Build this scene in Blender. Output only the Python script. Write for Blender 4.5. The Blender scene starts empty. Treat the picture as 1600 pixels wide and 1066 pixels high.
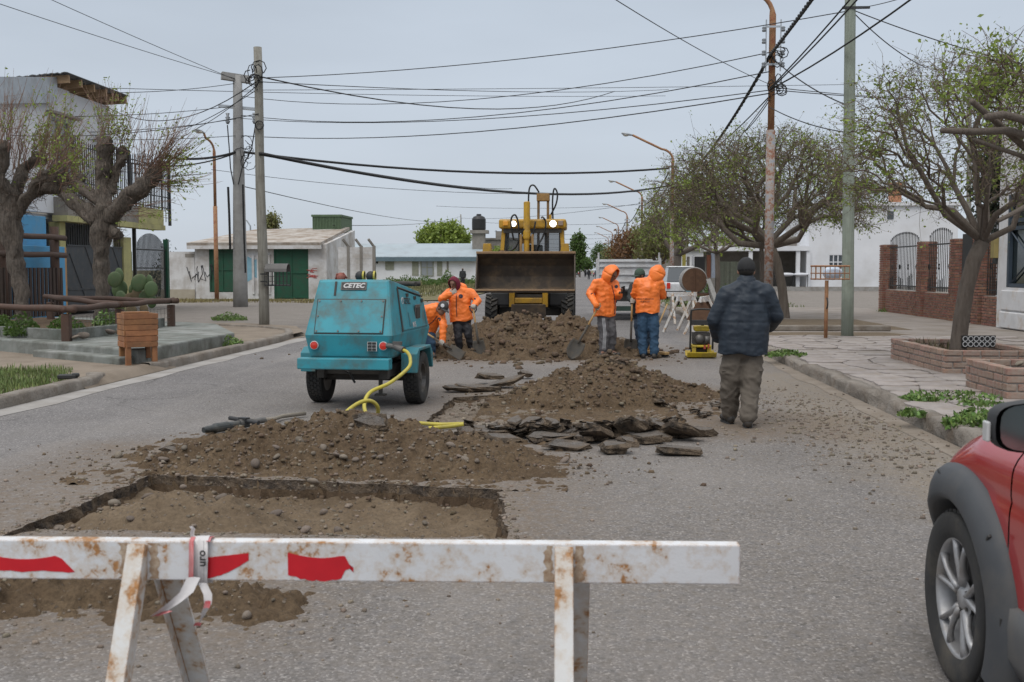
import bpy, bmesh, math, random
import numpy as np
from mathutils import Vector, Matrix, noise as mnoise
from mathutils.bvhtree import BVHTree
random.seed(7); rng = np.random.default_rng(7)
SC = bpy.context.scene; COL = SC.collection
R = math.radians
# ---------------------------------------------------------------- camera
CAM_H, F, YAW, PITCH = 1.58, 1650.0, R(3.88), R(3.85)
cd = bpy.data.cameras.new('camera'); cam = bpy.data.objects.new('camera', cd); COL.objects.link(cam)
cam.location = (0, 0, CAM_H); cam.rotation_euler = (R(90) - PITCH, 0, YAW)
cd.sensor_width = 36; cd.lens = 36 * F / 1600; cd.clip_start = .05; cd.clip_end = 6000
cd.dof.use_dof = True; cd.dof.focus_distance = 15.5; cd.dof.aperture_fstop = 6.3
SC.camera = cam
# ---------------------------------------------------------------- sky, sun, exposure
SUN_EL, SUN_AZ = R(58), R(205)
w = bpy.data.worlds.new('World'); SC.world = w; w.use_nodes = True
nt = w.node_tree; nt.nodes.clear()
wo = nt.nodes.new('ShaderNodeOutputWorld'); bg = nt.nodes.new('ShaderNodeBackground')
sk = nt.nodes.new('ShaderNodeTexSky'); sk.sky_type = 'NISHITA'; sk.sun_disc = False
sk.sun_elevation = SUN_EL; sk.sun_rotation = SUN_AZ
tc = nt.nodes.new('ShaderNodeTexCoord'); sp = nt.nodes.new('ShaderNodeSeparateXYZ')
nt.links.new(tc.outputs['Generated'], sp.inputs[0])
rp = nt.nodes.new('ShaderNodeValToRGB')           # overcast cloud deck: pale at the horizon, a little brighter overhead
e = rp.color_ramp.elements
e[0].position = 0.0; e[0].color = (.585, .64, .715, 1)
e[1].position = 1.0; e[1].color = (1.35, 1.36, 1.38, 1)
x = e.new(.12); x.color = (.59, .655, .74, 1)
x = e.new(.30); x.color = (.545, .615, .705, 1)
x = e.new(.55); x.color = (1.05, 1.08, 1.12, 1)
nt.links.new(sp.outputs['Z'], rp.inputs[0])
cn = nt.nodes.new('ShaderNodeTexNoise'); cn.inputs['Scale'].default_value = 2.2; cn.inputs['Detail'].default_value = 4
mp = nt.nodes.new('ShaderNodeMapping'); mp.inputs['Scale'].default_value = (1, 1, 4)
nt.links.new(tc.outputs['Generated'], mp.inputs[0]); nt.links.new(mp.outputs[0], cn.inputs['Vector'])
mr = nt.nodes.new('ShaderNodeMapRange'); mr.inputs[3].default_value = 7.9; mr.inputs[4].default_value = 11.6
nt.links.new(cn.outputs[0], mr.inputs[0])
sc_ = nt.nodes.new('ShaderNodeVectorMath'); sc_.operation = 'SCALE'
nt.links.new(rp.outputs[0], sc_.inputs[0]); nt.links.new(mr.outputs[0], sc_.inputs['Scale'])
mx = nt.nodes.new('ShaderNodeMixRGB'); mx.inputs[0].default_value = .93
nt.links.new(sk.outputs[0], mx.inputs[1]); nt.links.new(sc_.outputs[0], mx.inputs[2])
nt.links.new(mx.outputs[0], bg.inputs[0]); bg.inputs[1].default_value = .10
nt.links.new(bg.outputs[0], wo.inputs[0])
sl = bpy.data.lights.new('sun', 'SUN'); sl.energy = 1.5; sl.angle = R(35); sl.color = (1, .96, .9)
so = bpy.data.objects.new('sun', sl); COL.objects.link(so)
sd = Vector((math.sin(SUN_AZ) * math.cos(SUN_EL), math.cos(SUN_AZ) * math.cos(SUN_EL), math.sin(SUN_EL)))
so.rotation_euler = sd.to_track_quat('Z', 'Y').to_euler(); so.location = (0, 0, 40)
vs = SC.view_settings; vs.view_transform = 'Standard'; vs.look = 'None'; vs.gamma = 1; vs.use_curve_mapping = False; vs.exposure = 0.0
try:
    SC.cycles.use_denoising = True; SC.cycles.max_bounces = 6; SC.cycles.transparent_max_bounces = 8
except Exception: pass
# ---------------------------------------------------------------- photo measurements -> places on the ground
CM = Matrix.Rotation(YAW, 3, 'Z') @ Matrix.Rotation(R(90) - PITCH, 3, 'X'); CO = Vector((0, 0, CAM_H))
def ray(px, py): return CM @ Vector(((px - 800) / F, (533 - py) / F, -1))
def G(px, py, z=0.0):
    d = ray(px, py); t = (z - CAM_H) / d.z; return CO + d * t
def DY(px, py, Y):
    d = ray(px, py); return CO + d * (Y / d.y)
def DX(px, py, X):
    d = ray(px, py); return CO + d * (X / d.x)
# ---------------------------------------------------------------- noise
def _h(ix, iy, s):
    n = (ix.astype(np.int64) * 374761393 + iy.astype(np.int64) * 668265263 + s * 1442695041) & 0x7fffffff
    n = ((n ^ (n >> 13)) * 1274126177) & 0x7fffffff
    return ((n ^ (n >> 16)) & 0xffff) / 65535.0
def vn(x, y, s=0):
    ix, iy = np.floor(x), np.floor(y); fx, fy = x - ix, y - iy
    fx = fx * fx * (3 - 2 * fx); fy = fy * fy * (3 - 2 * fy)
    a, b, c, d = _h(ix, iy, s), _h(ix + 1, iy, s), _h(ix, iy + 1, s), _h(ix + 1, iy + 1, s)
    return (a + (b - a) * fx) * (1 - fy) + (c + (d - c) * fx) * fy
def fbm(x, y, s=0, o=4, g=.5):
    t = 0; a = 1; n = 0
    for i in range(o):
        t = t + a * (vn(x, y, s + i) - .5); n += a; a *= g; x = x * 2.03; y = y * 2.03
    return t / n * 2
def clods(x, y, s=0):   # lumpy cells: 1 in a cell's middle, 0 at its edge
    ix, iy = np.floor(x), np.floor(y); best = np.full(x.shape, 9.0); hh = np.zeros(x.shape)
    for dx in (-1, 0, 1):
        for dy in (-1, 0, 1):
            cx, cy = ix + dx, iy + dy
            px, py = cx + _h(cx, cy, s), cy + _h(cx, cy, s + 9)
            d = (px - x) ** 2 + (py - y) ** 2; m = d < best
            hh = np.where(m, _h(cx, cy, s + 5), hh); best = np.where(m, d, best)
    return np.clip(1 - best / (.2 + .35 * hh), 0, 1) * hh
# ---------------------------------------------------------------- materials
def nodes(name):
    m = bpy.data.materials.new(name); m.use_nodes = True; t = m.node_tree
    return m, t, t.nodes, t.links, t.nodes['Principled BSDF']
def noise_n(t, scale, detail=4, rough=.55, vec=None, stretch=None):
    n = t.nodes.new('ShaderNodeTexNoise'); n.inputs['Scale'].default_value = scale
    n.inputs['Detail'].default_value = detail; n.inputs['Roughness'].default_value = rough
    if vec is None:
        vec = t.nodes.new('ShaderNodeTexCoord').outputs['Object']
    if stretch:
        mp = t.nodes.new('ShaderNodeMapping'); mp.inputs['Scale'].default_value = stretch
        t.links.new(vec, mp.inputs[0]); vec = mp.outputs[0]
    t.links.new(vec, n.inputs['Vector']); return n.outputs[0]
def ramp(t, src, a, b, ca=(0, 0, 0, 1), cb=(1, 1, 1, 1)):
    if a > b: a, b, ca, cb = b, a, cb, ca
    r = t.nodes.new('ShaderNodeValToRGB'); t.links.new(src, r.inputs[0])
    r.color_ramp.elements[0].position = a; r.color_ramp.elements[1].position = b
    r.color_ramp.elements[0].color = ca; r.color_ramp.elements[1].color = cb
    return r.outputs[0]
def mixc(t, fac, a, b, mode='MIX'):
    m = t.nodes.new('ShaderNodeMixRGB'); m.blend_type = mode
    for i, v in ((0, fac), (1, a), (2, b)):
        if isinstance(v, (int, float)): m.inputs[i].default_value = v
        elif isinstance(v, tuple): m.inputs[i].default_value = v if len(v) == 4 else v + (1,)
        else: t.links.new(v, m.inputs[i])
    return m.outputs[0]
def mth(t, op, a, b=None, c=None):
    m = t.nodes.new('ShaderNodeMath'); m.operation = op
    for i, v in enumerate((a, b, c)):
        if v is None: continue
        if isinstance(v, (int, float)): m.inputs[i].default_value = v
        else: t.links.new(v, m.inputs[i])
    return m.outputs[0]
def bumpn(t, b, h, strength=.4, dist=.01):
    n = t.nodes.new('ShaderNodeBump'); n.inputs['Strength'].default_value = strength; n.inputs['Distance'].default_value = dist
    t.links.new(h, n.inputs['Height']); t.links.new(n.outputs[0], b.inputs['Normal'])
def M(name, c1, c2=None, scale=6, rough=.75, bump=.25, bs=60, bd=.006, metal=0, dirt=None, dscale=3, damt=.5, dlo=.48, stretch=None,
      rnd=0, island=0, spec=None, edge=None, coat=0):
    """weathered surface: two tones, dirt patches, per-object / per-piece variation, worn edges"""
    m, t, N, L, b = nodes(name)
    if c2 is None: c2 = tuple(v * .75 for v in c1)
    n = noise_n(t, scale, 5, .6, stretch=stretch)
    col = mixc(t, ramp(t, n, .3, .7), c1, c2)
    if rnd or island:
        if rnd: src = N.new('ShaderNodeObjectInfo').outputs['Random']
        else: src = N.new('ShaderNodeNewGeometry').outputs['Random Per Island']
        k = rnd or island
        hs = N.new('ShaderNodeHueSaturation'); L.new(col, hs.inputs['Color'])
        mr = N.new('ShaderNodeMapRange'); mr.inputs[3].default_value = 1 - k; mr.inputs[4].default_value = 1 + k
        L.new(src, mr.inputs[0]); L.new(mr.outputs[0], hs.inputs['Value'])
        m2 = mth(t, 'FRACT', mth(t, 'MULTIPLY', src, 7.31))
        mr2 = N.new('ShaderNodeMapRange'); mr2.inputs[3].default_value = .5 - k * .05; mr2.inputs[4].default_value = .5 + k * .05
        L.new(m2, mr2.inputs[0]); L.new(mr2.outputs[0], hs.inputs['Hue']); col = hs.outputs[0]
    if dirt:
        d = noise_n(t, dscale, 8, .65)
        col = mixc(t, mth(t, 'MULTIPLY', ramp(t, d, dlo, dlo + .24), damt), col, dirt)
    if edge:
        bv = N.new('ShaderNodeBevel'); bv.samples = 3; bv.inputs[0].default_value = edge[1]
        gm = N.new('ShaderNodeNewGeometry'); dp = N.new('ShaderNodeVectorMath'); dp.operation = 'DOT_PRODUCT'
        L.new(bv.outputs[0], dp.inputs[0]); L.new(gm.outputs['Normal'], dp.inputs[1])
        k = mth(t, 'MULTIPLY', mth(t, 'SUBTRACT', 1.0, dp.outputs['Value']), 6.0)
        k = mth(t, 'MULTIPLY', k, ramp(t, noise_n(t, edge[2], 5, .7), .35, .6))
        k = mth(t, 'MINIMUM', k, 1.0)
        col = mixc(t, k, col, edge[0])
    L.new(col, b.inputs['Base Color']); b.inputs['Roughness'].default_value = rough; b.inputs['Metallic'].default_value = metal
    if spec is not None: b.inputs['Specular IOR Level'].default_value = spec
    if coat: b.inputs['Coat Weight'].default_value = coat; b.inputs['Coat Roughness'].default_value = .08
    if bump: bumpn(t, b, noise_n(t, bs, 6, .65, stretch=stretch), bump, bd)
    return m
def rusty(name, base, rust=(.17, .065, .022), lo=.56, hi=.64, scale=9, edge=.012, rough=.55, metal=0, stretch=None):
    """old paint: rust blooms, stains round them and along the edges"""
    m, t, N, L, b = nodes(name)
    n = noise_n(t, scale, 9, .68, stretch=stretch); n2 = noise_n(t, scale * .3, 4, .6)
    f = mth(t, 'ADD', mth(t, 'MULTIPLY', n, .72), mth(t, 'MULTIPLY', n2, .28))
    base2 = mixc(t, ramp(t, noise_n(t, 3, 5, .6), .3, .75), base, tuple(v * .82 for v in base))
    base2 = mixc(t, mth(t, 'MULTIPLY', ramp(t, f, lo - .10, lo + .02), .45), base2, (.42, .27, .12))
    if edge:
        bv = N.new('ShaderNodeBevel'); bv.samples = 4; bv.inputs[0].default_value = edge
        gm = N.new('ShaderNodeNewGeometry'); dp = N.new('ShaderNodeVectorMath'); dp.operation = 'DOT_PRODUCT'
        L.new(bv.outputs[0], dp.inputs[0]); L.new(gm.outputs['Normal'], dp.inputs[1])
        k = mth(t, 'MULTIPLY', mth(t, 'SUBTRACT', 1.0, dp.outputs['Value']), .8)
        f = mth(t, 'ADD', f, k)
    k = ramp(t, f, lo, hi)
    rc = mixc(t, ramp(t, noise_n(t, scale * 5, 5, .7), .35, .65), rust, tuple(v * 1.9 for v in rust))
    L.new(mixc(t, k, base2, rc), b.inputs['Base Color'])
    L.new(mth(t, 'ADD', mth(t, 'MULTIPLY', k, .3), rough), b.inputs['Roughness']); b.inputs['Metallic'].default_value = metal
    bumpn(t, b, mth(t, 'ADD', mth(t, 'MULTIPLY', k, -.5), noise_n(t, 120, 4)), .25, .003)
    return m
def box_dist(t, vec, cx, cy, hx, hy, wob, amt):
    """distance in metres to a rectangle on the ground, with a wobbling edge"""
    N, L = t.nodes, t.links
    a = N.new('ShaderNodeVectorMath'); a.operation = 'SUBTRACT'; a.inputs[1].default_value = (cx, cy, 0); L.new(vec, a.inputs[0])
    a2 = N.new('ShaderNodeVectorMath'); a2.operation = 'ABSOLUTE'; L.new(a.outputs[0], a2.inputs[0])
    a3 = N.new('ShaderNodeVectorMath'); a3.operation = 'SUBTRACT'; a3.inputs[1].default_value = (hx, hy, 0); L.new(a2.outputs[0], a3.inputs[0])
    a4 = N.new('ShaderNodeVectorMath'); a4.operation = 'MAXIMUM'; a4.inputs[1].default_value = (0, 0, -9); L.new(a3.outputs[0], a4.inputs[0])
    a5 = N.new('ShaderNodeVectorMath'); a5.operation = 'MULTIPLY'; a5.inputs[1].default_value = (1, 1, 0); L.new(a4.outputs[0], a5.inputs[0])
    ln = N.new('ShaderNodeVectorMath'); ln.operation = 'LENGTH'; L.new(a5.outputs[0], ln.inputs[0])
    return mth(t, 'ADD', ln.outputs['Value'], mth(t, 'MULTIPLY', mth(t, 'SUBTRACT', wob, .5), amt))
# ---------------------------------------------------------------- mesh building
class MB:
    def __init__(s): s.v = []; s.f = []
    def add(s, v, f):
        o = len(s.v); s.v += [tuple(p) for p in v]; s.f += [tuple(i + o for i in q) for q in f]; return s
    def box(s, c, d, rz=0, m=None):
        x, y, z = (v / 2 for v in d)
        v = [Vector(p) for p in ((-x, -y, -z), (x, -y, -z), (x, y, -z), (-x, y, -z), (-x, -y, z), (x, -y, z), (x, y, z), (-x, y, z))]
        if m is None: m = Matrix.Rotation(rz, 3, 'Z')
        return s.add([m @ p + Vector(c) for p in v], [(0, 3, 2, 1), (4, 5, 6, 7), (0, 1, 5, 4), (1, 2, 6, 5), (2, 3, 7, 6), (3, 0, 4, 7)])
    def bb(s, lo, hi): return s.box([(a + b) / 2 for a, b in zip(lo, hi)], [abs(b - a) for a, b in zip(lo, hi)])
    def beam(s, p0, p1, w, h, up=(0, 0, 1)):
        p0, p1 = Vector(p0), Vector(p1); d = (p1 - p0); l = d.length; d.normalize()
        r = d.cross(Vector(up)); r = r.normalized() if r.length > 1e-4 else Vector((1, 0, 0)); u = r.cross(d)
        return s.box((p0 + p1) / 2, (w, l, h), m=Matrix((r, d, u)).transposed())
    def tube(s, pts, r, n=6, caps=True, flat=1.0):
        pts = [Vector(p) for p in pts]; k = len(pts)
        rr = r if isinstance(r, (list, tuple)) else [r] * k
        v = []; f = []; pu = None
        for i, p in enumerate(pts):
            d = (pts[min(i + 1, k - 1)] - pts[max(i - 1, 0)])
            d = d.normalized() if d.length > 1e-9 else Vector((0, 0, 1))
            if pu is None:
                a = Vector((0, 0, 1)) if abs(d.z) < .9 else Vector((0, 1, 0)); u = d.cross(a).normalized()
            else:
                u = pu - d * pu.dot(d); u = u.normalized() if u.length > 1e-6 else d.orthogonal().normalized()
            pu = u; q = d.cross(u)
            for j in range(n):
                t = 2 * math.pi * j / n; v.append(p + (u * math.cos(t) + q * math.sin(t) * flat) * rr[i])
        for i in range(k - 1):
            for j in range(n):
                a, b = i * n + j, i * n + (j + 1) % n; f.append((a, b, b + n, a + n))
        if caps: f.append(tuple(range(n - 1, -1, -1))); f.append(tuple((k - 1) * n + j for j in range(n)))
        return s.add(v, f)
    def cyl(s, p0, p1, r0, r1=None, n=12): return s.tube([p0, p1], [r0, r0 if r1 is None else r1], n)
    def lathe(s, prof, c=(0, 0, 0), axis='Z', n=16, a0=0, a1=2 * math.pi):
        full = abs(a1 - a0 - 2 * math.pi) < 1e-6; k = len(prof); m = n if full else n + 1; v = []; f = []
        for i in range(m):
            t = a0 + (a1 - a0) * i / n; cs, sn = math.cos(t), math.sin(t)
            for r, h in prof:
                p = {'Z': (r * cs, r * sn, h), 'X': (h, r * cs, r * sn), 'Y': (r * cs, h, r * sn)}[axis]
                v.append((p[0] + c[0], p[1] + c[1], p[2] + c[2]))
        for i in range(n):
            a, b = i * k, ((i + 1) % m) * k
            for j in range(k - 1): f.append((a + j, b + j, b + j + 1, a + j + 1))
        return s.add(v, f)
    def ell(s, c, r, m=None, nu=12, nv=8):
        v = []; f = []
        for i in range(nv + 1):
            ph = math.pi * i / nv - math.pi / 2
            for j in range(nu):
                th = 2 * math.pi * j / nu
                p = Vector((r[0] * math.cos(ph) * math.cos(th), r[1] * math.cos(ph) * math.sin(th), r[2] * math.sin(ph)))
                if m is not None: p = m @ p
                v.append(p + Vector(c))
        for i in range(nv):
            for j in range(nu):
                a, b = i * nu + j, i * nu + (j + 1) % nu; f.append((a, b, b + nu, a + nu))
        return s.add(v, f)
    def prism(s, poly, o, ax, ay, th):
        """flat outline poly (2D) in plane (ax, ay) at o, extruded by vector th"""
        o, ax, ay, th = Vector(o), Vector(ax), Vector(ay), Vector(th); n = len(poly)
        a = [o + ax * p[0] + ay * p[1] for p in poly]; v = a + [p + th for p in a]
        f = [tuple(range(n - 1, -1, -1)), tuple(range(n, 2 * n))] + [(i, (i + 1) % n, n + (i + 1) % n, n + i) for i in range(n)]
        return s.add(v, f)
    def grid(s, P):
        P = np.asarray(P); a, b = P.shape[:2]
        f = [(i * b + j, i * b + j + 1, (i + 1) * b + j + 1, (i + 1) * b + j) for i in range(a - 1) for j in range(b - 1)]
        return s.add([tuple(p) for p in P.reshape(-1, 3)], f)
    def obj(s, name, mat, parent=None, smooth=False, bevel=0, kind=None, label=None, cat=None, group=None, origin=None, fix=True, solid=0):
        vs = s.v
        loc = None
        if parent is None and kind != 'structure':
            A = np.array(vs); loc = Vector(origin) if origin is not None else Vector(((A[:, 0].min() + A[:, 0].max()) / 2, (A[:, 1].min() + A[:, 1].max()) / 2, A[:, 2].min()))
            vs = (A - np.array(loc)).tolist()
        me = bpy.data.meshes.new(name); me.from_pydata(vs, [], s.f)
        if fix and len(s.f) < 60000:
            bm = bmesh.new(); bm.from_mesh(me); bmesh.ops.recalc_face_normals(bm, faces=bm.faces); bm.to_mesh(me); bm.free()
        me.materials.append(mat)
        if smooth: me.polygons.foreach_set('use_smooth', [True] * len(me.polygons))
        o = bpy.data.objects.new(name, me); COL.objects.link(o)
        if loc is not None: o.location = loc
        if parent is not None: o.parent = parent
        if solid:
            d = o.modifiers.new('thick', 'SOLIDIFY'); d.thickness = solid
        if bevel:
            d = o.modifiers.new('edge', 'BEVEL'); d.width = bevel; d.segments = 2; d.limit_method = 'ANGLE'; d.angle_limit = R(40)
            if not smooth: d.harden_normals = False
        tag(o, label, cat, group, kind); return o
def tag(o, label=None, cat=None, group=None, kind=None):
    if label: o['label'] = label
    if cat: o['category'] = cat
    if group: o['group'] = group
    if kind: o['kind'] = kind
    return o
def thing(name, loc, label, cat, group=None, rz=0):
    o = bpy.data.objects.new(name, None); COL.objects.link(o); o.location = loc; o.rotation_euler = (0, 0, rz); o.empty_display_size = .1
    return tag(o, label, cat, group)
def copy_tree(o, parent=None, label=None):
    c = o.copy(); COL.objects.link(c)
    if parent is not None: c.parent = parent
    if label: c['label'] = label
    for ch in list(o.children): copy_tree(ch, c)
    return c
def raw(name, v, f, mat, parent=None, smooth=False, kind=None, **k):
    b = MB(); b.v = list(v); b.f = list(f); return b.obj(name, mat, parent, smooth, kind=kind, fix=False, **k)
def fastmesh(name, V, Fq, mat, parent=None, smooth=False, kind=None, label=None, cat=None, group=None):
    """numpy verts (n,3) and faces (m,k) -> object, for big stuff meshes"""
    V = np.asarray(V, dtype=np.float32); Fq = np.asarray(Fq, dtype=np.int32); m, k = Fq.shape
    me = bpy.data.meshes.new(name); me.vertices.add(len(V)); me.vertices.foreach_set('co', V.ravel())
    me.loops.add(m * k); me.loops.foreach_set('vertex_index', Fq.ravel()); me.polygons.add(m)
    me.polygons.foreach_set('loop_start', np.arange(0, m * k, k, dtype=np.int32))
    if smooth: me.polygons.foreach_set('use_smooth', np.ones(m, dtype=bool))
    me.update(calc_edges=True); me.validate(); me.materials.append(mat)
    o = bpy.data.objects.new(name, me); COL.objects.link(o)
    if parent is not None: o.parent = parent
    return tag(o, label, cat, group, kind)
def text_mesh(s, size, depth=.004, bold=0.0, shear=0.0):
    cu = bpy.data.curves.new('lettering', 'FONT'); cu.body = s; cu.size = size; cu.align_x = 'CENTER'; cu.align_y = 'CENTER'
    cu.extrude = depth / 2; cu.offset = bold; cu.shear = shear; cu.resolution_u = 3
    o = bpy.data.objects.new('lettering', cu); COL.objects.link(o); bpy.context.view_layer.update()
    me = o.to_mesh(); v = [x.co.copy() for x in me.vertices]; f = [tuple(p.vertices) for p in me.polygons]
    o.to_mesh_clear(); bpy.data.objects.remove(o); bpy.data.curves.remove(cu); return v, f
# ================================================================ materials
def m_asphalt():
    m, t, N, L, b = nodes('asphalt')
    pos = N.new('ShaderNodeNewGeometry').outputs['Position']
    vo = N.new('ShaderNodeTexVoronoi'); vo.inputs['Scale'].default_value = 92; L.new(pos, vo.inputs['Vector'])
    sx = N.new('ShaderNodeSeparateColor'); L.new(vo.outputs['Color'], sx.inputs[0])
    st = N.new('ShaderNodeValToRGB'); L.new(sx.outputs[0], st.inputs[0]); el = st.color_ramp.elements
    el[0].position = 0; el[0].color = (.092, .087, .084, 1); el[1].position = 1; el[1].color = (.385, .362, .348, 1)
    for p, c in ((.25, (.118, .111, .111)), (.55, (.155, .146, .145)), (.85, (.20, .188, .187))):
        q = el.new(p); q.color = c + (1,)
    v2 = N.new('ShaderNodeTexVoronoi'); v2.inputs['Scale'].default_value = 58; L.new(pos, v2.inputs['Vector'])
    s2 = N.new('ShaderNodeSeparateColor'); L.new(v2.outputs['Color'], s2.inputs[0])
    col = mixc(t, ramp(t, s2.outputs[0], .92, .96), st.outputs[0], (.07, .068, .068))
    big = noise_n(t, .35, 5, .6, pos); mid = noise_n(t, 1.6, 6, .62, pos)
    col = mixc(t, mth(t, 'MULTIPLY', ramp(t, big, .40, .62), .8), mixc(t, .16, col, (.05, .05, .052)), mixc(t, .45, col, (.235, .222, .214)))
    col = mixc(t, mth(t, 'MULTIPLY', ramp(t, mid, .5, .75), .35), col, (.135, .125, .118))
    # wheel-worn long streaks
    stk = noise_n(t, 1.0, 4, .6, pos, (1.3, .07, 1)); col = mixc(t, mth(t, 'MULTIPLY', ramp(t, stk, .52, .7), .25), col, (.275, .255, .24))
    ck = N.new('ShaderNodeTexVoronoi'); ck.feature = 'DISTANCE_TO_EDGE'; ck.inputs['Scale'].default_value = .42; dv = N.new('ShaderNodeVectorMath'); dv.operation = 'SCALE'; dv.inputs['Scale'].default_value = .9
    nn = N.new('ShaderNodeTexNoise'); nn.inputs['Scale'].default_value = 1.1; nn.inputs['Detail'].default_value = 6; L.new(pos, nn.inputs['Vector']); L.new(nn.outputs['Color'], dv.inputs[0]); av = N.new('ShaderNodeVectorMath'); L.new(pos, av.inputs[0]); L.new(dv.outputs[0], av.inputs[1]); L.new(av.outputs[0], ck.inputs['Vector'])
    col = mixc(t, mth(t, 'MULTIPLY', mth(t, 'MULTIPLY', ramp(t, ck.outputs['Distance'], .010, .002), ramp(t, noise_n(t, .5, 3, .6, pos), .45, .6)), .55), col, (.045, .042, .04))
    wob = noise_n(t, 1.7, 6, .7, pos); wf = noise_n(t, 14, 5, .7, pos)
    w_ = mth(t, 'ADD', mth(t, 'MULTIPLY', wob, .6), mth(t, 'MULTIPLY', wf, .4))
    dust = (.145, .105, .07); dust2 = (.20, .165, .125)
    for (cx, cy, hx, hy, rad, amt, dc, st) in ((-.8, 12.5, 2.2, 8, 2.6, 3.0, dust2, .38), (-2.3, 7.4, 1.9, 1.7, .75, 1.3, dust, .85), (.1, 12.4, 1.5, 1.6, .9, 1.5, dust, .85), (-1.3, 20.4, 2.2, 1.9, 1.2, 1.6, dust, .85),
                                       (2.9, 11.5, .35, 4.5, .7, 2.4, dust2, .75), (-2.9, 4.9, 1.3, .5, .6, 1.0, dust, .8), (3.0, 16.5, .4, 9, .5, 1.2, dust2, .75), (1.9, 10.8, .5, .6, .7, 2.2, dust, .8)):
        d = box_dist(t, pos, cx, cy, hx, hy, w_, amt)
        k = N.new('ShaderNodeMapRange'); k.inputs[1].default_value = rad; k.inputs[2].default_value = -.1
        k.inputs[3].default_value = 0; k.inputs[4].default_value = st; L.new(d, k.inputs[0])
        col = mixc(t, mth(t, 'MULTIPLY', k.outputs[0], ramp(t, wf, .30, .62)), col, dc)
    L.new(col, b.inputs['Base Color']); b.inputs['Roughness'].default_value = .88; b.inputs['Specular IOR Level'].default_value = .3
    dd = mth(t, 'ADD', mth(t, 'MULTIPLY', vo.outputs['Distance'], -1.0), mth(t, 'MULTIPLY', noise_n(t, 160, 3, .6, pos), .4))
    bumpn(t, b, dd, .45, .004); return m
def m_dirt(name, c1, c2, c3, s=1.0, pebbles=True):
    m, t, N, L, b = nodes(name); pos = N.new('ShaderNodeNewGeometry').outputs['Position']
    col = mixc(t, ramp(t, noise_n(t, 2.2 * s, 7, .65, pos), .32, .68), c1, c2)
    col = mixc(t, mth(t, 'MULTIPLY', ramp(t, noise_n(t, 34 * s, 6, .7, pos), .42, .72), .75), col, c3)
    h = noise_n(t, 55 * s, 8, .72, pos)
    if pebbles:
        v = N.new('ShaderNodeTexVoronoi'); v.inputs['Scale'].default_value = 46 * s; L.new(pos, v.inputs['Vector'])
        sx = N.new('ShaderNodeSeparateColor'); L.new(v.outputs['Color'], sx.inputs[0])
        k = mth(t, 'MULTIPLY', ramp(t, sx.outputs[0], .86, .90), ramp(t, v.outputs['Distance'], .5, .3))
        pc = mixc(t, sx.outputs[1], (.075, .06, .05), (.235, .195, .155))
        col = mixc(t, mth(t, 'MULTIPLY', k, .8), col, pc); h = mth(t, 'ADD', h, mth(t, 'MULTIPLY', k, .5))
    L.new(col, b.inputs['Base Color']); b.inputs['Roughness'].default_value = .95; b.inputs['Specular IOR Level'].default_value = .15
    bumpn(t, b, h, .9, .015 / s); return m
MAT_ASPH = m_asphalt()
SOIL = m_dirt('excavated_soil', (.098, .067, .042), (.158, .113, .071), (.045, .033, .023))
SOIL_DARK = m_dirt('damp_soil', (.085, .058, .038), (.13, .092, .06), (.055, .04, .028))
SOIL_PALE = m_dirt('dry_earth', (.23, .185, .14), (.29, .25, .205), (.14, .105, .078), .7)
GRAVEL = m_dirt('gravel', (.215, .195, .175), (.27, .245, .225), (.13, .115, .10), .6)
FIELD = m_dirt('field', (.20, .16, .10), (.10, .115, .045), (.25, .205, .13), .25, False)
CONC = M('concrete', (.33, .32, .305), (.24, .23, .215), 4, .9, .5, 45, .01, dirt=(.16, .13, .10), dscale=2.2, damt=.7)
CONC_G = M('green_concrete', (.145, .165, .15), (.27, .275, .262), 1.6, .9, .6, 30, .015, dirt=(.085, .085, .068), dscale=2.2, damt=.85, dlo=.42)
KERBM = M('kerb_concrete', (.29, .262, .23), (.165, .142, .118), 2.5, .92, 1.0, 22, .035, dirt=(.15, .11, .075), dscale=3, damt=.8)
FLAG = M('flagstone', (.33, .29, .268), (.21, .193, .188), 5, .85, .5, 40, .01, rnd=.13, dirt=(.26, .21, .16), dscale=4, damt=.8)
STONE = M('stone', (.185, .155, .125), (.12, .10, .085), 9, .85, .4, 60, .006, rnd=.35, dirt=(.15, .105, .068), dscale=12, damt=1.0)
PEB = M('pebbles', (.20, .165, .13), (.15, .12, .09), 14, .9, .3, 80, .004, island=.4)
CHUNK = M('broken_asphalt', (.030, .028, .027), (.085, .074, .064), 11, .97, 1.0, 38, .05, rnd=.3, dirt=(.19, .145, .105), dscale=9, damt=1.0, dlo=.36, spec=.1)
CHTOP = M('broken_asphalt_top', (.19, .172, .158), (.10, .09, .082), 20, .95, 1.0, 60, .03, dlo=.4, dirt=(.15, .11, .075), dscale=6, damt=.8)
GRASS = M('grass_blades', (.15, .20, .055), (.095, .13, .04), 8, .7, 0, island=.4)
WEED = M('weed_leaves', (.12, .20, .04), (.075, .13, .03), 20, .6, 0, island=.4)
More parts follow.
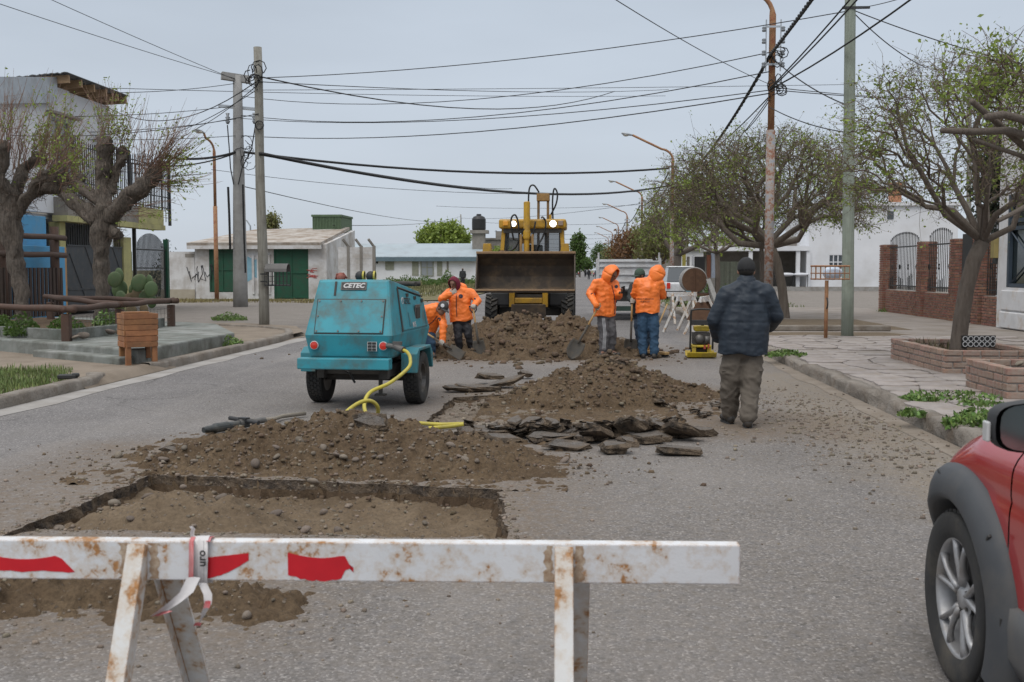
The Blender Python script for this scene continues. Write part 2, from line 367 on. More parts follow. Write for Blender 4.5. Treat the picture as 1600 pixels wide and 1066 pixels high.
# ================================================================ the ground
def sheet(name, poly, z, mat, lab=None):
    b = MB(); b.add([(p[0], p[1], z) for p in poly], [tuple(range(len(poly)))])
    o = b.obj(name, mat, kind='structure', fix=False)
    if o.data.polygons[0].normal.z < 0: o.data.flip_normals()
    return o
sheet('ground', [(-2500, -60), (2500, -60), (2500, 4000), (-2500, 4000)], -.45, FIELD)
def jag(pts, step=.09, amp=.025, seed=1):
    out = []; rr = random.Random(seed)
    for i in range(len(pts)):
        a, c = Vector(pts[i]), Vector(pts[(i + 1) % len(pts)]); d = c - a; n = max(2, int(d.length / step)); q = Vector((-d.y, d.x)).normalized()
        for k in range(n):
            s = a.lerp(c, k / n); out.append(s + q * (rr.gauss(0, amp * .5) + amp * math.sin(k * .45 + seed) * .7) if k else s)
    return out
g2 = lambda px, py: tuple(G(px, py)[:2])
PIT1 = jag([g2(236, 742), g2(500, 752), g2(784, 765), g2(792, 842), (-3.3, 6.15), g2(-30, 848), g2(95, 801)], .05, .022, 3)
PIT2 = jag([g2(661, 662), g2(709, 621), g2(800, 616), g2(1000, 617), g2(1040, 627), g2(1068, 650), g2(1074, 674), g2(850, 678)], .08, .022, 5)
def ground_with_holes(name, outer, holes, z, mat):
    bm = bmesh.new(); E = []
    for lp in [outer] + holes:
        v = [bm.verts.new((p[0], p[1], z)) for p in lp]
        E += [bm.edges.new((v[i], v[(i + 1) % len(v)])) for i in range(len(v))]
    bmesh.ops.triangle_fill(bm, use_beauty=True, use_dissolve=False, edges=E)
    bmesh.ops.recalc_face_normals(bm, faces=bm.faces)
    me = bpy.data.meshes.new(name); bm.to_mesh(me); bm.free(); me.materials.append(mat)
    o = bpy.data.objects.new(name, me); COL.objects.link(o); o['kind'] = 'structure'
    if me.polygons[0].normal.z < 0: me.flip_normals()
    return o
XR, XL = 3.35, -6.6
ground_with_holes('road', [(XL, -30), (XR, -30), (XR, 1800), (XL, 1800)], [PIT1, PIT2], 0, MAT_ASPH)
def pit(outline, depth, mat, seed, asph=.07):
    n = len(outline); c = sum((Vector(p) for p in outline), Vector((0, 0))) / n; rr = random.Random(seed)
    def ring(z, ins, am): return [(p[0] + (c - Vector(p)).normalized().x * (ins + rr.gauss(0, am)), p[1] + (c - Vector(p)).normalized().y * (ins + rr.gauss(0, am)), z + rr.gauss(0, am * .5 if z else 0)) for p in outline]
    r0, r1, r2, r3 = ring(0, 0, 0), ring(-asph * .5, .0, .006), ring(-asph, .006, .010), ring(-depth - .06, .06, .03)
    q = lambda o: [(i, (i + 1) % n, n + (i + 1) % n, n + i) for i in range(n)]
    raw('asphalt_layer', r0 + r1 + r2, q(0) + [tuple(j + n for j in f) for f in q(0)], CHUNK, kind='structure')
    raw('pit_wall', r2 + r3, q(0), SOIL_DARK, kind='structure')
    xs = [p[0] for p in outline]; ys = [p[1] for p in outline]
    nx, ny = int((max(xs) - min(xs) + .4) / .03), int((max(ys) - min(ys) + .4) / .03)
    X, Y = np.meshgrid(np.linspace(min(xs) - .2, max(xs) + .2, nx), np.linspace(min(ys) - .2, max(ys) + .2, ny), indexing='ij')
    return X, Y
def hf_obj(name, X, Y, Z, mat, **k):
    a, b = X.shape; idx = np.arange(a * b).reshape(a, b)
    Fq = np.stack([idx[:-1, :-1], idx[1:, :-1], idx[1:, 1:], idx[:-1, 1:]], -1).reshape(-1, 4)
    V = np.stack([X, Y, Z], -1).reshape(-1, 3)
    # drop quads that lie wholly below the surrounding surface
    tr = k.pop('trim', None)
    if tr:
        zf = Z.reshape(-1)[Fq].max(1); Fq = Fq[zf > tr]
        used = np.unique(Fq); mp_ = -np.ones(len(V), int); mp_[used] = np.arange(len(used)); V = V[used]; Fq = mp_[Fq]
    return fastmesh(name, V, Fq, mat, smooth=True, **k)
PITF = m_dirt('pit_sand', (.135, .098, .064), (.205, .155, .105), (.08, .06, .042))
X, Y = pit(PIT1, .16, SOIL, 2)
P1Z = lambda X, Y: (-.145 + .05 * fbm(X * 1.3, Y * 1.3, 3) + .03 * fbm(X * 9, Y * 9, 4) + .035 * clods(X * 7, Y * 7, 8) + .02 * clods(X * 17, Y * 17, 2)
                    + .30 * np.clip(1 - np.hypot((X + 2.62) / .85, (Y - 6.62) / .55) + .15 * fbm(X * 4, Y * 4, 9), 0, 1) ** .9)
Z = np.minimum(P1Z(X, Y), .3)
inside = (np.hypot((X + 2.62) / .8, (Y - 6.62) / .5) < 1)
hf_obj('pit_floor', X, Y, np.where(inside, Z, np.minimum(Z, -.05)), PITF, kind='structure')
X, Y = pit(PIT2, .07, SOIL, 4, .05)
P2Z = lambda X, Y: -.075 + .03 * fbm(X * 1.7, Y * 1.7, 13) + .03 * fbm(X * 8, Y * 8, 14) + .03 * clods(X * 6, Y * 6, 18) + .02 * clods(X * 15, Y * 15, 12)
hf_obj('pit_floor', X, Y, np.minimum(P2Z(X, Y), -.02), m_dirt('pit_earth', (.165, .13, .097), (.27, .235, .20), (.075, .058, .044)), kind='structure')
# ---------------------------------------------------------------- spoil heaps
def heap_h(cones, s, rough=1.0):
    def h(X, Y):
        Z = np.full(np.shape(X), -.06)
        wx = X + .12 * fbm(X * 2.2, Y * 2.2, s + 50); wy = Y + .10 * fbm(X * 2.2, Y * 2.2, s + 60)
        for (cx, cy, rx, ry, H, p) in cones:
            d = np.hypot((wx - cx) / rx, (wy - cy) / ry)
            Z = np.maximum(Z, H * np.clip(1 - d, -.15, 1) / (1 + .0) * (1.15 - .15 * p) + H * .06 * fbm(X * 3, Y * 3, s))
        k = np.clip((Z + .06) * 9, 0, 1)
        Z = Z + k * rough * (.05 * fbm(X * 4, Y * 4, s + 1, 5) + .06 * clods(X * 5.5, Y * 5.5, s + 2) + .05 * clods(X * 11, Y * 11, s + 3) + .030 * clods(X * 24, Y * 24, s + 4) + .018 * fbm(X * 19, Y * 19, s + 7, 3) - .025)
        return Z
    return h
HEAP1 = heap_h([(-1.95, 8.75, 1.15, .98, .40, 1), (-2.65, 8.65, .95, .80, .27, 1), (-1.25, 8.6, 1.0, .80, .25, 1), (-3.1, 8.45, .6, .55, .13, 1), (-1.9, 8.1, 1.75, .28, .06, 1), (-.75, 8.3, .55, .5, .1, 1)], 20, 1.0)
HEAP2 = heap_h([(.32, 13.3, .95, 1.1, .52, 1), (-.2, 13.0, .8, .9, .36, 1), (.85, 13.35, .8, .8, .27, 1), (1.25, 13.4, .5, .45, .11, 1)], 30, .95)
HEAP3 = heap_h([(-1.3, 20.9, 2.1, 1.9, .72, 1), (-2.4, 20.6, 1.1, 1.7, .50, 1), (-.3, 20.9, 1.2, 1.9, .70, 1), (-1.2, 19.4, 2.2, 1.0, .32, 1), (.55, 19.9, .6, 1.2, .3, 1), (-2.75, 19.6, .6, .8, .3, 1)], 40, 1.7)
_H4 = heap_h([(-2.75, 4.95, .75, .50, .17, 1), (-2.1, 4.85, .75, .42, .15, 1), (-3.3, 4.9, .8, .5, .16, 1), (-1.65, 4.8, .45, .3, .09, 1)], 70, 1.0)
HEAP4 = lambda X, Y: _H4(X, Y) - .022
def in_poly_np(X, Y, P):
    r = np.zeros(X.shape, bool); j = len(P) - 1
    for i in range(len(P)):
        a, c = P[i], P[j]; j = i
        if a[1] != c[1]: r ^= ((a[1] > Y) != (c[1] > Y)) & (X < (c[0] - a[0]) * (Y - a[1]) / (c[1] - a[1]) + a[0])
    return r
def heap(h, x0, x1, y0, y1, c, mat, label, g):
    X, Y = np.meshgrid(np.arange(x0, x1, c), np.arange(y0, y1, c), indexing='ij')
    Z = h(X, Y); m_ = in_poly_np(X, Y, PIT1) if y0 < 8 else np.zeros(X.shape, bool); Z = np.where(m_, -.3, Z)
    m2 = in_poly_np(X, Y, PIT2) & (Z < .03) if 11 < y0 < 12 else np.zeros(X.shape, bool); Z = np.where(m2, np.minimum(Z - .025, -.005), Z)
    o = hf_obj('dirt_heap', X, Y, Z, mat, trim=-.1 if 11 < y0 < 12 else -.004, label=label, cat='dirt heap', group=g)
    me = o.data; bb = np.array([v.co for v in me.vertices]); c0 = Vector((bb[:, 0].mean(), bb[:, 1].mean(), 0))
    me.transform(Matrix.Translation(-c0)); o.location = c0
heap(HEAP1, -3.9, -.1, 7.45, 10.0, .017, SOIL, 'long brown heap of dug earth and cobbles along the far edge of the front pit', 'heaps of dug earth')
heap(HEAP2, -1.2, 1.9, 11.2, 14.7, .024, SOIL, 'brown heap of dug earth behind the row of broken asphalt slabs', 'heaps of dug earth')
heap(HEAP3, -4.0, 1.4, 17.9, 23.3, .035, SOIL, 'wide lumpy heap of dug earth in front of the yellow loader', 'heaps of dug earth')
heap(HEAP4, -4.3, -.6, 4.0, 5.9, .017, SOIL, 'low spread of loose earth under the white barrier', 'heaps of dug earth')
HX, HY, HS = -4.6, 3.0, .03
_X, _Y = np.meshgrid(np.arange(HX, 3.4, HS), np.arange(HY, 23.6, HS), indexing='ij')
HMAP = np.zeros(_X.shape)
for h_, y0_, y1_ in ((HEAP1, 7.4, 10.1), (HEAP2, 11, 15), (HEAP3, 17.5, 23.5), (HEAP4, 4.2, 5.8)):
    j0, j1 = int((y0_ - HY) / HS), int((y1_ - HY) / HS); HMAP[:, j0:j1] = np.maximum(HMAP[:, j0:j1], h_(_X[:, j0:j1], _Y[:, j0:j1]))
PM1, PM2 = P1Z(_X, _Y), np.minimum(P2Z(_X, _Y), -.02)
def cell(x, y): return min(max(int((x - HX) / HS + .5), 0), _X.shape[0] - 1), min(max(int((y - HY) / HS + .5), 0), _X.shape[1] - 1)
def height(x, y): return float(HMAP[cell(x, y)])
def in_poly(x, y, P):
    r = False; j = len(P) - 1
    for i in range(len(P)):
        if (P[i][1] > y) != (P[j][1] > y) and x < (P[j][0] - P[i][0]) * (y - P[i][1]) / (P[j][1] - P[i][1]) + P[i][0]: r = not r
        j = i
    return r
def ground_z(x, y):
    z = height(x, y)
    if z <= 0.001:
        if in_poly(x, y, PIT1): return float(PM1[cell(x, y)])
        if in_poly(x, y, PIT2): return float(PM2[cell(x, y)])
    return max(z, 0)
# ---------------------------------------------------------------- stones and broken asphalt
def stone_mesh(seed, flat=.7):
    bm = bmesh.new(); bmesh.ops.create_icosphere(bm, subdivisions=2, radius=.5)
    for v in bm.verts:
        n = mnoise.noise(v.co * 1.6 + Vector((seed * 7.1, 0, 0))) * .28 + mnoise.noise(v.co * 4 + Vector((0, seed * 3.3, 0))) * .07
        v.co *= 1 + n; v.co.z *= flat
    for f in bm.faces: f.smooth = True
    me = bpy.data.meshes.new('stone'); bm.to_mesh(me); bm.free(); me.materials.append(STONE); return me
STM = [stone_mesh(i, .55 + .07 * (i % 4)) for i in range(8)]
def stone(x, y, s, label, group, z=None, sink=.25):
    o = bpy.data.objects.new('stone', random.choice(STM)); COL.objects.link(o)
    o.location = (x, y, (ground_z(x, y) if z is None else z) + s * (.3 - sink * .5))
    o.rotation_euler = (random.uniform(-.5, .5), random.uniform(-.5, .5), random.uniform(0, 6.28)); o.scale = (s, s * random.uniform(.65, .95), s * random.uniform(.7, 1))
    tag(o, label, 'stone', group); return o
for i in range(62):
    x = random.uniform(-3.5, -.55); y = 8.02 + abs(random.gauss(0, .22)); s = random.choice((.03, .035, .04, .045, .05, .055, .06, .075, .09))
    stone(x, y, s, 'rounded grey brown cobble in the heap beside the front pit', 'cobbles on the heap beside the front pit')
for i in range(30):
    x, y = random.uniform(-3.9, -.7), random.uniform(6.25, 7.6)
    if in_poly(x, y, PIT1): stone(x, y, random.choice((.035, .05, .06, .09)), 'rounded pale cobble lying in the front pit', 'cobbles in the front pit')
for i in range(26):
    x, y = random.uniform(-3.9, -1.5), random.uniform(4.45, 5.3)
    stone(x, y, random.choice((.025, .03, .04, .055)), 'small brown stone in the loose earth under the barrier', 'stones under the barrier')
for px, py, s, lb in ((882, 722, .10, 'single round brown cobble on bare asphalt right of the front heap'), (184, 715, .10, 'round brown cobble on the asphalt left of the front heap'), (266, 700, .10, 'dark cobble at the left tip of the front heap'),
                      (386, 972, .06, 'clod of brown earth on the asphalt by the barrier leg')):
    p = G(px, py); stone(p.x, p.y, s, lb.replace(' right of', ' beside').replace(' left of', ' away from'), None)
def gravel(name, n, fx, mat, smin, smax, label=None, cat=None):
    base = np.array([(1, 0, -.4), (-.5, .87, -.4), (-.5, -.87, -.4), (.5, .5, .5), (-.6, .2, .5), (.2, -.6, .45)]); fb = [(0, 1, 2), (3, 5, 4), (0, 3, 1), (1, 4, 2), (2, 5, 0), (0, 5, 3), (1, 3, 4), (2, 4, 5)]
    V = []; Fq = []
    for i in range(n):
        p = fx()
        if p is None: continue
        x, y, z = p; s = smin * (smax / smin) ** (random.random() ** 2.2) * .5; a = random.uniform(0, 6.28); ca, sa = math.cos(a), math.sin(a); k = random.uniform(.6, 1)
        o = len(V)
        for q in base: V.append((x + s * (q[0] * ca - q[1] * k * sa), y + s * (q[0] * sa + q[1] * k * ca), z + s * (q[2] + .25) * .8))
        Fq += [tuple(j + o for j in f) for f in fb]
    return fastmesh(name, V, Fq, mat, kind='stuff', label=label, cat=cat)
def spread(cx, cy, sx, sy, onlyout=False):
    def f():
        x, y = random.gauss(cx, sx), random.gauss(cy, sy)
        if not (-6.4 < x < 3.3) or y < 2.5: return None
        return x, y, ground_z(x, y)
    return f
CLOD = M('earth_clods', (.135, .095, .06), (.085, .06, .04), 8, .95, .6, 50, .01, island=.3)
gravel('loose_gravel', 1600, lambda: (lambda x, y: (x, y, ground_z(x, y)) if in_poly(x, y, PIT2) else None)(random.uniform(-1.7, 1.4), random.uniform(10, 13.4)), PEB, .012, .09, 'rubble strewn over the floor of the middle pit', 'gravel')
gravel('loose_gravel', 2200, spread(-2.0, 8.6, 1.0, .5), CLOD, .012, .07, 'small clods strewn over the front heap', 'gravel')
gravel('loose_gravel', 2200, spread(-2.0, 8.2, 1.0, .45), PEB, .008, .06, 'small stones strewn over the front heap', 'gravel')
def rim():
    p = random.choice(PIT1); x, y = p[0] + random.gauss(0, .05), p[1] + random.gauss(0, .05); return None if in_poly(x, y, PIT1) else (x, y, max(0, height(x, y)))
gravel('loose_gravel', 1500, rim, PEB, .008, .05, 'crumbs of earth and asphalt along the rim of the front pit', 'gravel')
gravel('loose_gravel', 900, spread(-2.4, 6.9, .9, .4), PEB, .01, .05, 'small stones strewn over the floor of the front pit', 'gravel')
gravel('loose_gravel', 900, spread(-2.4, 4.85, .95, .42), PEB, .008, .045, 'small stones strewn under the white barrier', 'gravel')
gravel('loose_gravel', 2400, spread(.25, 13.1, .75, .6), CLOD, .015, .12, 'clods of earth strewn over the middle heap', 'gravel')
gravel('loose_gravel', 2200, spread(-1.2, 20, 1.4, 1.0), CLOD, .03, .22, 'clods strewn over the heap before the loader', 'gravel')
gravel('loose_gravel', 2600, spread(2.55, 10.8, .5, 1.9), PEB, .010, .065, 'gravel strewn along the gutter by the broken kerb', 'gravel')
gravel('loose_gravel', 800, lambda: (lambda x, y: (x, y, 0.0) if ground_z(x, y) == 0 else None)(random.uniform(-4.5, 3.2), random.uniform(3, 16)), PEB, .006, .028, 'crumbs scattered over the bare road surface', 'gravel')
def chunk(x, y, w, l, th, rz, tx, ty, z, label, group):
    n = random.randint(5, 8); pts = []
    for k in range(n):
        a = 2 * math.pi * (k + random.uniform(-.36, .36)) / n; r = random.uniform(.68, 1.15)
        pts.append((math.cos(a) * w / 2 * r, math.sin(a) * l / 2 * r))
    v = []; f = []; h = n
    for zz, sc in ((th, .93), (th * .8, 1.02), (th * .35, 1.0), (0, .86)):
        v += [(p[0] * sc + random.gauss(0, .016), p[1] * sc + random.gauss(0, .016), zz + random.gauss(0, .008)) for p in pts]
    for k in range(3): f += [(k * n + i, k * n + (i + 1) % n, (k + 1) * n + (i + 1) % n, (k + 1) * n + i) for i in range(n)]
    top = raw('asphalt_slab', v, f + [tuple(range(3 * n, 4 * n))[::-1], tuple(range(n))], CHUNK)
    top.data.materials.append(CHTOP); top.data.polygons[-1].material_index = 1; top.data.validate()
    bm = bmesh.new(); bm.from_mesh(top.data); bmesh.ops.recalc_face_normals(bm, faces=bm.faces); bm.to_mesh(top.data); bm.free()
    top.location = (x, y, z); top.rotation_euler = (tx, ty, rz); return tag(top, label, 'asphalt slab', group)
GB = 'broken asphalt slabs piled in a row'; LB = 'dark broken asphalt slab in the row across the road'
for i in range(34):
    t = i / 33; px = 735 + 345 * t + random.gauss(0, 8); py = 679 + 9 * math.sin(t * 3.1) + random.gauss(0, 6)
    p = G(px, py); wd = random.uniform(.16, .46)
    chunk(p.x, p.y, wd, random.uniform(.16, .34), random.uniform(.045, .075), random.uniform(-.5, .5), random.uniform(-.12, .12), random.uniform(-.1, .1), .0, LB, GB)
for i in range(48):
    t = random.random(); p = G(745 + 320 * t + random.gauss(0, 10), 679 + 8 * math.sin(t * 3.1))
    chunk(p.x, p.y, random.uniform(.09, .36), random.uniform(.08, .24), random.uniform(.03, .06), random.uniform(0, 3), random.uniform(-.45, .3), random.uniform(-.35, .35), random.uniform(.05, .11), LB, GB)
for px, py, w_, l_, rz, tx, ty, z, lb in ((1060, 711, .50, .22, .05, .02, .03, 0, 'lone flat asphalt slab lying on the road in front of the row'), (932, 694, .36, .26, .1, -.5, .05, .07, 'thick brown-faced asphalt slab leaning at the front of the row'),
        (1068, 690, .42, .3, .2, -.35, .3, .07, 'pale-topped asphalt slab tilted at the end of the row'), (985, 690, .34, .3, .3, -.7, .2, .1, 'pale upturned asphalt slab in the middle of the row'),
        (745, 612, .62, .3, .1, .05, .05, .0, 'long asphalt slab by the far edge of the middle pit'), (790, 606, .7, .3, .25, .08, -.25, .04, 'long tilted asphalt slab resting against the middle heap'),
        (765, 600, .42, .2, .2, .1, .1, .06, 'small dark asphalt slab on top of two longer ones'), (818, 592, .24, .2, .4, .3, .3, .05, 'black upright asphalt lump at the middle heap'),
        (716, 613, .4, .22, -.1, 0, .04, 0, 'thin asphalt slab nearest the compressor wheel')):
    p = G(px, py); chunk(p.x, p.y, w_, l_, .06, rz, tx, ty, z, lb, None)
for px, py, w_, l_, z, tx, lb in ((578, 722, .33, .13, .06, .9, 'jagged black asphalt piece stuck in the front heap'), (726, 713, .16, .12, .05, .8, 'small black asphalt piece near the end of the front heap'), (268, 720, .2, .16, .03, .5, 'black asphalt lump at the thin end of the front heap')):
    p = G(px, py); chunk(p.x, p.y, w_, l_, .05, .1, tx, .1, ground_z(p.x, p.y) - .01, lb, None)
for i in range(10):
    p = G(random.uniform(930, 1000), random.uniform(538, 560)); chunk(p.x, p.y, random.uniform(.25, .55), random.uniform(.2, .4), .07, random.uniform(0, 3), random.uniform(-.3, .3), random.uniform(-.3, .3), ground_z(p.x, p.y) - .02, 'asphalt slab at the foot of the loader heap', 'asphalt slabs by the loader heap')
for i in range(9):
    p = G(random.uniform(960, 1050), random.uniform(588, 655)); chunk(p.x, p.y, random.uniform(.14, .3), random.uniform(.12, .22), .05, random.uniform(0, 3), random.uniform(-.5, .5), random.uniform(-.3, .3), ground_z(p.x, p.y) - .015, 'dark asphalt piece strewn over the middle heap', 'asphalt pieces on the middle heap')
for i in range(7):
    p = G(random.uniform(1075, 1125), random.uniform(632, 658)); chunk(p.x, p.y, random.uniform(.1, .22), random.uniform(.08, .16), .03, random.uniform(0, 3), .1, .1, 0, 'small flat asphalt crumb by the feet of the man in navy', 'asphalt crumbs by the man in navy')
# ---------------------------------------------------------------- pavements, kerbs, verges
ZP = .13
def kerb(name, pts, w_, h, seed, mat=KERBM, step=.12, wear=.02):
    """cast kerb along a polyline (road side first), rounded and chipped"""
    P = []; pts = [Vector(p) for p in pts]
    for i in range(len(pts) - 1):
        n = max(1, int((pts[i + 1] - pts[i]).length / step))
        P += [pts[i].lerp(pts[i + 1], k / n) for k in range(n)]
    P.append(pts[-1]); rr = random.Random(seed); prof = [(0, -.1), (0, .35), (.02, .8), (.12, 1.0), (.6, 1.02), (1, 1.0), (1, -.1)]; rows = []
    for i, p in enumerate(P):
        d = (P[min(i + 1, len(P) - 1)] - P[max(i - 1, 0)]).normalized(); q = Vector((d.y, -d.x)) if seed > 0 else Vector((-d.y, d.x))
        ch = max(0, rr.gauss(0, 1) - .6) * wear; row = []
        for a, z in prof:
            k = mnoise.noise(Vector((p.x * 1.7, p.y * 1.7, seed))) * wear * .8
            row.append((p.x + q.x * (a * w_ + (ch if a < .2 and z > .3 else 0)) + rr.gauss(0, wear * .2), p.y + q.y * (a * w_ + (ch if a < .2 and z > .3 else 0)), z * h - (ch * .8 if z > .5 and a < .3 else 0) + (k if z > 0 else 0)))
        rows.append(row)
    MB().grid(rows).obj(name, mat, smooth=True, kind='structure')
kerb('kerb', [(XR, -6), (XR, 8), (XR + .03, 12), (XR, 17), (XR + .02, 24), (XR, 42)], .2, .145, 2, wear=.06)
sheet('pavement', [(XR + .19, -8), (10.75, -8), (10.75, 41), (9.9, 42), (XR + .19, 42)], ZP - .007, M('dusty_pavement', (.275, .245, .22), (.20, .175, .155), 1.2, .92, .6, 40, .012, dirt=(.17, .135, .10), dscale=1.1, damt=.85))
sheet('cross_street', [(XR, 42), (70, 42), (70, 79.6), (XR, 79.6)], .02, GRAVEL)
# irregular flagstones
pv = bpy.data.objects['pavement']
NX, NY = 10, 29; rr = random.Random(4)
jx = [[(XR + .26 + i * .56 + (rr.uniform(-.15, .15) if 0 < i < NX else 0) + .12 * math.sin(j * .7), 8.0 + j * .54 + rr.uniform(-.15, .15)) for j in range(NY + 1)] for i in range(NX + 1)]
for i in range(NX):
    for j in range(NY):
        if rr.random() < .07 or (i > 5 and rr.random() < .35): continue
        q = [Vector(jx[i][j]), Vector(jx[i + 1][j]), Vector(jx[i + 1][j + 1]), Vector(jx[i][j + 1])]; c = sum(q, Vector((0, 0))) / 4
        if 5.2 < c.x < 7.1 and 15.0 < c.y < 17: continue
        q = [p.lerp(c, .022) for p in q]; z0 = ZP - .02; z1 = [ZP + .004 + rr.uniform(0, .016) for _ in q]
        pts = []
        for k in range(4):
            a, b2 = q[k], q[(k + 1) % 4]; pts += [(a.lerp(b2, .12), z1[k]), (a.lerp(b2, .5) + Vector((rr.gauss(0, .02), rr.gauss(0, .02))), (z1[k] + z1[(k + 1) % 4]) / 2), (a.lerp(b2, .88), z1[(k + 1) % 4])]
        n = len(pts); o = raw('paving_stone', [(p[0].x - c.x, p[0].y - c.y, z0) for p in pts] + [((p[0].x - c.x), (p[0].y - c.y), p[1]) for p in pts],
            [tuple(range(n, 2 * n))] + [(k, (k + 1) % n, n + (k + 1) % n, n + k) for k in range(n)], FLAG, parent=pv); o.location = (c.x, c.y, 0)
# left of the road
LV = M('trodden_earth', (.245, .20, .155), (.19, .155, .12), 1.3, .95, .8, 30, .02, dirt=(.13, .10, .07), dscale=1.6, damt=.8)
sheet('verge', [(XL - .12, -8), (XL - .12, 25), (-7.6, 27.5), (-9.5, 29), (-17.85, 29), (-40, 29), (-40, -8)], ZP - .03, LV)
sheet('side_street', [(XL, 25), (XL, 53.2), (-60, 53.2), (-60, 29), (-9.5, 28.9), (-7.6, 27.4)], .008, GRAVEL)
sheet('verge', [(XL, 53.2), (XL, 150), (-160, 150), (-160, 53.2)], .05, FIELD)
sheet('verge', [(XL, 150), (XL, 1800), (-1500, 1800), (-1500, 150)], .04, FIELD)
sheet('verge', [(XR, 79.6), (XR, 1800), (1500, 1800), (1500, 79.6)], .05, FIELD)
kerb('kerb', [(XL, -6), (XL, 13.9), (XL - .12, 14.4), (XL - .3, 14.5)], .17, .14, -3, wear=.012)
kerb('kerb', [(XL - .1, 15.9), (XL, 16.3), (XL, 22.5), (XL - .15, 24.2), (-7.2, 25.6), (-8.2, 26.8), (-9.6, 27.6)], .17, .14, -4, wear=.012)
GUT = M('gutter_concrete', (.34, .325, .31), (.26, .245, .23), 2.5, .9, .5, 50, .008, dirt=(.17, .145, .12), dscale=1.7, damt=.6)
b = MB()
for y in range(-6, 24): b.add([(XL + .005, y, .004), (XL + .36 + .05 * math.sin(y * 2.2), y, .004), (XL + .36 + .05 * math.sin((y + 1) * 2.2), y + 1, .004), (XL + .005, y + 1, .004)], [(0, 1, 2, 3)])
b.obj('gutter', GUT, kind='structure')
b = MB()
for i in range(60):
    y = 4 + i * .45; wd = lambda q: .22 + .16 * mnoise.noise(Vector((q * .8, 3, 0)))
    b.add([(XR - wd(y), y, .004), (XR + .0, y, .004), (XR + .0, y + .45, .004), (XR - wd(y + .45), y + .45, .004)], [(0, 1, 2, 3)])
b.obj('gutter', M('dusty_gutter', (.17, .14, .11), (.24, .205, .17), 3, .9, .6, 40, .01, dirt=(.15, .115, .08), dscale=2.5, damt=.8), kind='structure')
sheet('side_street', [(XL + .01, 13.5), (XL + .01, 25.8), (XL - .7, 25.8), (XL - .7, 13.5)], .003, LV)
sheet('path', [(-13, 62), (-6.8, 74), (-6.8, 77), (-13.5, 64.3), (-30, 60), (-30, 58)], .056, CONC)
# ---------------------------------------------------------------- weeds and grass
def tuft(name, places, n, h, mat, spreadr, parent=None, lean=.5, wid=.012, zf=None, **k):
    V = []; Fq = []
    for (cx, cy, cz) in places:
        for i in range(n):
            a, r = random.uniform(0, 6.28), spreadr * math.sqrt(random.random()); x, y = cx + math.cos(a) * r, cy + math.sin(a) * r
            hh = h * random.uniform(.45, 1.1) * (1 - .5 * r / spreadr); b_ = random.uniform(0, 6.28); ln = lean * random.uniform(.2, 1) * hh; w2 = wid * random.uniform(.6, 1.3)
            dx, dy = math.cos(b_) * ln, math.sin(b_) * ln; wx, wy = -math.sin(b_) * w2, math.cos(b_) * w2; o = len(V)
            V += [(x - wx, y - wy, cz), (x + wx, y + wy, cz), (x + dx * .4 + wx * .8, y + dy * .4 + wy * .8, cz + hh * .6), (x + dx * .4 - wx * .8, y + dy * .4 - wy * .8, cz + hh * .6), (x + dx + wx * .1, y + dy + wy * .1, cz + hh), (x + dx - wx * .1, y + dy - wy * .1, cz + hh)]
            Fq += [(o, o + 1, o + 2, o + 3), (o + 3, o + 2, o + 4, o + 5)]
    return fastmesh(name, V, Fq, mat, parent, **k)
def leafy(name, places, n, h, mat, spreadr, size, **k):
    V = []; Fq = []
    for (cx, cy, cz) in places:
        for i in range(n):
            a, r = random.uniform(0, 6.28), spreadr * math.sqrt(random.random()); p = Vector((cx + math.cos(a) * r, cy + math.sin(a) * r, cz + h * random.random() ** 1.3 * (1.1 - r / spreadr * .75)))
            d = Vector((random.gauss(0, 1), random.gauss(0, 1), random.gauss(.2, .5))).normalized(); s = d.orthogonal().normalized(); s.rotate(Matrix.Rotation(random.uniform(0, 6.28), 3, d)); sz = size * random.uniform(.5, 1.2); o = len(V)
            q = s.cross(d).normalized()
            V += [p - q * sz, p - q * sz * .1 + s * sz * .5, p + q * sz, p - q * sz * .1 - s * sz * .5]; Fq += [(o, o + 1, o + 2, o + 3)]
    return fastmesh(name, V, Fq, mat, **k)
def weed(px, py, z, r, h, n, label):
    p = G(px, py, z); o = leafy('weed_clump', [(0, 0, 0)], n, h, WEED, r, .035, label=label, cat='weed'); o.location = p
weed(1526, 668, ZP, .30, .2, 700, 'big green weed clump beside the kerb near the red car')
weed(1228, 556, ZP, .34, .12, 500, 'flat green weed clump at the kerb behind the man in navy')
weed(1490, 622, ZP, .5, .09, 380, 'long low weed patch in front of the small brick planter')
weed(1432, 625, ZP, .2, .06, 200, 'thin weed patch between paving stones'); bpy.data.objects['weed_clump.003']['kind'] = 'stuff'
weed(1425, 649, ZP, .14, .08, 160, 'small weed tuft on the edge of the broken kerb')
weed(1535, 634, ZP, .25, .06, 200, 'sparse weeds among the paving stones by the car mirror')
weed(358, 500, .03, .55, .25, 900, 'green weed clump on the gravel between the two poles')
weed(357, 540, ZP - .03, .3, .22, 500, 'weed clump at the foot of the concrete platform')
weed(1385, 487, ZP, .35, .14, 200, 'little weed at the foot of the brick fence')
gp = []
for i in range(190):
    p = G(random.uniform(-60, 95), random.uniform(577, 625), ZP - .03)
    if p.x < XL - .35: gp.append(tuple(p))
tuft('verge_grass', gp, 26, .13, GRASS, .22, kind='stuff', label='patch of thin grass on the verge behind the kerb', cat='grass', wid=.007)
gp = [(random.uniform(-26, -8), random.uniform(49.5, 53), .01) for i in range(120)]
tuft('verge_grass', gp, 30, .22, M('dry_grass', (.24, .19, .08), (.17, .15, .06), 8, .8, 0, island=.3), .5, kind='stuff', label='dry yellow grass along the foot of the white garage wall', cat='grass', wid=.015)
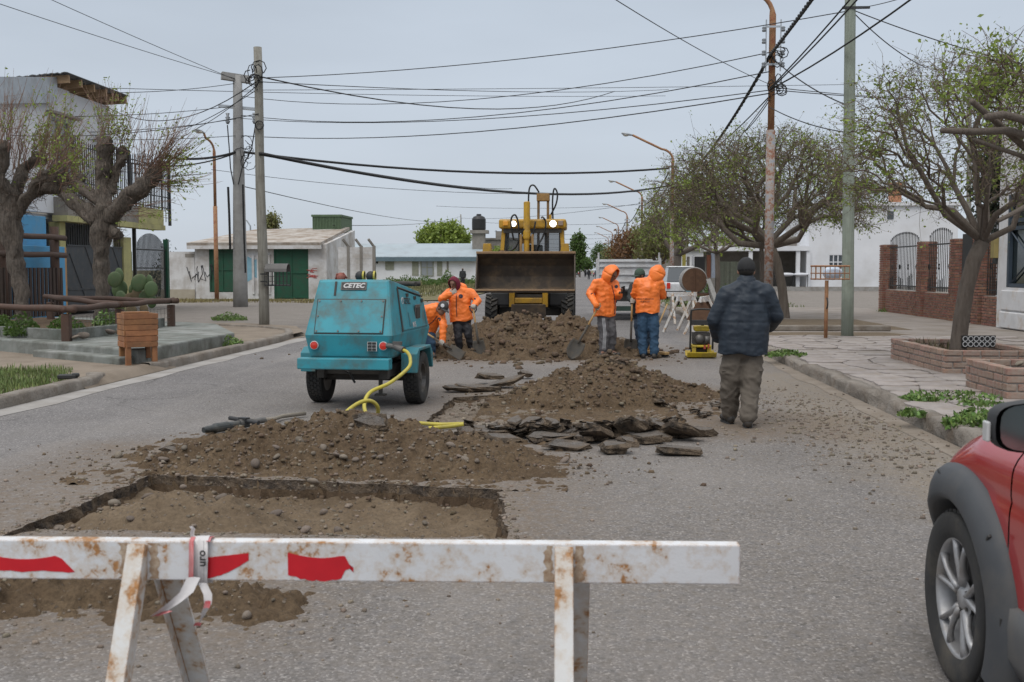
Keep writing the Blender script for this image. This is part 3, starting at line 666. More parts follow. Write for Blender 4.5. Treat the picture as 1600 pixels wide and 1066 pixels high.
gp = [(random.uniform(-19, XL - .5), random.uniform(60, 140), .05) for i in range(420)]
tuft('field_grass', gp, 26, .35, M('field_grass', (.12, .14, .05), (.17, .145, .07), 8, .8, 0, island=.35), 1.0, kind='stuff', label='rough grass on the empty lot before the long white building', cat='grass', wid=.03)
tuft('field_grass', [(random.uniform(XR + .6, 9.5), random.uniform(43, 75), .02) for i in range(140)], 26, .22, GRASS, .6, kind='stuff', label='weedy grass on the verge beyond the cross street', cat='grass', wid=.02)
# ================================================================ more materials
WHITEW = M('whitewash', (.66, .66, .67), (.50, .49, .485), 1.2, .9, .6, 24, .015, dirt=(.32, .28, .24), dscale=1.1, damt=.85, dlo=.45)
WHITEH = M('white_render', (.70, .71, .735), (.60, .61, .635), .5, .9, .35, 40, .01, dirt=(.45, .43, .41), dscale=.4, damt=.5)
BLUEW = M('blue_wall', (.10, .33, .55), (.075, .27, .47), 2, .85, .5, 25, .02, dirt=(.20, .33, .42), dscale=2, damt=.6)
YELW = M('yellow_wall', (.46, .43, .19), (.37, .345, .17), 2, .9, .4, 30, .01, dirt=(.25, .22, .12), dscale=2, damt=.6)
GREYW = M('raw_render', (.27, .25, .225), (.20, .185, .165), 1.5, .92, .5, 25, .015, dirt=(.14, .12, .10), dscale=1.2, damt=.7)
DKMET = M('dark_gate_metal', (.045, .052, .06), (.033, .038, .044), 3, .5, .2, 40, .003, dirt=(.10, .085, .07), dscale=4, damt=.5)
GRNMET = M('green_gate_metal', (.012, .085, .045), (.009, .06, .033), 3, .55, .2, 40, .003, dirt=(.05, .07, .045), dscale=3, damt=.5)
IRON = M('black_iron', (.02, .022, .024), (.03, .028, .026), 6, .55, .1)
GALV = M('galvanised_sheet', (.46, .49, .52), (.36, .39, .42), 2, .45, .2, 20, .004, metal=.4, dirt=(.2, .18, .16), dscale=1.5, damt=.6)
BLUROOF = M('blue_grey_roof', (.34, .40, .435), (.29, .345, .38), .6, .55, .15, 20, .004, dirt=(.22, .23, .235), dscale=.5, damt=.5)
BLUTRIM = M('blue_trim', (.11, .165, .20), None, 2, .6)
MOSSROOF = M('mossy_roof', (.50, .48, .455), (.31, .265, .22), 1.6, .95, .6, 20, .02, dirt=(.22, .165, .12), dscale=1.4, damt=.95, dlo=.40, stretch=(.25, 1, 1))
TIMBER = M('rafter_timber', (.36, .24, .14), (.25, .155, .085), 6, .8, .4, 60, .004, stretch=(.3, 1, 1))
LOGM = M('log_wood', (.085, .045, .03), (.05, .028, .02), 5, .75, .6, 30, .006, dirt=(.12, .085, .065), dscale=5, damt=.6)
PICK = M('picket_wood', (.05, .03, .022), (.033, .021, .016), 5, .8, .4, 40, .004, rnd=.25)
BINW = M('bin_wood', (.33, .15, .06), (.22, .095, .04), 7, .65, .4, 50, .003, rnd=.16, dirt=(.13, .07, .035), dscale=5, damt=.6)
POLEW = M('grey_pole_wood', (.30, .29, .255), (.19, .18, .155), 6, .9, .7, 30, .01, dirt=(.10, .085, .065), dscale=3, damt=.6, stretch=(4, 4, .25))
POLEG = M('green_grey_pole_wood', (.29, .325, .275), (.205, .235, .195), 6, .9, .6, 30, .01, dirt=(.13, .14, .11), dscale=3, damt=.5, stretch=(4, 4, .25))
POLEC = M('pole_concrete', (.33, .325, .315), (.26, .255, .245), 3, .9, .4, 40, .006, dirt=(.18, .165, .15), dscale=2, damt=.6)
LAMPR = rusty('rusty_lamp_post', (.25, .28, .33), (.155, .075, .05), .485, .56, 9, .004, .7)
LAMPB = rusty('rust_brown_post', (.26, .11, .06), (.17, .07, .04), .5, .6, 4, .004, .7)
GLASSG = M('lamp_glass', (.5, .47, .4), None, 5, .3, 0)
WIRE = M('black_cable', (.012, .012, .013), None, 5, .6, 0)
PORC = M('grey_insulator', (.22, .24, .26), None, 5, .35, 0)
def m_glass(name, c, r=.08):
    m, t, N, L, b = nodes(name); b.inputs['Base Color'].default_value = c + (1,); b.inputs['Roughness'].default_value = r; b.inputs['Specular IOR Level'].default_value = .8; return m
WIN = m_glass('window_glass', (.05, .06, .07)); CURT = m_glass('curtained_glass', (.24, .26, .28), .15)
BRICK = M('brick', (.27, .13, .09), (.195, .09, .062), 12, .92, .6, 70, .005, island=.28, dirt=(.32, .23, .18), dscale=9, damt=.5)
BRICKO = M('planter_brick', (.31, .19, .145), (.235, .14, .105), 9, .95, .8, 40, .010, rnd=.2, dirt=(.30, .25, .21), dscale=6, damt=.95, dlo=.42)
MORT = M('mortar', (.36, .33, .30), (.28, .25, .225), 8, .95, .5, 60, .005)
GRAF = M('black_spray_paint', (.06, .06, .065), None, 5, .7, 0); GRAFR = M('red_spray_paint', (.45, .07, .06), None, 5, .7, 0); GRAFB = M('blue_mural_paint', (.17, .36, .47), (.25, .42, .5), 6, .8, 0)
# ================================================================ corner house, far left of the junction
XF = -17.8
def L_(px, py): return DX(px, py, XF)
hs = thing('corner_house', (XF, 35, ZP), 'two storey white house with sheet metal parapet, rafter ends and a barred balcony', 'house')
def hp(b, name, mat, **k):     # part of the house, drawn in world coordinates
    b.v = [(v[0] - XF, v[1] - 35, v[2] - ZP) for v in b.v]; return b.obj(name, mat, hs, **k)
win0, win1 = L_(86, 172), L_(116, 186); wy0, wy1 = win0.y, win1.y; wz1, wz0 = 6.75, 4.55
b = MB(); T = .25; XW = XF - .15
b.prism([(27, 3.5), (wy0, 3.5), (wy0, 7.95), (34.9, 7.9), (27, 6.55)], (XW - T, 0, 0), (0, 1, 0), (0, 0, 1), (T, 0, 0))
for y0, y1, z0, z1 in ((wy1, 39.3, 3.5, 7.75), (wy0, wy1, wz1, 7.8), (wy0, wy1, 3.5, wz0)): b.bb((XW - T, y0, z0), (XW, y1, z1))
b.bb((XW - 9, 39.05, .1), (XW - T, 39.3, 7.75)); b.bb((XW - 9, 27, .1), (XW - T - .002, 27.25, 7.75)); b.bb((XW - 9, 27.25, 3.3), (XW - T - .002, 39.05, 3.45))
hp(b, 'wall', WHITEH)
b = MB(); b.bb((XW - 3.2, 27.25, .1), (XW - 3.0, 39.04, 3.3)); hp(b, 'recess_wall', WHITEH)
b = MB(); b.prism([(27, 5.9), (34.9, 7.2), (34.9, 8.05), (27, 6.66)], (XF - .148, 0, 0), (0, 1, 0), (0, 0, 1), (.25, 0, 0)); hp(b, 'parapet_sheet', GALV)
b = MB()
for i in range(72):
    x = .55 - i * .11
    b.add([(XF + x, 34.72, 8.16 - (.55 - x) * .07 + .02 * (i % 2)), (XF + x - .11, 34.72, 8.16 - (.66 - x) * .07 + .02 * ((i + 1) % 2)), (XF + x - .11, 39.6, 8.16 - (.66 - x) * .07 + .02 * ((i + 1) % 2)), (XF + x, 39.6, 8.16 - (.55 - x) * .07 + .02 * (i % 2))], [(0, 1, 2, 3)])
hp(b, 'roof', M('corrugated_roof', (.16, .17, .18), (.11, .115, .12), 3, .6), solid=.02)
for y in (34.95, 35.85, 36.8, 37.75, 38.7, 39.4):
    b = MB(); b.beam((XF - 2.5, y, 7.85), (XF + .5, y, 7.99), .09, .26); hp(b, 'rafter', TIMBER)
b = MB(); b.bb((XW - .14, wy0, wz0), (XW - .10, wy1, wz1)); fr = hp(b, 'window', CURT)
b = MB()
for y in (wy0 + .05, (wy0 + wy1) / 2, wy1 - .05): b.bb((XW - .11, y - .05, wz0), (XW - .02, y + .05, wz1))
b.bb((XW - .11, wy0, wz1 - .1), (XW - .021, wy1, wz1)); b.bb((XW - .11, wy0, wz0), (XW - .021, wy1, wz0 + .1)); b.v = [(v[0] - XF, v[1] - 35, v[2] - ZP) for v in b.v]
b.obj('frame', M('grey_window_frame', (.30, .33, .34), None, 5, .6), fr)
b = MB(); b.bb((XW - .02, wy0 - .3, wz1 + .08), (XF + .12, wy1 + .35, wz1 + .16)); hp(b, 'lintel', GREYW)
b = MB(); b.beam((XF - .02, 37.9, 6.45), (XF - .02, 38.9, 6.25), .05, .1); b.beam((XF - .02, 37.9, 6.1), (XF - .02, 38.7, 5.95), .05, .08); hp(b, 'wall_bracket', GREYW)
# balcony slab over the gates
b = MB(); b.bb((XF - 3, 34.9, 3.42), (XF + .35, 43.0, 4.05)); hp(b, 'balcony_slab', GREYW)
b = MB(); b.bb((XF - .1, 34.7, 3.22), (XF + .42, 43.1, 3.42)); hp(b, 'balcony_beam', YELW)
b = MB(); b.bb((XF + .02, 40.6, 3.43), (XF + .37, 43.05, 4.06)); hp(b, 'balcony_edge', YELW)
b = MB(); ys = np.arange(35.6, 44.0, .16)
for y in ys: b.bb((XF + .24, y - .012, 4.06), (XF + .265, y + .012, 6.15 + .1 * math.sin(y * 2)))
for x in np.arange(XF + .1, XF - 3, -.16): b.bb((x - .012, 43.95, 3.6), (x + .012, 43.975, 6.1))
for z in (4.15, 4.6, 5.85): b.bb((XF + .235, 35.5, z), (XF + .27, 44, z + .04))
hp(b, 'balcony_bars', IRON, kind='stuff')
b = MB(); b.bb((XF + .2, 43.95, 3.45), (XF + .3, 44.06, 6.2)); b.bb((XF + .2, 35.5, 4.0), (XF + .3, 35.6, 6.2)); b.bb((XF + .2, 40, 4.0), (XF + .3, 40.1, 6.2)); hp(b, 'balcony_post', IRON, kind='stuff')
# ground floor: blue front, yellow pillars
def wallthing(name, lo, hi, mat, label, cat='wall'):
    b = MB(); b.bb(lo, hi); return b.obj(name, mat, label=label, cat=cat, bevel=.02)
wallthing('blue_wall', (XF - .5, 26, 0), (XF + .1, L_(69, 400).y, 3.33), BLUEW, 'tall bright blue rendered wall behind the pollarded trees')
wallthing('blue_wall', (XF + .12, 26, 0), (XF + .5, L_(79, 400).y, 2.35), BLUEW, 'lower bright blue wall with an orange end, behind the dark pickets')
b = MB(); y0 = L_(79, 400).y; b.bb((XF + .1, y0 + .003, 0), (XF + .49, y0 + .12, 2.33)); b.obj('wall_end', M('orange_timber', (.48, .27, .12), None, 5, .8), label='pale orange timber edge closing the low blue wall', cat='timber')
wallthing('gate_pillar', (XF - .35, 34.9, 0), (XF + .05, 35.3, 3.21), YELW, 'yellow pillar at the blue wall side of the dark panel gate', 'pillar')
wallthing('gate_pillar', (XF - .35, 39.8, 0), (XF + .08, 40.5, 2.85), YELW, 'pale yellow pillar between the panel gate and the barred gate', 'pillar')
gt = thing('panel_gate', (XF, 37.5, ZP), 'dark grey double gate of folded steel panels topped by an arch of spikes', 'gate')
for y0, y1 in ((35.35, 37.52), (37.56, 39.75)):
    b = MB(); b.bb((-.03, y0 - 37.5, .08), (.03, y1 - 37.5, 2.3)); lf = b.obj('gate_leaf', DKMET, gt)
    b = MB(); L2 = y1 - y0
    for z in (.05, .75, 2.28): b.bb((.032, y0 - 37.5, z), (.06, y1 - 37.5, z + .05))
    for k in range(-1, 3):
        s0 = max(y0, y0 + k * L2 * .55); 
        pts = []
        for f_ in np.linspace(0, 1, 9):
            yy = y0 + (k + 1.1 * f_) * L2 * .62; zz = 2.28 - 2.1 * f_
            if y0 < yy < y1: pts.append((.03, yy - 37.5, zz))
        if len(pts) > 1: b.tube(pts, .028, 4)
    b.obj('fold', DKMET, lf)
b = MB()
for y in np.arange(35.4, 39.75, .17):
    t = (y - 37.55) / 2.2; b.bb((-.012, y - 37.5 - .012, 2.3), (.012, y - 37.5 + .012, 2.5 + .75 * math.sqrt(max(0, 1 - t * t))))
b.obj('spikes', IRON, gt, kind='stuff')
gt = thing('barred_gate', (XF, 42, ZP), 'black barred gate with an arched top and dark green corner post', 'gate')
b = MB()
for y in np.arange(41.0, 44.1, .12):
    t = (y - 42.5) / 1.6; b.bb((-.014, y - 42 - .014, .08), (.014, y - 42 + .014, 2.0 + .95 * math.sqrt(max(0, 1 - t * t))))
for z in (.1, 1.5, 2.25): b.bb((-.02, -1, z), (.02, 2.1, z + .05))
b.obj('bars', IRON, gt, kind='stuff')
b = MB(); b.bb((-.09, 2.05, 0), (.09, 2.25, 2.75)); b.obj('post', GRNMET, gt); b = MB(); b.bb((-.06, -1.1, 0), (.06, -.98, 4)); b.obj('post', IRON, gt)
b = MB(); b.bb((-.1, -1.52, 1.2), (.1, -1.48, 1.75)); 
sh = thing('plank_shed', (-20.8, 44.5, 0), 'weathered grey plank screen with a rounded top behind the barred gate', 'shed')
for i in range(14):
    y = -1.9 + i * .22; b = MB(); b.bb((-.03, y, .1), (.03 + .01 * (i % 3), y + .2, 1.9 + 1.15 * math.sqrt(max(0, 1 - ((y + .5) / 1.5) ** 2)))); b.obj('plank', M('grey_planks', (.20, .185, .175), (.14, .13, .12), 6, .9, .4, rnd=.25) if i == 0 else bpy.data.materials['grey_planks'], sh)
wallthing('green_door', (-20.3, 45.3, 0), (-20.1, 46.0, 2.4), GRNMET, 'dark green door leaf behind the barred gate', 'door')
# brown picket fence with log rails before the blue wall
pf = thing('picket_fence', (XF + 1.1, 33, ZP - .03), 'dark brown picket fence with two round log rails on stub posts', 'fence')
for i in range(34):
    y = -8 + i * .235; b = MB(); b.bb((-.02, y, .05), (.02, y + .14, 1.55)); b.obj('picket', PICK, pf)
for z in (1.95, 2.5):
    b = MB(); b.tube([(.06 + .01 * math.sin(i), -8.0 + i, z + .015 * math.sin(i * 2)) for i in range(9)], .09, 10); b.obj('log_rail', LOGM, pf, smooth=True)
for y in (-.35, -3.4, -6.5): b = MB(); b.tube([(-.1, y, 0), (-.1, y, 2.85)], .14, 10); b.obj('post', LOGM, pf, smooth=True)
# ================================================================ white garage with green doors, across the side street
YG = 55.0; gx = lambda px: DY(px, 430, YG).x
gz = lambda py: CAM_H + (422 - py) / F * YG
ga = thing('green_door_garage', (-17, YG, 0), 'long whitewashed garage with two green doors and a mossy sloping roof', 'building')
def gpart(b, name, mat, par=None, **k):
    b.v = [(v[0] + 17, v[1] - YG, v[2]) for v in b.v]; return b.obj(name, mat, par or ga, **k)
xa, xb = gx(305), gx(503); zt = gz(383); dz0 = .35
d1, d2 = (gx(327), gx(368)), (gx(428), gx(482))
b = MB(); Tz = .25
for x0, x1, z0, z1 in ((xa, d1[0], 0, zt), (d1[1], d2[0], 0, zt), (d2[1], xb, 0, zt), (d1[0], d1[1], gz(388), zt), (d2[0], d2[1], gz(387), zt), (d1[0], d1[1], 0, .4)): b.bb((x0, YG, z0), (x1, YG + Tz, z1))
b.bb((xa, YG + Tz, 0), (xa + .25, YG + 7, zt)); gpart(b, 'front_wall', WHITEW)
b = MB(); b.prism([(0, 0), (7, 0), (7, gz(352)), (0, zt + .05)], (xb, YG + .01, 0), (0, 1, 0), (0, 0, 1), (.25, 0, 0)); gpart(b, 'gable_wall', WHITEW)
b = MB(); b.add([(xa - .3, YG - .35, zt - .02), (xb + .05, YG - .35, zt - .02), (xb + .05, YG + 6.6, gz(352) + .02), (xa + 1.2, YG + 6.6, gz(352) - .1)], [(0, 1, 2, 3)]); gpart(b, 'roof', MOSSROOF, solid=-.16, fix=False)
b = MB(); b.bb((xa - .3, YG - .36, zt - .2), (xb + .05, YG - .2, zt - .015)); gpart(b, 'eave', WHITEW)
for (x0, x1), z1, z0 in ((d1, gz(388), .4), (d2, gz(387), .05)):
    b = MB(); b.bb((x0, YG + .06, z0), (x1, YG + .10, z1)); dr = gpart(b, 'garage_door', GRNMET)
    b = MB()
    for x in (x0 + .04, (x0 + x1) / 2, x1 - .04): b.bb((x - .035, YG + .02, z0), (x + .035, YG + .058, z1))
    for z in (z0 + .05, (z0 + z1) / 2, z1 - .3): b.bb((x0, YG + .022, z), (x1, YG + .056, z + .06))
    gpart(b, 'door_frame', GRNMET, dr)
b = MB(); r2 = random.Random(3); xg = gx(312)
for k in range(9):
    p = [(xg + k * .17 - .5 + r2.uniform(-.2, .2), YG - .006, 1.2 + r2.uniform(-.3, .7)) for _ in range(4)]; b.tube(p, .022, 4)
gpart(b, 'graffiti', GRAF, kind='stuff')
b = MB()
for k in range(7):
    p = [(gx(489) + r2.uniform(-.35, .3), YG - .006, gz(423 if k % 2 else 432) + r2.uniform(-.1, .12)) for _ in range(4)]; b.tube(p, .016, 4)
gpart(b, 'graffiti', GRAFR, kind='stuff')
b = MB(); b.prism([(0, 0), (.5, .3), (.9, .1), (1.1, .8), (1, 1.5), (.5, 1.2), (.1, 1.4)], (gx(384), YG - .012, .9), (1, 0, 0), (0, 0, 1), (0, .01, 0)); gpart(b, 'mural', GRAFB)
b = MB()
for x in (gx(396), gx(404), gx(421)): b.bb((x - .06, YG - .08, .3), (x + .06, YG - .002, zt - .5))
gpart(b, 'downpipe', WHITEW, kind='stuff')
b = MB(); b.bb((gx(447), YG + 5.6, gz(352) - .12), (gx(496), YG + 8.5, gz(335) + .3)); wt = b.obj('rooftop_tank_box', M('green_sheet', (.10, .155, .085), (.07, .11, .06), 3, .7), label='dull green ribbed box on the roof of the white garage', cat='roof box'); 
b = MB()
x0 = gx(447) - wt.location.x; x1 = gx(496) - wt.location.x
for i in range(19): x = x0 + .05 + i * (x1 - x0 - .1) / 18; b.bb((x - .03, -1.45 - .06, .1), (x + .03, -1.455, .85))
b.bb((x0 - .05, -1.55, .86), (x1 + .05, 1.5, .98)); b.obj('ribs', bpy.data.materials['green_sheet'], wt, kind='stuff')
# walls beside the garage
wl = thing('rendered_wall', (gx(280), YG, 0), 'low whitewashed yard wall with black scrawl, beside the garage', 'wall')
b = MB(); b.bb((gx(252) - gx(280), 0, 0), (xa - .02 - gx(280), .2, gz(393))); b.obj('wall', WHITEW, wl); b = MB(); b.bb((gx(252) - gx(280), -.06, .05), (xa - .02 - gx(280), -.003, .55)); b.obj('plinth', M('stained_plinth', (.42, .38, .31), (.33, .29, .23), 2, .9, .4), wl)
b = MB(); b.bb((gx(290) - gx(280), -.01, gz(402)), (xa - .05 - gx(280), -.002, gz(396))); b.obj('patch', GREYW, wl)
ty = 55.3; wl = thing('precast_wall', (gx(540), ty, 0), 'grey white block wall with raking concrete posts carrying wire, beside the garage', 'wall')
for x0, x1 in ((gx(527), gx(542)), (gx(545), gx(562)), (gx(565), gx(583))):
    for k in range(9):
        b = MB(); b.bb((x0 - gx(540), -.06, k * .31), (x1 - gx(540), .06, k * .31 + .30)); b.obj('block_course', WHITEW, wl)
for px in (543, 563, 583):
    b = MB(); x = gx(px) - gx(540); b.bb((x - .07, -.1, 0), (x + .07, .1, 2.85)); b.beam((x, 0, 2.8), (x - .25, -.25, 3.2), .1, .1); b.obj('post', GREYW, wl)
# ================================================================ long white building with blue-grey roof
YL = 150.0; lx = lambda px: DY(px, 430, YL).x
lz = lambda py: CAM_H + (422 - py) / F * YL
lb = thing('long_white_building', (lx(640), YL, 0), 'long low white building with a blue grey sheet metal roof', 'building'); ox = lx(640)
b = MB(); b.bb((lx(500) - ox, 0, 0), (lx(751) - ox, 8, lz(404))); b.obj('wall', WHITEH, lb)
b = MB(); b.add([(lx(498) - ox, -.6, lz(403)), (lx(751) - ox, -.6, lz(403)), (lx(757) - ox, 8, lz(380)), (lx(500) - ox, 8, lz(380))], [(0, 1, 2, 3)]); rf = b.obj('roof', BLUROOF, lb, solid=-.15, fix=False)
b = MB()
for i in range(48):
    x = lx(500) + i * .5 - ox
    if x < lx(750) - ox: b.beam((x, -.62, lz(403) + .08), (x + .3, 8, lz(380) + .08), .06, .08)
b.obj('roof_seams', BLUTRIM, rf, kind='stuff')
b = MB(); b.bb((lx(498) - ox, -.72, lz(403) - .5), (lx(751) - ox, -.61, lz(403) + .05)); b.obj('fascia', BLUTRIM, lb)
FRG = M('grey_green_frame', (.27, .28, .22), None, 4, .8)
for px0, px1, py0, py1, nm, m in ((603, 615, 408, 421, 'window', FRG), (585, 591, 408, 412, 'vent', IRON), (644, 654, 408, 431, 'door', FRG), (658, 677, 407, 431, 'window', CURT), (683, 691, 407, 431, 'door', FRG), (698, 701, 404, 424, 'drain_pipe', GREYW)):
    b = MB(); b.bb((lx(px0) - ox, -.08, lz(py1)), (lx(px1) - ox, -.003, lz(py0))); wn = b.obj(nm, m, lb)
    if nm == 'window':
        b = MB(); 
        for f_ in (0, .5, 1): x = lx(px0 + (px1 - px0) * f_) - ox; b.bb((x - .07, -.13, lz(py1)), (x + .07, -.082, lz(py0)))
        for f_ in (0, .55, 1): z = lz(py1 + (py0 - py1) * f_); b.bb((lx(px0) - ox, -.128, z - .05), (lx(px1) - ox, -.084, z + .05))
        b.obj('frame', FRG, wn)
tw = thing('water_tank', (lx(743), 155, 0), 'black plastic water tank on a small tower behind the long building', 'water tank')
b = MB(); b.lathe([(0, 7.4), (.95, 7.4), (1.02, 7.6), (1.02, 9.0), (.8, 9.35), (.35, 9.55), (.35, 9.75), (0, 9.75)], n=20); b.obj('tank', M('black_plastic', (.018, .019, .021), None, 4, .5), tw, smooth=False); b = MB(); b.bb((-.9, -.9, 0), (.9, .9, 6.9)); b.bb((-1.2, -1.2, 6.9), (1.4, 1.2, 7.38)); b.obj('tower', GREYW, tw)
gb = thing('block_house', (lx(770), 158, 0), 'unrendered grey block house beyond the water tank', 'house'); b = MB(); b.bb((-2.2, 0, 0), (3.2, 8, 6.1)); b.obj('wall', GREYW, gb); b = MB(); b.bb((-2.4, -.2, 6.1), (3.4, 8.2, 6.35)); b.obj('roof', GREYW, gb)
b = MB(); b.bb((-.3, 1, 6.35), (.9, 2, 7.4)); b.obj('chimney', GREYW, gb)
# ================================================================ right side: brick fence, white houses
def brick_wall(b, x0, x1, y0, y1, z0, z1, bl=.25, bh=.078, j=.021, rr=random.Random(5), out=.012):
    """a box clad in bricks: laid along X faces and Y faces with running bond; b receives bricks"""
    k = 0; z = z0
    while z + bh <= z1 + .01:
        for (a0, a1, fixed, ax) in ((x0, x1, y0, 0), (y0, y1, x0, 1)):
            p = a0 - (bl / 2 if k % 2 else 0)
            while p < a1 - .02:
                q0, q1 = max(p, a0), min(p + bl - j, a1)
                if q1 - q0 > .03:
                    o = rr.uniform(0, out)
                    if ax == 0: b.bb((q0, fixed - o - .006, z), (q1, fixed + .06, z + bh - j))
                    else: b.bb((fixed - o - .006, q0 + .004, z), (fixed + .06, q1, z + bh - j))
                p += bl
        z += bh; k += 1
XB = 10.55
bf = thing('brick_fence', (XB, 31, ZP), 'red brick fence with square piers and black iron bar panels', 'fence')
piers = [DX(1377, 470, XB).y, DX(1424, 470, XB).y, DX(1458, 470, XB).y, DX(1487, 470, XB).y, DX(1552, 470, XB).y]
piers = [38.2, 34.0, 31.0, 29.2, 27.0]
br = MB(); co = MB()
segs = [(34.45, 37.8), (31.4, 33.6), (27.3, 28.8)]
for y0, y1 in segs:
    brick_wall(br, XB, XB + .22, y0 + .01, y1 - .01, .0, .78); co.bb((XB + .012, y0 + .02, 0), (XB + .23, y1 - .02, .77))
for i, y in enumerate(piers):
    h = 2.35 if i < 4 else .8; brick_wall(br, XB - .06, XB + .42, y - .24, y + .24, .0, h, .24); co.bb((XB - .045, y - .225, 0), (XB + .40, y + .23, h - .01))
for bb_ in (br, co): bb_.v = [(v[0] - XB, v[1] - 31, v[2]) for v in bb_.v]
br.obj('bricks', BRICK, bf, kind='stuff', fix=False); co.obj('mortar_core', MORT, bf, kind='stuff')
b = MB()
for y0, y1 in segs + [(25.4, 26.7)]:
    c, hw = (y0 + y1) / 2, (y1 - y0) / 2
    for y in np.arange(y0, y1, .16):
        t = (y - c) / hw; zt_ = 2.28 + .36 * math.sqrt(max(0, 1 - t * t)); b.bb((.09, y - 31 - .009, .8), (.108, y - 31 + .009, zt_)); b.bb((.085, y - 31 - .018, zt_), (.113, y - 31 + .018, zt_ + .07))
    for z in (.9, 2.2): b.bb((.085, y0 - 31, z), (.115, y1 - 31, z + .04))
    for y in np.arange(y0 + .3, y1, .9): b.lathe([(.06, -.01), (.09, -.01), (.09, .01), (.06, .01)], (.1, y - 31, 1.55), 'X', 10)
    for y in np.arange(y0 + .09, y1, .19): t = (y - c) / hw; b.bb((.09, y - 31 - .008, .8), (.105, y - 31 + .008, 1.35 - .2 * abs(math.cos(t * 3))))
b.obj('iron_bars', IRON, bf, kind='stuff')
b = MB(); b.bb((.02, -1.28, .02), (.10, -.55, 2.45)); b.bb((-.01, -1.3, 1.1), (.012, -1.2, 1.4)); b.obj('gate', IRON, bf); b = MB(); b.bb((-.1, -3.4, 1.6), (.08, -3.1, 2.05)); b.obj('mailbox', IRON, bf, bevel=.02)
b = MB(); b.bb((.3, -.25, .1), (.45, 7, 2.0)); 
# yard and house behind the fence
wallthing('white_house', (14.5, 24, 0), (22, 40.5, 3.3), WHITEH, 'plain white single storey house behind the brick fence', 'house')
b = MB(); b.bb((14.2, 23.8, 3.3), (22.3, 40.8, 3.5)); b.obj('flat_roof', GREYW, bpy.data.objects['white_house'], fix=True); bpy.data.objects['flat_roof'].location = -bpy.data.objects['white_house'].location
sheet('yard', [(10.75, 10), (30, 10), (30, 42), (10.75, 42)], ZP, GRAVEL)
# near white building with dark door-window
nh = thing('street_house', (XB - .1, 23, ZP), 'peeling white house front with a dark barred window and stepped plinth', 'house')
ny = lambda px: DX(px, 450, XB - .1).y - 23
PEEL = rusty('peeling_white', (.68, .68, .69), (.28, .23, .18), .60, .66, 2.2, 0, .85)
b = MB(); y1, y0 = ny(1558), -9.0; wy1_, wy0_ = ny(1572), ny(1572) - 2.6
for a0, a1, z0, z1 in ((wy1_, y1, 0, 6.2), (wy0_, wy1_, 0, 1.02), (wy0_, wy1_, 3.3, 6.2), (y0, wy0_, 0, 6.2)): b.bb((0, a0, z0), (.3, a1, z1))
b.bb((.3, y1 - .25, 0), (8, y1, 6.2)); b.obj('wall', PEEL, nh)
b = MB(); b.bb((-.08, y0, .02), (-.003, wy1_ + .2, .42)); b.bb((-.05, y0, .46), (-.003, wy1_ + .2, .95)); b.obj('plinth', PEEL, nh, bevel=.03)
b = MB(); b.bb((.10, wy0_, 1.02), (.14, wy1_, 3.3)); wn = b.obj('window', m_glass('dark_window', (.02, .028, .03)), nh)
b = MB()
for a in (wy0_ + .06, (wy0_ + wy1_) / 2, wy1_ - .06): b.bb((.0, a - .06, 1.03), (.09, a + .06, 3.29))
for z in (1.03, 2.42, 2.6, 3.2): b.bb((.005, wy0_, z), (.085, wy1_, z + .09))
b.tube([(.05, wy1_ - .1, 2.4), (.05, (wy0_ + wy1_) / 2, 1.7), (.05, wy1_ - .1, 1.1)], .025, 4); b.tube([(.05, wy1_ - .1, 3.25), (.05, (wy0_ + wy1_) / 2, 2.65)], .025, 4)
b.obj('frame', M('slate_blue_metal', (.045, .065, .09), None, 5, .5), wn)
b = MB(); b.bb((-.12, ny(1556) - .12, 1.75), (-.003, ny(1556) + .12, 2.35)); b.obj('meter_box', M('mustard_metal', (.30, .24, .09), None, 5, .6), nh, bevel=.01)
# white house across the cross street
YW = 80.0; wx = lambda px: DY(px, 430, YW).x
wz = lambda py: CAM_H + (422 - py) / F * YW
wh = thing('white_porch_house', (wx(1263), YW, 0), 'large white house with a deep columned porch and a barred white window', 'house'); ox = wx(1263)
w0, w1, v0, v1 = wx(1295) - ox, wx(1316) - ox, wz(421), wz(399)
b = MB()
for x0, x1, z0, z1 in ((0, w0, 0, 6.3), (w1, wx(1495) - ox, 0, 6.3), (w0, w1, 0, v0), (w0, w1, v1, 6.3)): b.bb((x0, 0, z0), (x1, .3, z1))
b.bb((0, .3, 0), (.3, 9, 6.3)); b.obj('wall', WHITEH, wh)
b = MB(); b.bb((w0, .12, v0), (w1, .16, v1)); wn = b.obj('window', WIN, wh)
b = MB()
for f_ in (0, .33, .67, 1): b.bb((w0 + (w1 - w0) * f_ - .035, .02, v0), (w0 + (w1 - w0) * f_ + .035, .11, v1))
for f_ in (0, .5, 1): b.bb((w0, .025, v0 + (v1 - v0) * f_ - .035), (w1, .105, v0 + (v1 - v0) * f_ + .035))
b.obj('window_bars', WHITEH, wn)
b = MB(); b.bb((wx(1110) - ox, 4.5, 0), (-.01, 4.8, 4.2)); b.obj('porch_wall', GREYW, wh); b = MB(); b.bb((wx(1105) - ox, -.3, 3.0), (-.02, 5.2, 3.35)); b.obj('porch_roof', WHITEH, wh)
for px in (1172, 1246, 1262): b = MB(); b.bb((wx(px) - ox - .14, -.2, 0), (wx(px) - ox + .14, .1, 3.0)); b.obj('porch_column', WHITEH, wh)
b = MB(); b.bb((wx(1105) - ox, -.6, .02), (wx(1495) - ox, 4.5, .34)); b.obj('porch_floor', CONC, wh)
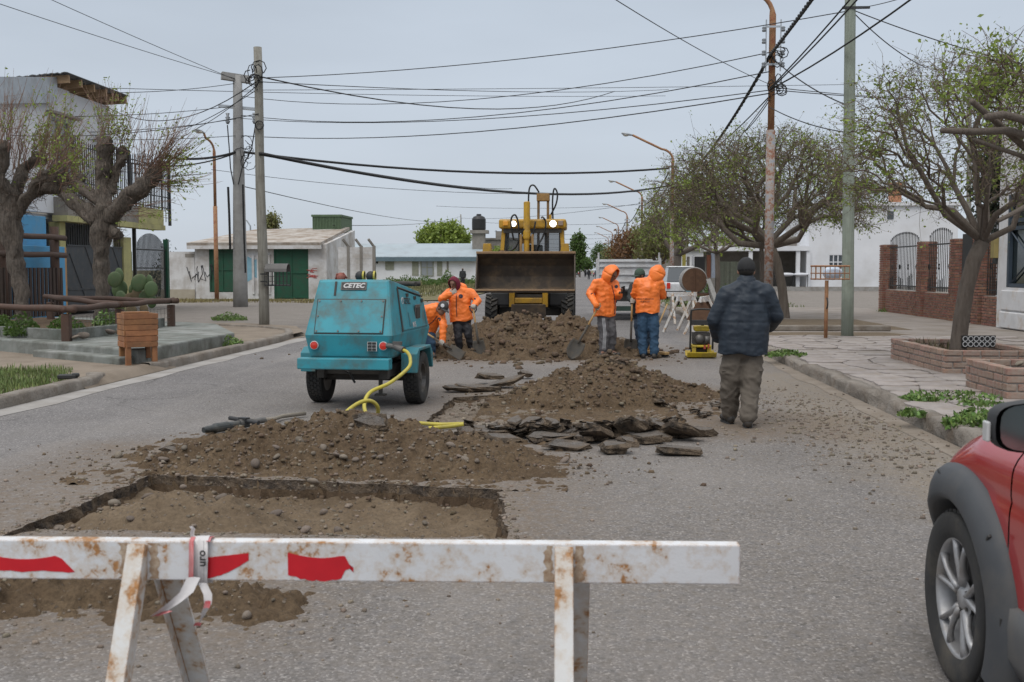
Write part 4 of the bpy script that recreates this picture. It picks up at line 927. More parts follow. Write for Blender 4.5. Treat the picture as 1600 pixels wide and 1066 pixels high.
b = MB(); b.bb((0, -.2, 6.3), (wx(1500) - ox, 9.3, 6.55)); b.obj('flat_roof', WHITEH, wh); b = MB(); b.bb((wx(1396) - ox, 1, 6.55), (wx(1412) - ox, 1.8, 8.1)); b.obj('chimney', M('orange_brick', (.42, .2, .11), (.33, .15, .08), 6, .9), wh)
b = MB(); b.bb((wx(1384) - ox, -.04, wz(345)), (wx(1394) - ox, -.003, wz(333))); b.obj('window', WIN, wh)
b = MB(); b.bb((wx(1130) - ox, -.5, .34), (wx(1163) - ox, -.42, .42)); 
for i in range(9): x = wx(1130) - ox + i * .2; b.bb((x - .015, -.48, .34), (x + .015, -.45, 1.3))
b.bb((wx(1130) - ox, -.49, 1.26), (wx(1165) - ox, -.44, 1.32)); b.obj('porch_railing', WHITEH, wh, kind='stuff')
CLOTH = M('white_cloth', (.62, .63, .67), (.52, .53, .56), 5, .9, .3)
for px, lb_ in ((1228, 'small porch table under a rumpled white cloth, nearer the lamp post'), (1250, 'small porch table under a white cloth, against the porch column')):
    p = Vector((wx(px), YW - .35, .34)); t_ = thing('porch_table', p, lb_, 'table'); b = MB()
    for sx in (-.45, .45):
        for sy in (-.2, .2): b.cyl((sx, sy, 0), (sx, sy, .85), .025, n=5)
    b.obj('legs', IRON, t_, kind='stuff'); b = MB(); b.ell((0, 0, .9), (.6, .35, .14), nu=14); b.obj('cloth', CLOTH, t_, smooth=True)
ch = thing('porch_chair', (wx(1215), YW - .3, .34), 'round backed metal chair on the porch', 'chair'); b = MB(); b.lathe([(.30, -.02), (.34, -.02), (.34, .02), (.30, .02)], (0, 0, .95), 'Y', 16); b.cyl((-.3, 0, 0), (-.3, 0, .9), .02, n=5); b.cyl((.3, 0, 0), (.3, 0, .9), .02, n=5); b.bb((-.3, -.4, .42), (.3, 0, .46)); b.obj('frame', IRON, ch)
# low houses and yard fronts further down the right side
for x0, x1, y, h, m, lb_ in ((9.2, 15, 98, 3.4, WHITEH, 'low pale house beyond the grey drum on the right of the road'), (8.6, 16, 112, 3.2, GREYW, 'low grey house partly hidden by street trees'), (8.4, 16, 130, 4.2, WHITEH, 'small pale house far down the street')):
    t_ = thing('street_house', ((x0 + x1) / 2, y, 0), lb_.replace(' on the right of the road', ' by the verge'), 'house'); hw = (x1 - x0) / 2
    b = MB(); b.bb((-hw, 0, 0), (hw, 7, h)); b.obj('wall', m, t_); b = MB(); b.bb((-hw - .3, -.3, h), (hw + .3, 7.3, h + .25)); b.obj('roof', GREYW, t_)
    b = MB(); b.bb((-hw * .5, -.05, 1), (-hw * .5 + 1.2, -.003, 2.2)); b.obj('window', WIN, t_)
yf = thing('yard_fence', (8.0, 66, 0), 'yard front of mixed posts, a barred dark gate and grey slats under the trees', 'fence'); fx = lambda px: DY(px, 430, 66).x - 8
for px0, px1, z1, m, nm in ((1066, 1071, 2.6, M('yellow_post', (.55, .47, .12), None, 5, .8), 'post'), (1073, 1077, 2.4, GREYW, 'post'), (1081, 1084, 2.5, WHITEH, 'post'), (1085, 1101, 2.4, IRON, 'gate'), (1104, 1110, 2.5, M('red_brown_pier', (.22, .085, .05), None, 9, .9), 'pier'), (1111, 1117, 2.7, M('blue_grey_pier', (.38, .42, .5), None, 5, .8), 'pier')):
    b = MB(); b.bb((fx(px0), -.12, 0), (fx(px1), .12, z1)); b.obj(nm, m, yf)
for i in range(14): x = fx(1118) + i * (fx(1160) - fx(1118)) / 14; b = MB(); b.bb((x, -.02, .1), (x + .11, .02, 2.1)); b.obj('slat', M('grey_green_slat', (.15, .16, .12), (.11, .115, .09), 6, .9, .3, rnd=.2) if i == 0 else bpy.data.materials['grey_green_slat'], yf)
b = MB(); b.bb((fx(1060), -.3, 0), (fx(1160), .3, .35)); b.obj('footing', CONC, yf)
# ================================================================ poles, lamps and wires
def pole_thing(px, py, z, toppx, toppy, r0, r1, mat, name, label, n=12, wob=.0):
    p = G(px, py, z); t = thing(name, p, label, 'pole'); top = DY(toppx, toppy, p.y) - p; b = MB()
    b.tube([Vector((top.x * k / 8 + wob * math.sin(k * 1.1), top.y * k / 8, top.z * k / 8 - (.25 if k == 0 else 0))) for k in range(9)], [r0 + (r1 - r0) * k / 8 for k in range(9)], n); b.obj('pole', mat, t, smooth=True)
    return t, p
tw_, PW = pole_thing(413, 513, 0, 402, 74, .145, .11, POLEW, 'utility_pole', 'leaning grey timber utility pole nearest the compressor', wob=.015)
tc_, PC = pole_thing(376, 480, .0, 371, 118, .33, .19, POLEC, 'utility_pole', 'grey concrete utility pole with two crossarms', 10)
b = MB(); b.beam((-.55, -.3, DY(371, 120, PC.y).z), (.5, .25, DY(371, 120, PC.y).z - .1), .3, .3); b.obj('pole_cap', POLEC, tc_)
zc = DY(371, 166, PC.y).z
b = MB(); b.beam((-.75, -.15, zc), (.9, .25, zc - .12), .14, .12); b.obj('crossarm', GALV, tc_)
for x in (-.4, .75): b = MB(); b.lathe([(0, 0), (.05, 0), (.11, .12), (.05, .16), (.11, .28), (.05, .32), (.09, .45), (0, .46)], (x, -.05, zc - .75), n=8); b.obj('insulator', PORC, tc_, smooth=True)
b = MB()
for s, x in ((-1, -.4), (1, .8)): b.tube([(x, -.1, zc - .8), (x * .8, -.15, zc - 1.8), (s * .25, -.25, zc - 2.6), (s * .1, -.33, zc - 3.3)], .025, 5)
b.tube([(.3, -.35, zc - 3.3), (.32, -.36, zc - 5.5), (.36, -.38, zc - 7)], .04, 5); b.tube([(-.35, -.3, zc - 3.4), (-.3, -.36, zc - 4.6), (-.28, -.38, zc - 6)], .05, 5); b.obj('cable_loops', WIRE, tc_)
tg_, PG = pole_thing(1324, 526, ZP - .01, 1329, -45, .135, .115, POLEG, 'utility_pole', 'thick pale green grey timber pole beside the wire litter basket')
b = MB(); z = DY(1327, 14, PG.y).z - PG.z; b.beam((-.28, -.1, z), (.3, -.1, z), .05, .05); b.obj('crossarm', IRON, tg_)
tb_, PB = pole_thing(1513, 470, ZP, 1515, 102, .12, .10, POLEW, 'utility_pole', 'short brown timber pole seen through the tree by the brick fence')
tf_, PF = pole_thing(722, 436, 0, 720, 335, .16, .1, POLEW, 'utility_pole', 'thin far timber pole standing before the long white building')
for px, py, z, tx, ty, lb_ in ((668, 436, 0, 667, 347, 'short dark pole among the trees behind the long building'), (776, 436, 0, 775, 360, 'slim dark pole beside the block house'), (761, 436, 0, 761, 372, 'small lamp pole in front of the block house')):
    pole_thing(px, py, z, tx, ty, .09, .07, IRON, 'utility_pole', lb_, 6)
def lamp(X, Y, h, arm, dirx, diry, mat, label, up=.75, z0=0, group=None, racks=True, rr=.12, low=None):
    t = thing('street_lamp', (X, Y, z0), label, 'street lamp', group); b = MB(); k = h * .58
    b.tube([(0, 0, -.1), (0, 0, k)], [rr, rr * .95], 12)
    b.obj('lower_post', low or mat, t, smooth=True)
    b = MB(); pts = [(0, 0, k - .05), (0, 0, h - .75)]
    for i in range(1, 7):
        a = i / 6 * math.pi * .46; pts.append((dirx * .7 * (1 - math.cos(a)), diry * .7 * (1 - math.cos(a)), h - .75 + .6 * math.sin(a)))
    pts.append((dirx * arm, diry * arm, h - .15 + up)); b.tube(pts, [rr * .72] * 2 + [rr * .5] * (len(pts) - 2), 10); b.obj('arm', LAMPB, t, smooth=True)
    e_ = Vector(pts[-1]); dv = Vector((dirx, diry, .18)).normalized(); b = MB()
    b.tube([e_ - dv * .05, e_ + dv * .1, e_ + dv * .3, e_ + dv * .55, e_ + dv * .62], [.05, .1, .14, .12, .03], 10, flat=.55); hd = b.obj('lamp_head', GALV, t, smooth=True)
    b = MB(); b.ell(e_ + dv * .36 - Vector((0, 0, .06)), (.16, .12, .08)); b.obj('lamp_glass', GLASSG, hd, smooth=True)
    if racks:
        b = MB(); b.bb((-.2, -.17, h - 2.2), (-.17, -.14, h - .9)); b.bb((.17, -.17, h - 2.2), (.2, -.14, h - .9)); b.bb((-.2, -.16, h - 2.05), (.2, -.145, h - 2.0)); b.bb((-.2, -.16, h - 1.1), (.2, -.145, h - 1.05)); b.obj('rack', GALV, t)
        for i in range(4):
            for x in (-.24, .24): b = MB(); b.lathe([(0, 0), (.05, 0), (.06, .04), (.035, .06), (.06, .09), (.045, .12), (0, .12)], (x, -.16, h - 2.1 + i * .3), n=7); b.obj('insulator', PORC, t, smooth=True)
    return t
LX = DY(1203, 300, 28).x; LH = 8.75
LL = ['tall rusty street lamp nearest the camera, in front of the umbrella tree', 'rusty street lamp with blue lower post behind the hooded workers', 'third street lamp down the road, above the red brown tree', 'fourth street lamp down the road', 'fifth street lamp down the road', 'sixth street lamp far down the road', 'seventh street lamp, almost at the end of the row']
for i in range(7):
    lamp(LX, 28 + 30.5 * i, LH if i == 0 else 8.3, 2.2 if i else 1.9, -1, -.05, LAMPR, LL[i], z0=ZP - .02 if i == 0 else 0, group='street lamps along the road', racks=True)
lamp(-18.4, 52, 8.2, .75, -.35, -.9, LAMPB, 'slim rust brown street lamp by the white garage', .25, racks=False, rr=.11, group='street lamps along the road')
b = MB(); p = DY(391, 345, 62); t_ = thing('street_lamp', (p.x, 62, 0), 'tiny lamp on a bent pipe behind the garage roof', 'street lamp'); b.tube([(0, 0, 0), (0, 0, p.z - .3), (-.2, 0, p.z), (-.45, 0, p.z + .1)], .05, 6); b.obj('pole', GALV, t_); b = MB(); b.ell((-.5, 0, p.z + .1), (.2, .12, .1)); b.obj('lamp_head', GALV, t_)
WN = [0]
def wire(a, c, sag, r, label, n=14, twist=0):
    a, c = Vector(a), Vector(c); pts = []
    for i in range(n + 1):
        t = i / n; p = a.lerp(c, t); p.z -= 4 * sag * t * (1 - t); pts.append(p)
    b = MB()
    if twist:
        for ph in (0, 2.1, 4.2):
            q = []; m = int((c - a).length / .12); m = min(m, 160)
            for i in range(m + 1):
                t = i / m; p = a.lerp(c, t); p.z -= 4 * sag * t * (1 - t); an = ph + i * .9; q.append(p + Vector((math.cos(an) * r, 0, math.sin(an) * r)))
            b.tube(q, r * .85, 4)
    else: b.tube(pts, r, 5)
    return b.obj('overhead_cable', WIRE, label=label, cat='cable', smooth=True)
D_ = DY; yW, yC, yG, y1, y2 = PW.y - .15, PC.y, PG.y, 28.0 - .16, 58.5
HANG = 'overhead cable '
# between the two poles by the compressor and the poles on the other side
wire(D_(406, 122, yW), D_(1322, 18, yG), .25, .011, 'uppermost thin cable slanting from the timber pole up to the green grey pole')
wire(D_(374, 150, yC), D_(1203, 82, y1), .75, .013, 'cable from the concrete pole to the insulators high on the nearest lamp post')
wire(D_(374, 180, yC), D_(1203, 112, y1), .7, .014, 'cable ending at the wire bundle halfway up the nearest lamp post')
wire(D_(374, 185, yC), D_(1203, 141, y1), .45, .013, 'slack cable running just under the lamp post bundle')
wire(D_(374, 212, yC), D_(1203, 146, y1), .5, .016, 'lowest of the thin cables reaching the nearest lamp post')
wire(D_(406, 120, yW), D_(960, 143, y2), .9, .02, 'drooping cable from the head of the timber pole into the distance')
wire(D_(406, 128, yW), D_(1045, 140, y2), .2, .012, 'thin level cable crossing behind the others to the second lamp post')
wire(D_(374, 141, yC), D_(1340, 132, yG + 30), .05, .012, 'nearly level thin cable passing behind the nearest lamp post')
wire(D_(374, 237, yC), D_(1046, 263, y2), .55, .055, 'thick black bundled cable running level to the second lamp post')
wire(D_(406, 240, yW), D_(1046, 290, y2), .75, .05, 'thick sagging black cable to the second lamp post', 18)
wire(D_(406, 242, yW), D_(800, 295, 120), .3, .025, 'thin black cable dropping from the bundle to the far side')
wire(D_(330, 265, 50), D_(1046, 297, y2), .6, .012, 'faint thin cable below the thick bundle')
wire(D_(374, 290, yC), D_(720, 344, PF.y), .8, .02, 'thin cable falling from the concrete pole to the far pole')
wire(D_(720, 341, PF.y), D_(1040, 312, y2 + 30), .6, .02, 'thin cable rising from the far pole to the third lamp post')
wire(D_(520, 352, 60), D_(720, 338, PF.y), .5, .02, 'faint cable between the garage gable and the far pole')
# to the left
wire((-20, 22, 9.9), D_(371, 124, yC), .15, .012, 'thin cable from the top edge of the sky down to the concrete pole')
wire((-21, 24, 11.9), D_(371, 126, yC), .15, .012, 'upper of two thin cables slanting down to the concrete pole')
wire(D_(145, 137, 41), D_(1040, 150, 70), .15, .013, 'long straight cable from behind the house roof across the street')
wire(D_(168, 145, 39), D_(371, 130, yC), .1, .013, 'cable rising from the house roof corner to the concrete pole head')
wire(D_(162, 164, 39.2), D_(400, 128, yW), .8, .014, 'slack service cable from the house wall to the timber pole')
wire(D_(-30, 180, 33), D_(371, 165, yC), .2, .013, 'cable passing in front of the house to the concrete pole crossarm')
wire(D_(-30, 158, 33), D_(150, 146, 38), .1, .011, 'short thin cable across the upper wall of the house')
wire(D_(-30, 208, 33), D_(404, 178, yW), .3, .012, 'thin cable crossing the pollard twigs to the timber pole')
wire(D_(-30, 205, 34), D_(374, 185, yC), .25, .012, 'second thin cable crossing the pollard twigs')
wire(D_(-30, 213, 34), D_(374, 212, yC), .15, .013, 'level thin cable crossing the top of the pollard twigs')
wire(D_(270, 247, 41), D_(374, 236, yC), .15, .05, 'thick black cable joining the concrete pole from the balcony side')
wire(D_(180, 250, 41), D_(372, 238, yC), .4, .03, 'black service cable from the barred balcony to the concrete pole')
wire(D_(300, 205, 41), D_(400, 135, yW), .1, .012, 'thin service cable slanting up to the timber pole head')
wire(D_(250, 215, 41), D_(402, 140, yW), .15, .012, 'thinner service cable slanting up to the timber pole head')
wire(D_(330, 270, yC), D_(160, 262, 42), .2, .012, 'faint thin cable between the slim lamp post and the balcony')
# from the nearest lamp post
wire(D_(1203, 86, y1), (3.55, 7, 6.55), .15, .028, 'thick twisted black cable sweeping from the nearest lamp post overhead', twist=1)
wire(D_(1203, 140, y1), (6.0, 9, 8.6), .35, .018, 'pair member of black cables rising overhead past the green grey pole')
wire(D_(1203, 138, y1), (5.9, 9, 8.75), .3, .018, 'upper black cable of the pair rising overhead past the green grey pole')
wire(D_(1203, 140, y1), (8.0, 9.5, 8.4), .5, .02, 'single black cable crossing the green grey pole towards the sky')
wire(D_(1203, 88, y1), D_(1046, 290, y2), .7, .03, 'twisted black cable dropping from the nearest lamp post to the second', twist=1)
wire(D_(1203, 150, y1), D_(1100, 245, 45), .1, .018, 'black service cable slanting down from the lamp post into the umbrella tree')
wire(D_(1203, 152, y1), D_(1120, 255, 45), .1, .014, 'thinner service cable slanting down into the umbrella tree')
wire(D_(1203, 156, y1), D_(1165, 205, 32), .05, .014, 'short service cable dropping into the umbrella tree top')
wire(D_(1203, 168, y1), D_(1330, 208, yG), .1, .013, 'thin cable falling from the lamp post to the green grey pole')
wire(D_(1203, 136, y1), D_(1520, 152, PB.y), .15, .012, 'level thin cable from the lamp post through the tree to the short brown pole')
wire(D_(1203, 140, y1), D_(1620, 158, 30), .1, .012, 'second level cable from the lamp post through the tree crown')
wire(D_(1328, 14, yG), D_(1640, 110, yG), .1, .012, 'thin cable slanting down from the head of the green grey pole')
wire(D_(1330, 16, yG), D_(1445, 105, 26), .12, .012, 'slack cable from the green grey pole head into the tree by the fence')
wire(D_(1206, 90, y1), D_(1325, 165, yG), .12, .015, 'loose cable swinging from the lamp post insulators to the green grey pole')
wire(D_(1517, 122, PB.y), D_(1620, 128, PB.y - 3), .05, .012, 'short cable leaving the brown pole towards the edge of the view')
wire(D_(1203, 132, y1), D_(900, -40, 15), .1, .008, 'very thin cable from the lamp post up out of the view')
wire(D_(1330, 14, yG), D_(1460, -20, 16), .05, .008, 'thin looped cable above the green grey pole')
for i in range(9):
    yy = 89 + i * 30.5
    wire((LX - .25, yy, 7 - .2 * (i % 3)), (-13, yy + 4, 7.2), .25, .013 + .003 * i, ['first', 'second', 'third', 'fourth', 'fifth', 'sixth', 'seventh', 'eighth', 'ninth'][i] + ' of the far cables spanning the street beyond the loader')
for i in range(5): wire((LX - .2, 58.5 + 30.5 * i, 6.9), (LX - .2, 89 + 30.5 * i, 6.9), .5, .045, ['second to third', 'third to fourth', 'fourth to fifth', 'fifth to sixth', 'sixth to seventh'][i] + ' lamp post black bundled cable')
b = MB()
def loops(t, c, s, n, seed):
    rr = random.Random(seed); b = MB()
    for i in range(n):
        a = rr.uniform(0, 6.28); w_ = rr.uniform(.4, 1) * s; h_ = rr.uniform(.5, 1.2) * s; o = Vector((rr.gauss(0, s * .5), rr.gauss(-.12, .05), rr.gauss(0, s * .6)))
        b.tube([Vector(c) + o + Vector((math.cos(a + k * .8) * w_, rr.uniform(-.04, .04), math.sin(a + k * .8) * h_)) for k in range(7)], .014, 4)
    return b.obj('cable_loops', WIRE, t, smooth=True)
l0 = [o for o in bpy.data.objects if o.name.startswith('street_lamp')][0]
z0 = D_(1203, 90, 28).z - l0.location.z; loops(l0, (.1, -.1, z0), .15, 6, 1); loops(l0, (.1, -.1, D_(1203, 140, 28).z - l0.location.z), .14, 8, 2)
loops(tw_, (-.2 + .1, -.1, D_(415, 122, PW.y).z - PW.z), .2, 9, 3); loops(tc_, (.35, -.25, D_(385, 240, PC.y).z), .35, 7, 4)
b = MB(); b.lathe([(.10, -.02), (.125, -.02), (.125, .02), (.10, .02)], (0, -.16, D_(410, 197, PW.y).z - PW.z), 'Y', 14); b.obj('ring', WIRE, tw_)
# wire letter basket on the timber pole
bk = thing('litter_basket', D_(433, 447, PW.y - .2), 'small grey mesh basket with a domed lid on the timber pole', 'basket'); b = MB()
b.bb((-.28, -.2, 0), (.32, .2, .04)); 
for x in np.arange(-.28, .33, .1): b.bb((x - .008, -.2, 0), (x + .008, -.185, .38)); b.bb((x - .008, .185, 0), (x + .008, .2, .38))
for z in (.12, .25, .37): b.bb((-.28, -.205, z), (.32, -.19, z + .015))
b.bb((-.45, -.02, .1), (-.28, .02, .14)); b.bb((-.45, -.02, .3), (-.28, .02, .34)); b.obj('cage', IRON, bk); b = MB(); b.lathe([(.22, 0), (.22, .6)], (-.28, 0, .38), 'X', 8, 0, math.pi); b.obj('lid', M('dull_sheet', (.12, .115, .11), None, 5, .6), bk, solid=.01)
# litter basket on a rusty post with a bag in it
lp = G(1290, 529, ZP); bk = thing('litter_basket', lp, 'wire litter basket on a rusty post with white bags in it', 'basket')
b = MB(); b.cyl((0, 0, -.1), (0, 0, 1.23), .04, n=10); b.obj('post', LAMPB, bk, smooth=True); b = MB()
x0, x1 = -.28, .42
for z in (1.26, 1.38, 1.53):
    for y in (-.2, .2): b.tube([(x0 - .02, y, z), (x1, y, z)], .012 if z != 1.53 else .02, 5)
    for x in (x0, x1): b.tube([(x, -.2, z), (x, .2, z)], .012, 5)
for x in np.linspace(x0, x1, 8):
    b.tube([(x, -.2, 1.24), (x, -.2, 1.54)], .008, 4); b.tube([(x, .2, 1.24), (x, .2, 1.54)], .008, 4); b.tube([(x, -.2, 1.25), (x, .2, 1.25)], .008, 4)
b.obj('wire_cage', LAMPB, bk, kind='stuff')
b = MB(); b.lathe([(.10, -.012), (.125, -.012), (.125, .012), (.10, .012)], (.0, -.02, .75), 'X', 12); b.obj('wire_ring', IRON, bk)
bg_ = MB(); bg_.ell((0, 0, .13), (.21, .16, .15), nu=14, nv=9); o = bg_.obj('rubbish_bag', M('white_blue_plastic', (.62, .68, .78), (.45, .56, .70), 9, .35, .8, 12, .03), smooth=True, label='knotted white and pale blue plastic bag lying in the wire basket', cat='bag', origin=(0, 0, 0)); o.location = lp + Vector((.12, 0, 1.255))
# ================================================================ trees
BARK = M('bark', (.165, .135, .112), (.10, .08, .065), 7, .95, 1.0, 26, .02, stretch=(3, 3, .5), dirt=(.16, .14, .12), dscale=4, damt=.5)
BARKP = M('pollard_bark', (.20, .165, .135), (.055, .044, .036), 9, .95, 1.0, 14, .09, stretch=(2.6, 2.6, .55), dirt=(.19, .17, .15), dscale=4, damt=.45)
BARKL = M('pale_bark', (.20, .17, .14), (.13, .105, .085), 6, .95, .8, 26, .015, stretch=(4, 4, .4))
TWIG = M('twig', (.165, .125, .098), (.115, .085, .066), 5, .9, 0, island=.35)
TWIGR = M('reddish_twig', (.26, .17, .125), (.18, .115, .085), 5, .9, 0, island=.35)
def m_leaf(name, c1, c2, isl=.4):
    m, t, N, L, b = nodes(name); g = N.new('ShaderNodeNewGeometry'); r_ = g.outputs['Random Per Island']
    col = mixc(t, r_, c1, c2); L.new(col, b.inputs['Base Color']); b.inputs['Roughness'].default_value = .6
    tr = N.new('ShaderNodeBsdfTranslucent'); L.new(col, tr.inputs[0]); ad = N.new('ShaderNodeMixShader'); ad.inputs[0].default_value = .35
    out = N['Material Output']; L.new(b.outputs[0], ad.inputs[1]); L.new(tr.outputs[0], ad.inputs[2]); L.new(ad.outputs[0], out.inputs[0]); return m
LEAFG = m_leaf('spring_leaf', (.29, .37, .065), (.17, .235, .05)); LEAFO = m_leaf('olive_bud', (.20, .18, .07), (.15, .18, .055)); LEAFR = m_leaf('russet_leaf', (.20, .10, .035), (.125, .062, .028))
LEAFD = m_leaf('dark_needle', (.025, .04, .02), (.045, .06, .035)); LEAFM = m_leaf('mid_leaf', (.10, .17, .035), (.06, .105, .025))
def leaf_quads(name, P, size, mat, parent, rs, n_each=1, jit=.06, flatz=1.0):
    P = np.repeat(np.asarray(P), n_each, 0); n = len(P)
    if n == 0: return
    P = P + rs.normal(0, jit, (n, 3)); d = rs.normal(0, 1, (n, 3)); d[:, 2] *= flatz; d /= np.linalg.norm(d, axis=1)[:, None]; a = rs.normal(0, 1, (n, 3)); s = np.cross(d, a); s /= np.linalg.norm(s, axis=1)[:, None]; q = np.cross(d, s)
    sz = (size * rs.uniform(.5, 1.25, n))[:, None]
    V = np.stack([P - q * sz, P + s * sz * .55 - q * sz * .1, P + q * sz, P - s * sz * .55 - q * sz * .1], 1).reshape(-1, 3)
    return fastmesh(name, V, np.arange(4 * n).reshape(-1, 4), mat, parent, kind='stuff')
def kmeans(P, k, rs):
    c = P[rs.choice(len(P), k, replace=False)]
    for _ in range(6):
        l = np.argmin(((P[:, None] - c[None]) ** 2).sum(2), 1)
        for i in range(k):
            if (l == i).any(): c[i] = P[l == i].mean(0)
    return l
def branches(start, P, rs, rt, big, small, tips, k0=7, f=.5, rise=.08, nt=3, depth=0, curl=.1, cap=.3):
    """limbs that split again and again until every point of the crown has its twig"""
    n = len(P)
    if n <= 2:
        for p in P:
            d = p - start; L = np.linalg.norm(d); m = start + d * .5 + rs.normal(0, curl * L, 3) + np.array((0, 0, -.05 * L)); small.tube([start, m, p], [rt * 1.2, rt, rt * .45], 3, caps=False); tips.append(p)
            for _ in range(nt):
                t = rs.uniform(.3, .95); b_ = start + d * t; e_ = b_ + (d / L * .5 + rs.normal(0, .55, 3)) * rs.uniform(.12, .38); e_[2] += .04
                small.tube([b_, (b_ + e_) / 2 + rs.normal(0, .02, 3), e_], [rt * .8, rt * .6, rt * .35], 3, caps=False); tips.append(e_)
        return
    k = min(k0 if depth == 0 else (3 if n > 12 else 2), n); l = kmeans(P, k, rs)
    for i in range(k):
        Q = P[l == i]
        if len(Q) == 0: continue
        c = Q.mean(0); d = c - start; L = np.linalg.norm(d); node = start + d * f * rs.uniform(.85, 1.15) + rs.normal(0, .05 * L, 3); node[2] += rise * L * (1 if depth else -.5)
        r0 = min(rt * len(Q) ** .5, cap); r1 = r0 * .78; m = (start + node) / 2 + rs.normal(0, curl * L * .5, 3)
        (big if r0 > .016 else small).tube([start, m, node], [r0, (r0 + r1) / 2, r1], 7 if r0 > .03 else 4, caps=False)
        branches(node, Q, rs, rt, big, small, tips, k0, f, rise, nt, depth + 1, curl, cap)
def crown_points(n, r, rs, shell=.55, zlo=-1.0):
    P = []
    while len(P) < n:
        p = rs.normal(0, 1, 3); p /= np.linalg.norm(p)
        if p[2] < zlo: continue
        P.append(p * rs.uniform(shell, 1) ** .5 * (1 + .07 * rs.normal()))
    return np.array(P) * np.array(r)
def tree(name, base, trunk, r0, r1, cen, rad, n, label, seed, bark=BARK, twig=TWIG, leaf=LEAFG, lsize=.035, leach=1, lfrac=.5, rt=.007, zlo=-.55, shell=.5, group=None, k0=7, jit=.05, nt=3, leaf2=None, f=.5, curl=.1, cat='tree', ns=.9):
    rs = np.random.default_rng(seed); t = thing(name, base, label, cat, group); big, small, tips = MB(), MB(), []
    T = [Vector(p) for p in trunk]; m = len(T)
    big.tube([(0, 0, -.15)] + T, [r0 * 1.25] + [r0 + (r1 - r0) * i / (m - 1) for i in range(m)], 14)
    P = crown_points(n, rad, rs, shell, zlo) + np.array(cen); branches(np.array(T[-1]), P, rs, rt, big, small, tips, k0, f, curl=curl, cap=r1 * .8)
    big.v = [tuple(Vector(v) * 1.0 + Vector(v).normalized() * 0) for v in big.v]
    big.obj('trunk', bark, t, smooth=True, fix=False); small.obj('twigs', twig, t, kind='stuff', fix=False)
    tips = np.array(tips); w_ = np.array([mnoise.noise(Vector(p) * ns + Vector((seed, 0, 0))) for p in tips]); th = np.quantile(w_, 1 - lfrac); sel = tips[w_ > th]
    leaf_quads('leaves', sel, lsize, leaf, t, rs, leach, jit)
    if leaf2: leaf_quads('buds', tips, lsize * .6, leaf2, t, rs, 2, jit * .7)
    return t
pA = G(1227, 497, ZP); o_ = lambda px, py, p: DY(px, py, p.y) - p
tree('umbrella_tree', pA, [(0, 0, 0), o_(1222, 450, pA), o_(1214, 410, pA), o_(1205, 385, pA)], .145, .13, o_(1196, 316, pA), (3.4, 3.3, 2.2), 2800, 'broad umbrella crowned street tree, twiggy with first olive leaves, behind the rusty lamp', 11, BARKL, TWIG, LEAFG, .046, 2, .24, .0068, -.42, .40, k0=9, leaf2=LEAFO, nt=4, ns=1.6)
p_ = G(1193, 492, ZP); tree('umbrella_tree', p_, [(0, 0, 0), (-.05, 0, 1.0), (-.1, 0, 2.2)], .09, .07, o_(1150, 330, p_), (1.9, 1.8, 1.5), 320, 'thin second tree trunk just behind the rusty lamp post', 12, BARK, TWIG, LEAFG, .05, 1, .5, .0075, -.3, leaf2=LEAFO)
p_ = Vector((DY(1056, 460, 63).x, 63, 0))
tree('street_tree', p_, [(0, 0, 0), (-.05, 0, 1.3), (0, 0, 2.4)], .38, .3, o_(1085, 345, p_), (3.4, 3.4, 2.5), 800, 'thick trunked street tree with fresh green leaves next to the blue lamp post', 13, BARK, TWIG, LEAFG, .075, 2, .6, .012, -.5, leaf2=LEAFO)
p_ = Vector((DY(1120, 430, 45).x, 45, 0)); tree('street_tree', p_, [(0, 0, 0), (.05, 0, 1.2), (0, 0, 2.3)], .12, .1, o_(1118, 372, p_) , (2.0, 2.0, 1.0), 260, 'low leafy green tree filling the gap left of the umbrella tree'.replace(' left of', ' beside'), 14, BARK, TWIG, LEAFG, .07, 2, .7, .010, -.5)
for px, Y, pcx, pcy, rx, rz, lf, lb_, sd_, n_ in ((1003, 92, 1003, 383, 2.5, 1.5, LEAFR, 'russet brown bushy tree above the white truck', 15, 420), (1025, 84, 1030, 378, 2.3, 1.9, LEAFO, 'olive tinged tree between the russet tree and the lamp post', 16, 380), (975, 118, 978, 392, 2.0, 1.6, LEAFR, 'smaller russet tree further down the street', 17, 260),
        (939, 170, 938, 402, 1.5, 2.2, LEAFM, 'fresh green tree above the truck edge, far down the street', 18, 260), (957, 150, 958, 400, 1.6, 1.6, LEAFO, 'dull olive tree far down the street', 19, 220)):
    p_ = Vector((DY(px, 430, Y).x, Y, 0)); c_ = DY(pcx, pcy, Y) - p_
    tree('street_tree', p_, [(0, 0, 0), (0, 0, c_.z * .45)], .14, .1, c_, (rx, rx, rz), n_, lb_, sd_, BARK, TWIG, lf, .16, 2, .95, .012, -.8, .2, jit=.2, group='trees down the street', nt=2)
for px, lb_, sd_, h in ((899, 'nearer of two dark poplars at the end of the street', 31, 9.5), (906, 'taller of two dark poplars at the end of the street', 32, 10.5)):
    Y = 225; p_ = Vector((DY(px, 430, Y).x, Y, 0)); tree('poplar_tree', p_, [(0, 0, 0), (0, 0, 2)], .2, .15, (0, 0, h * .52), (1.1, 1.1, h * .42), 240, lb_, sd_, BARK, TWIG, LEAFM, .3, 2, 1.0, .02, -1, .2, jit=.25, group='poplars at the end of the street', nt=1)
p_ = Vector((DY(915, 430, 330).x, 330, 0)); tree('street_tree', p_, [(0, 0, 0), (0, 0, 2)], .2, .15, (0, 0, 3.4), (2.4, 2.4, 2), 200, 'small grey green tree at the vanishing end of the road', 33, BARK, TWIG, LEAFM, .35, 2, 1.0, .02, -1, .2, jit=.3, nt=1)
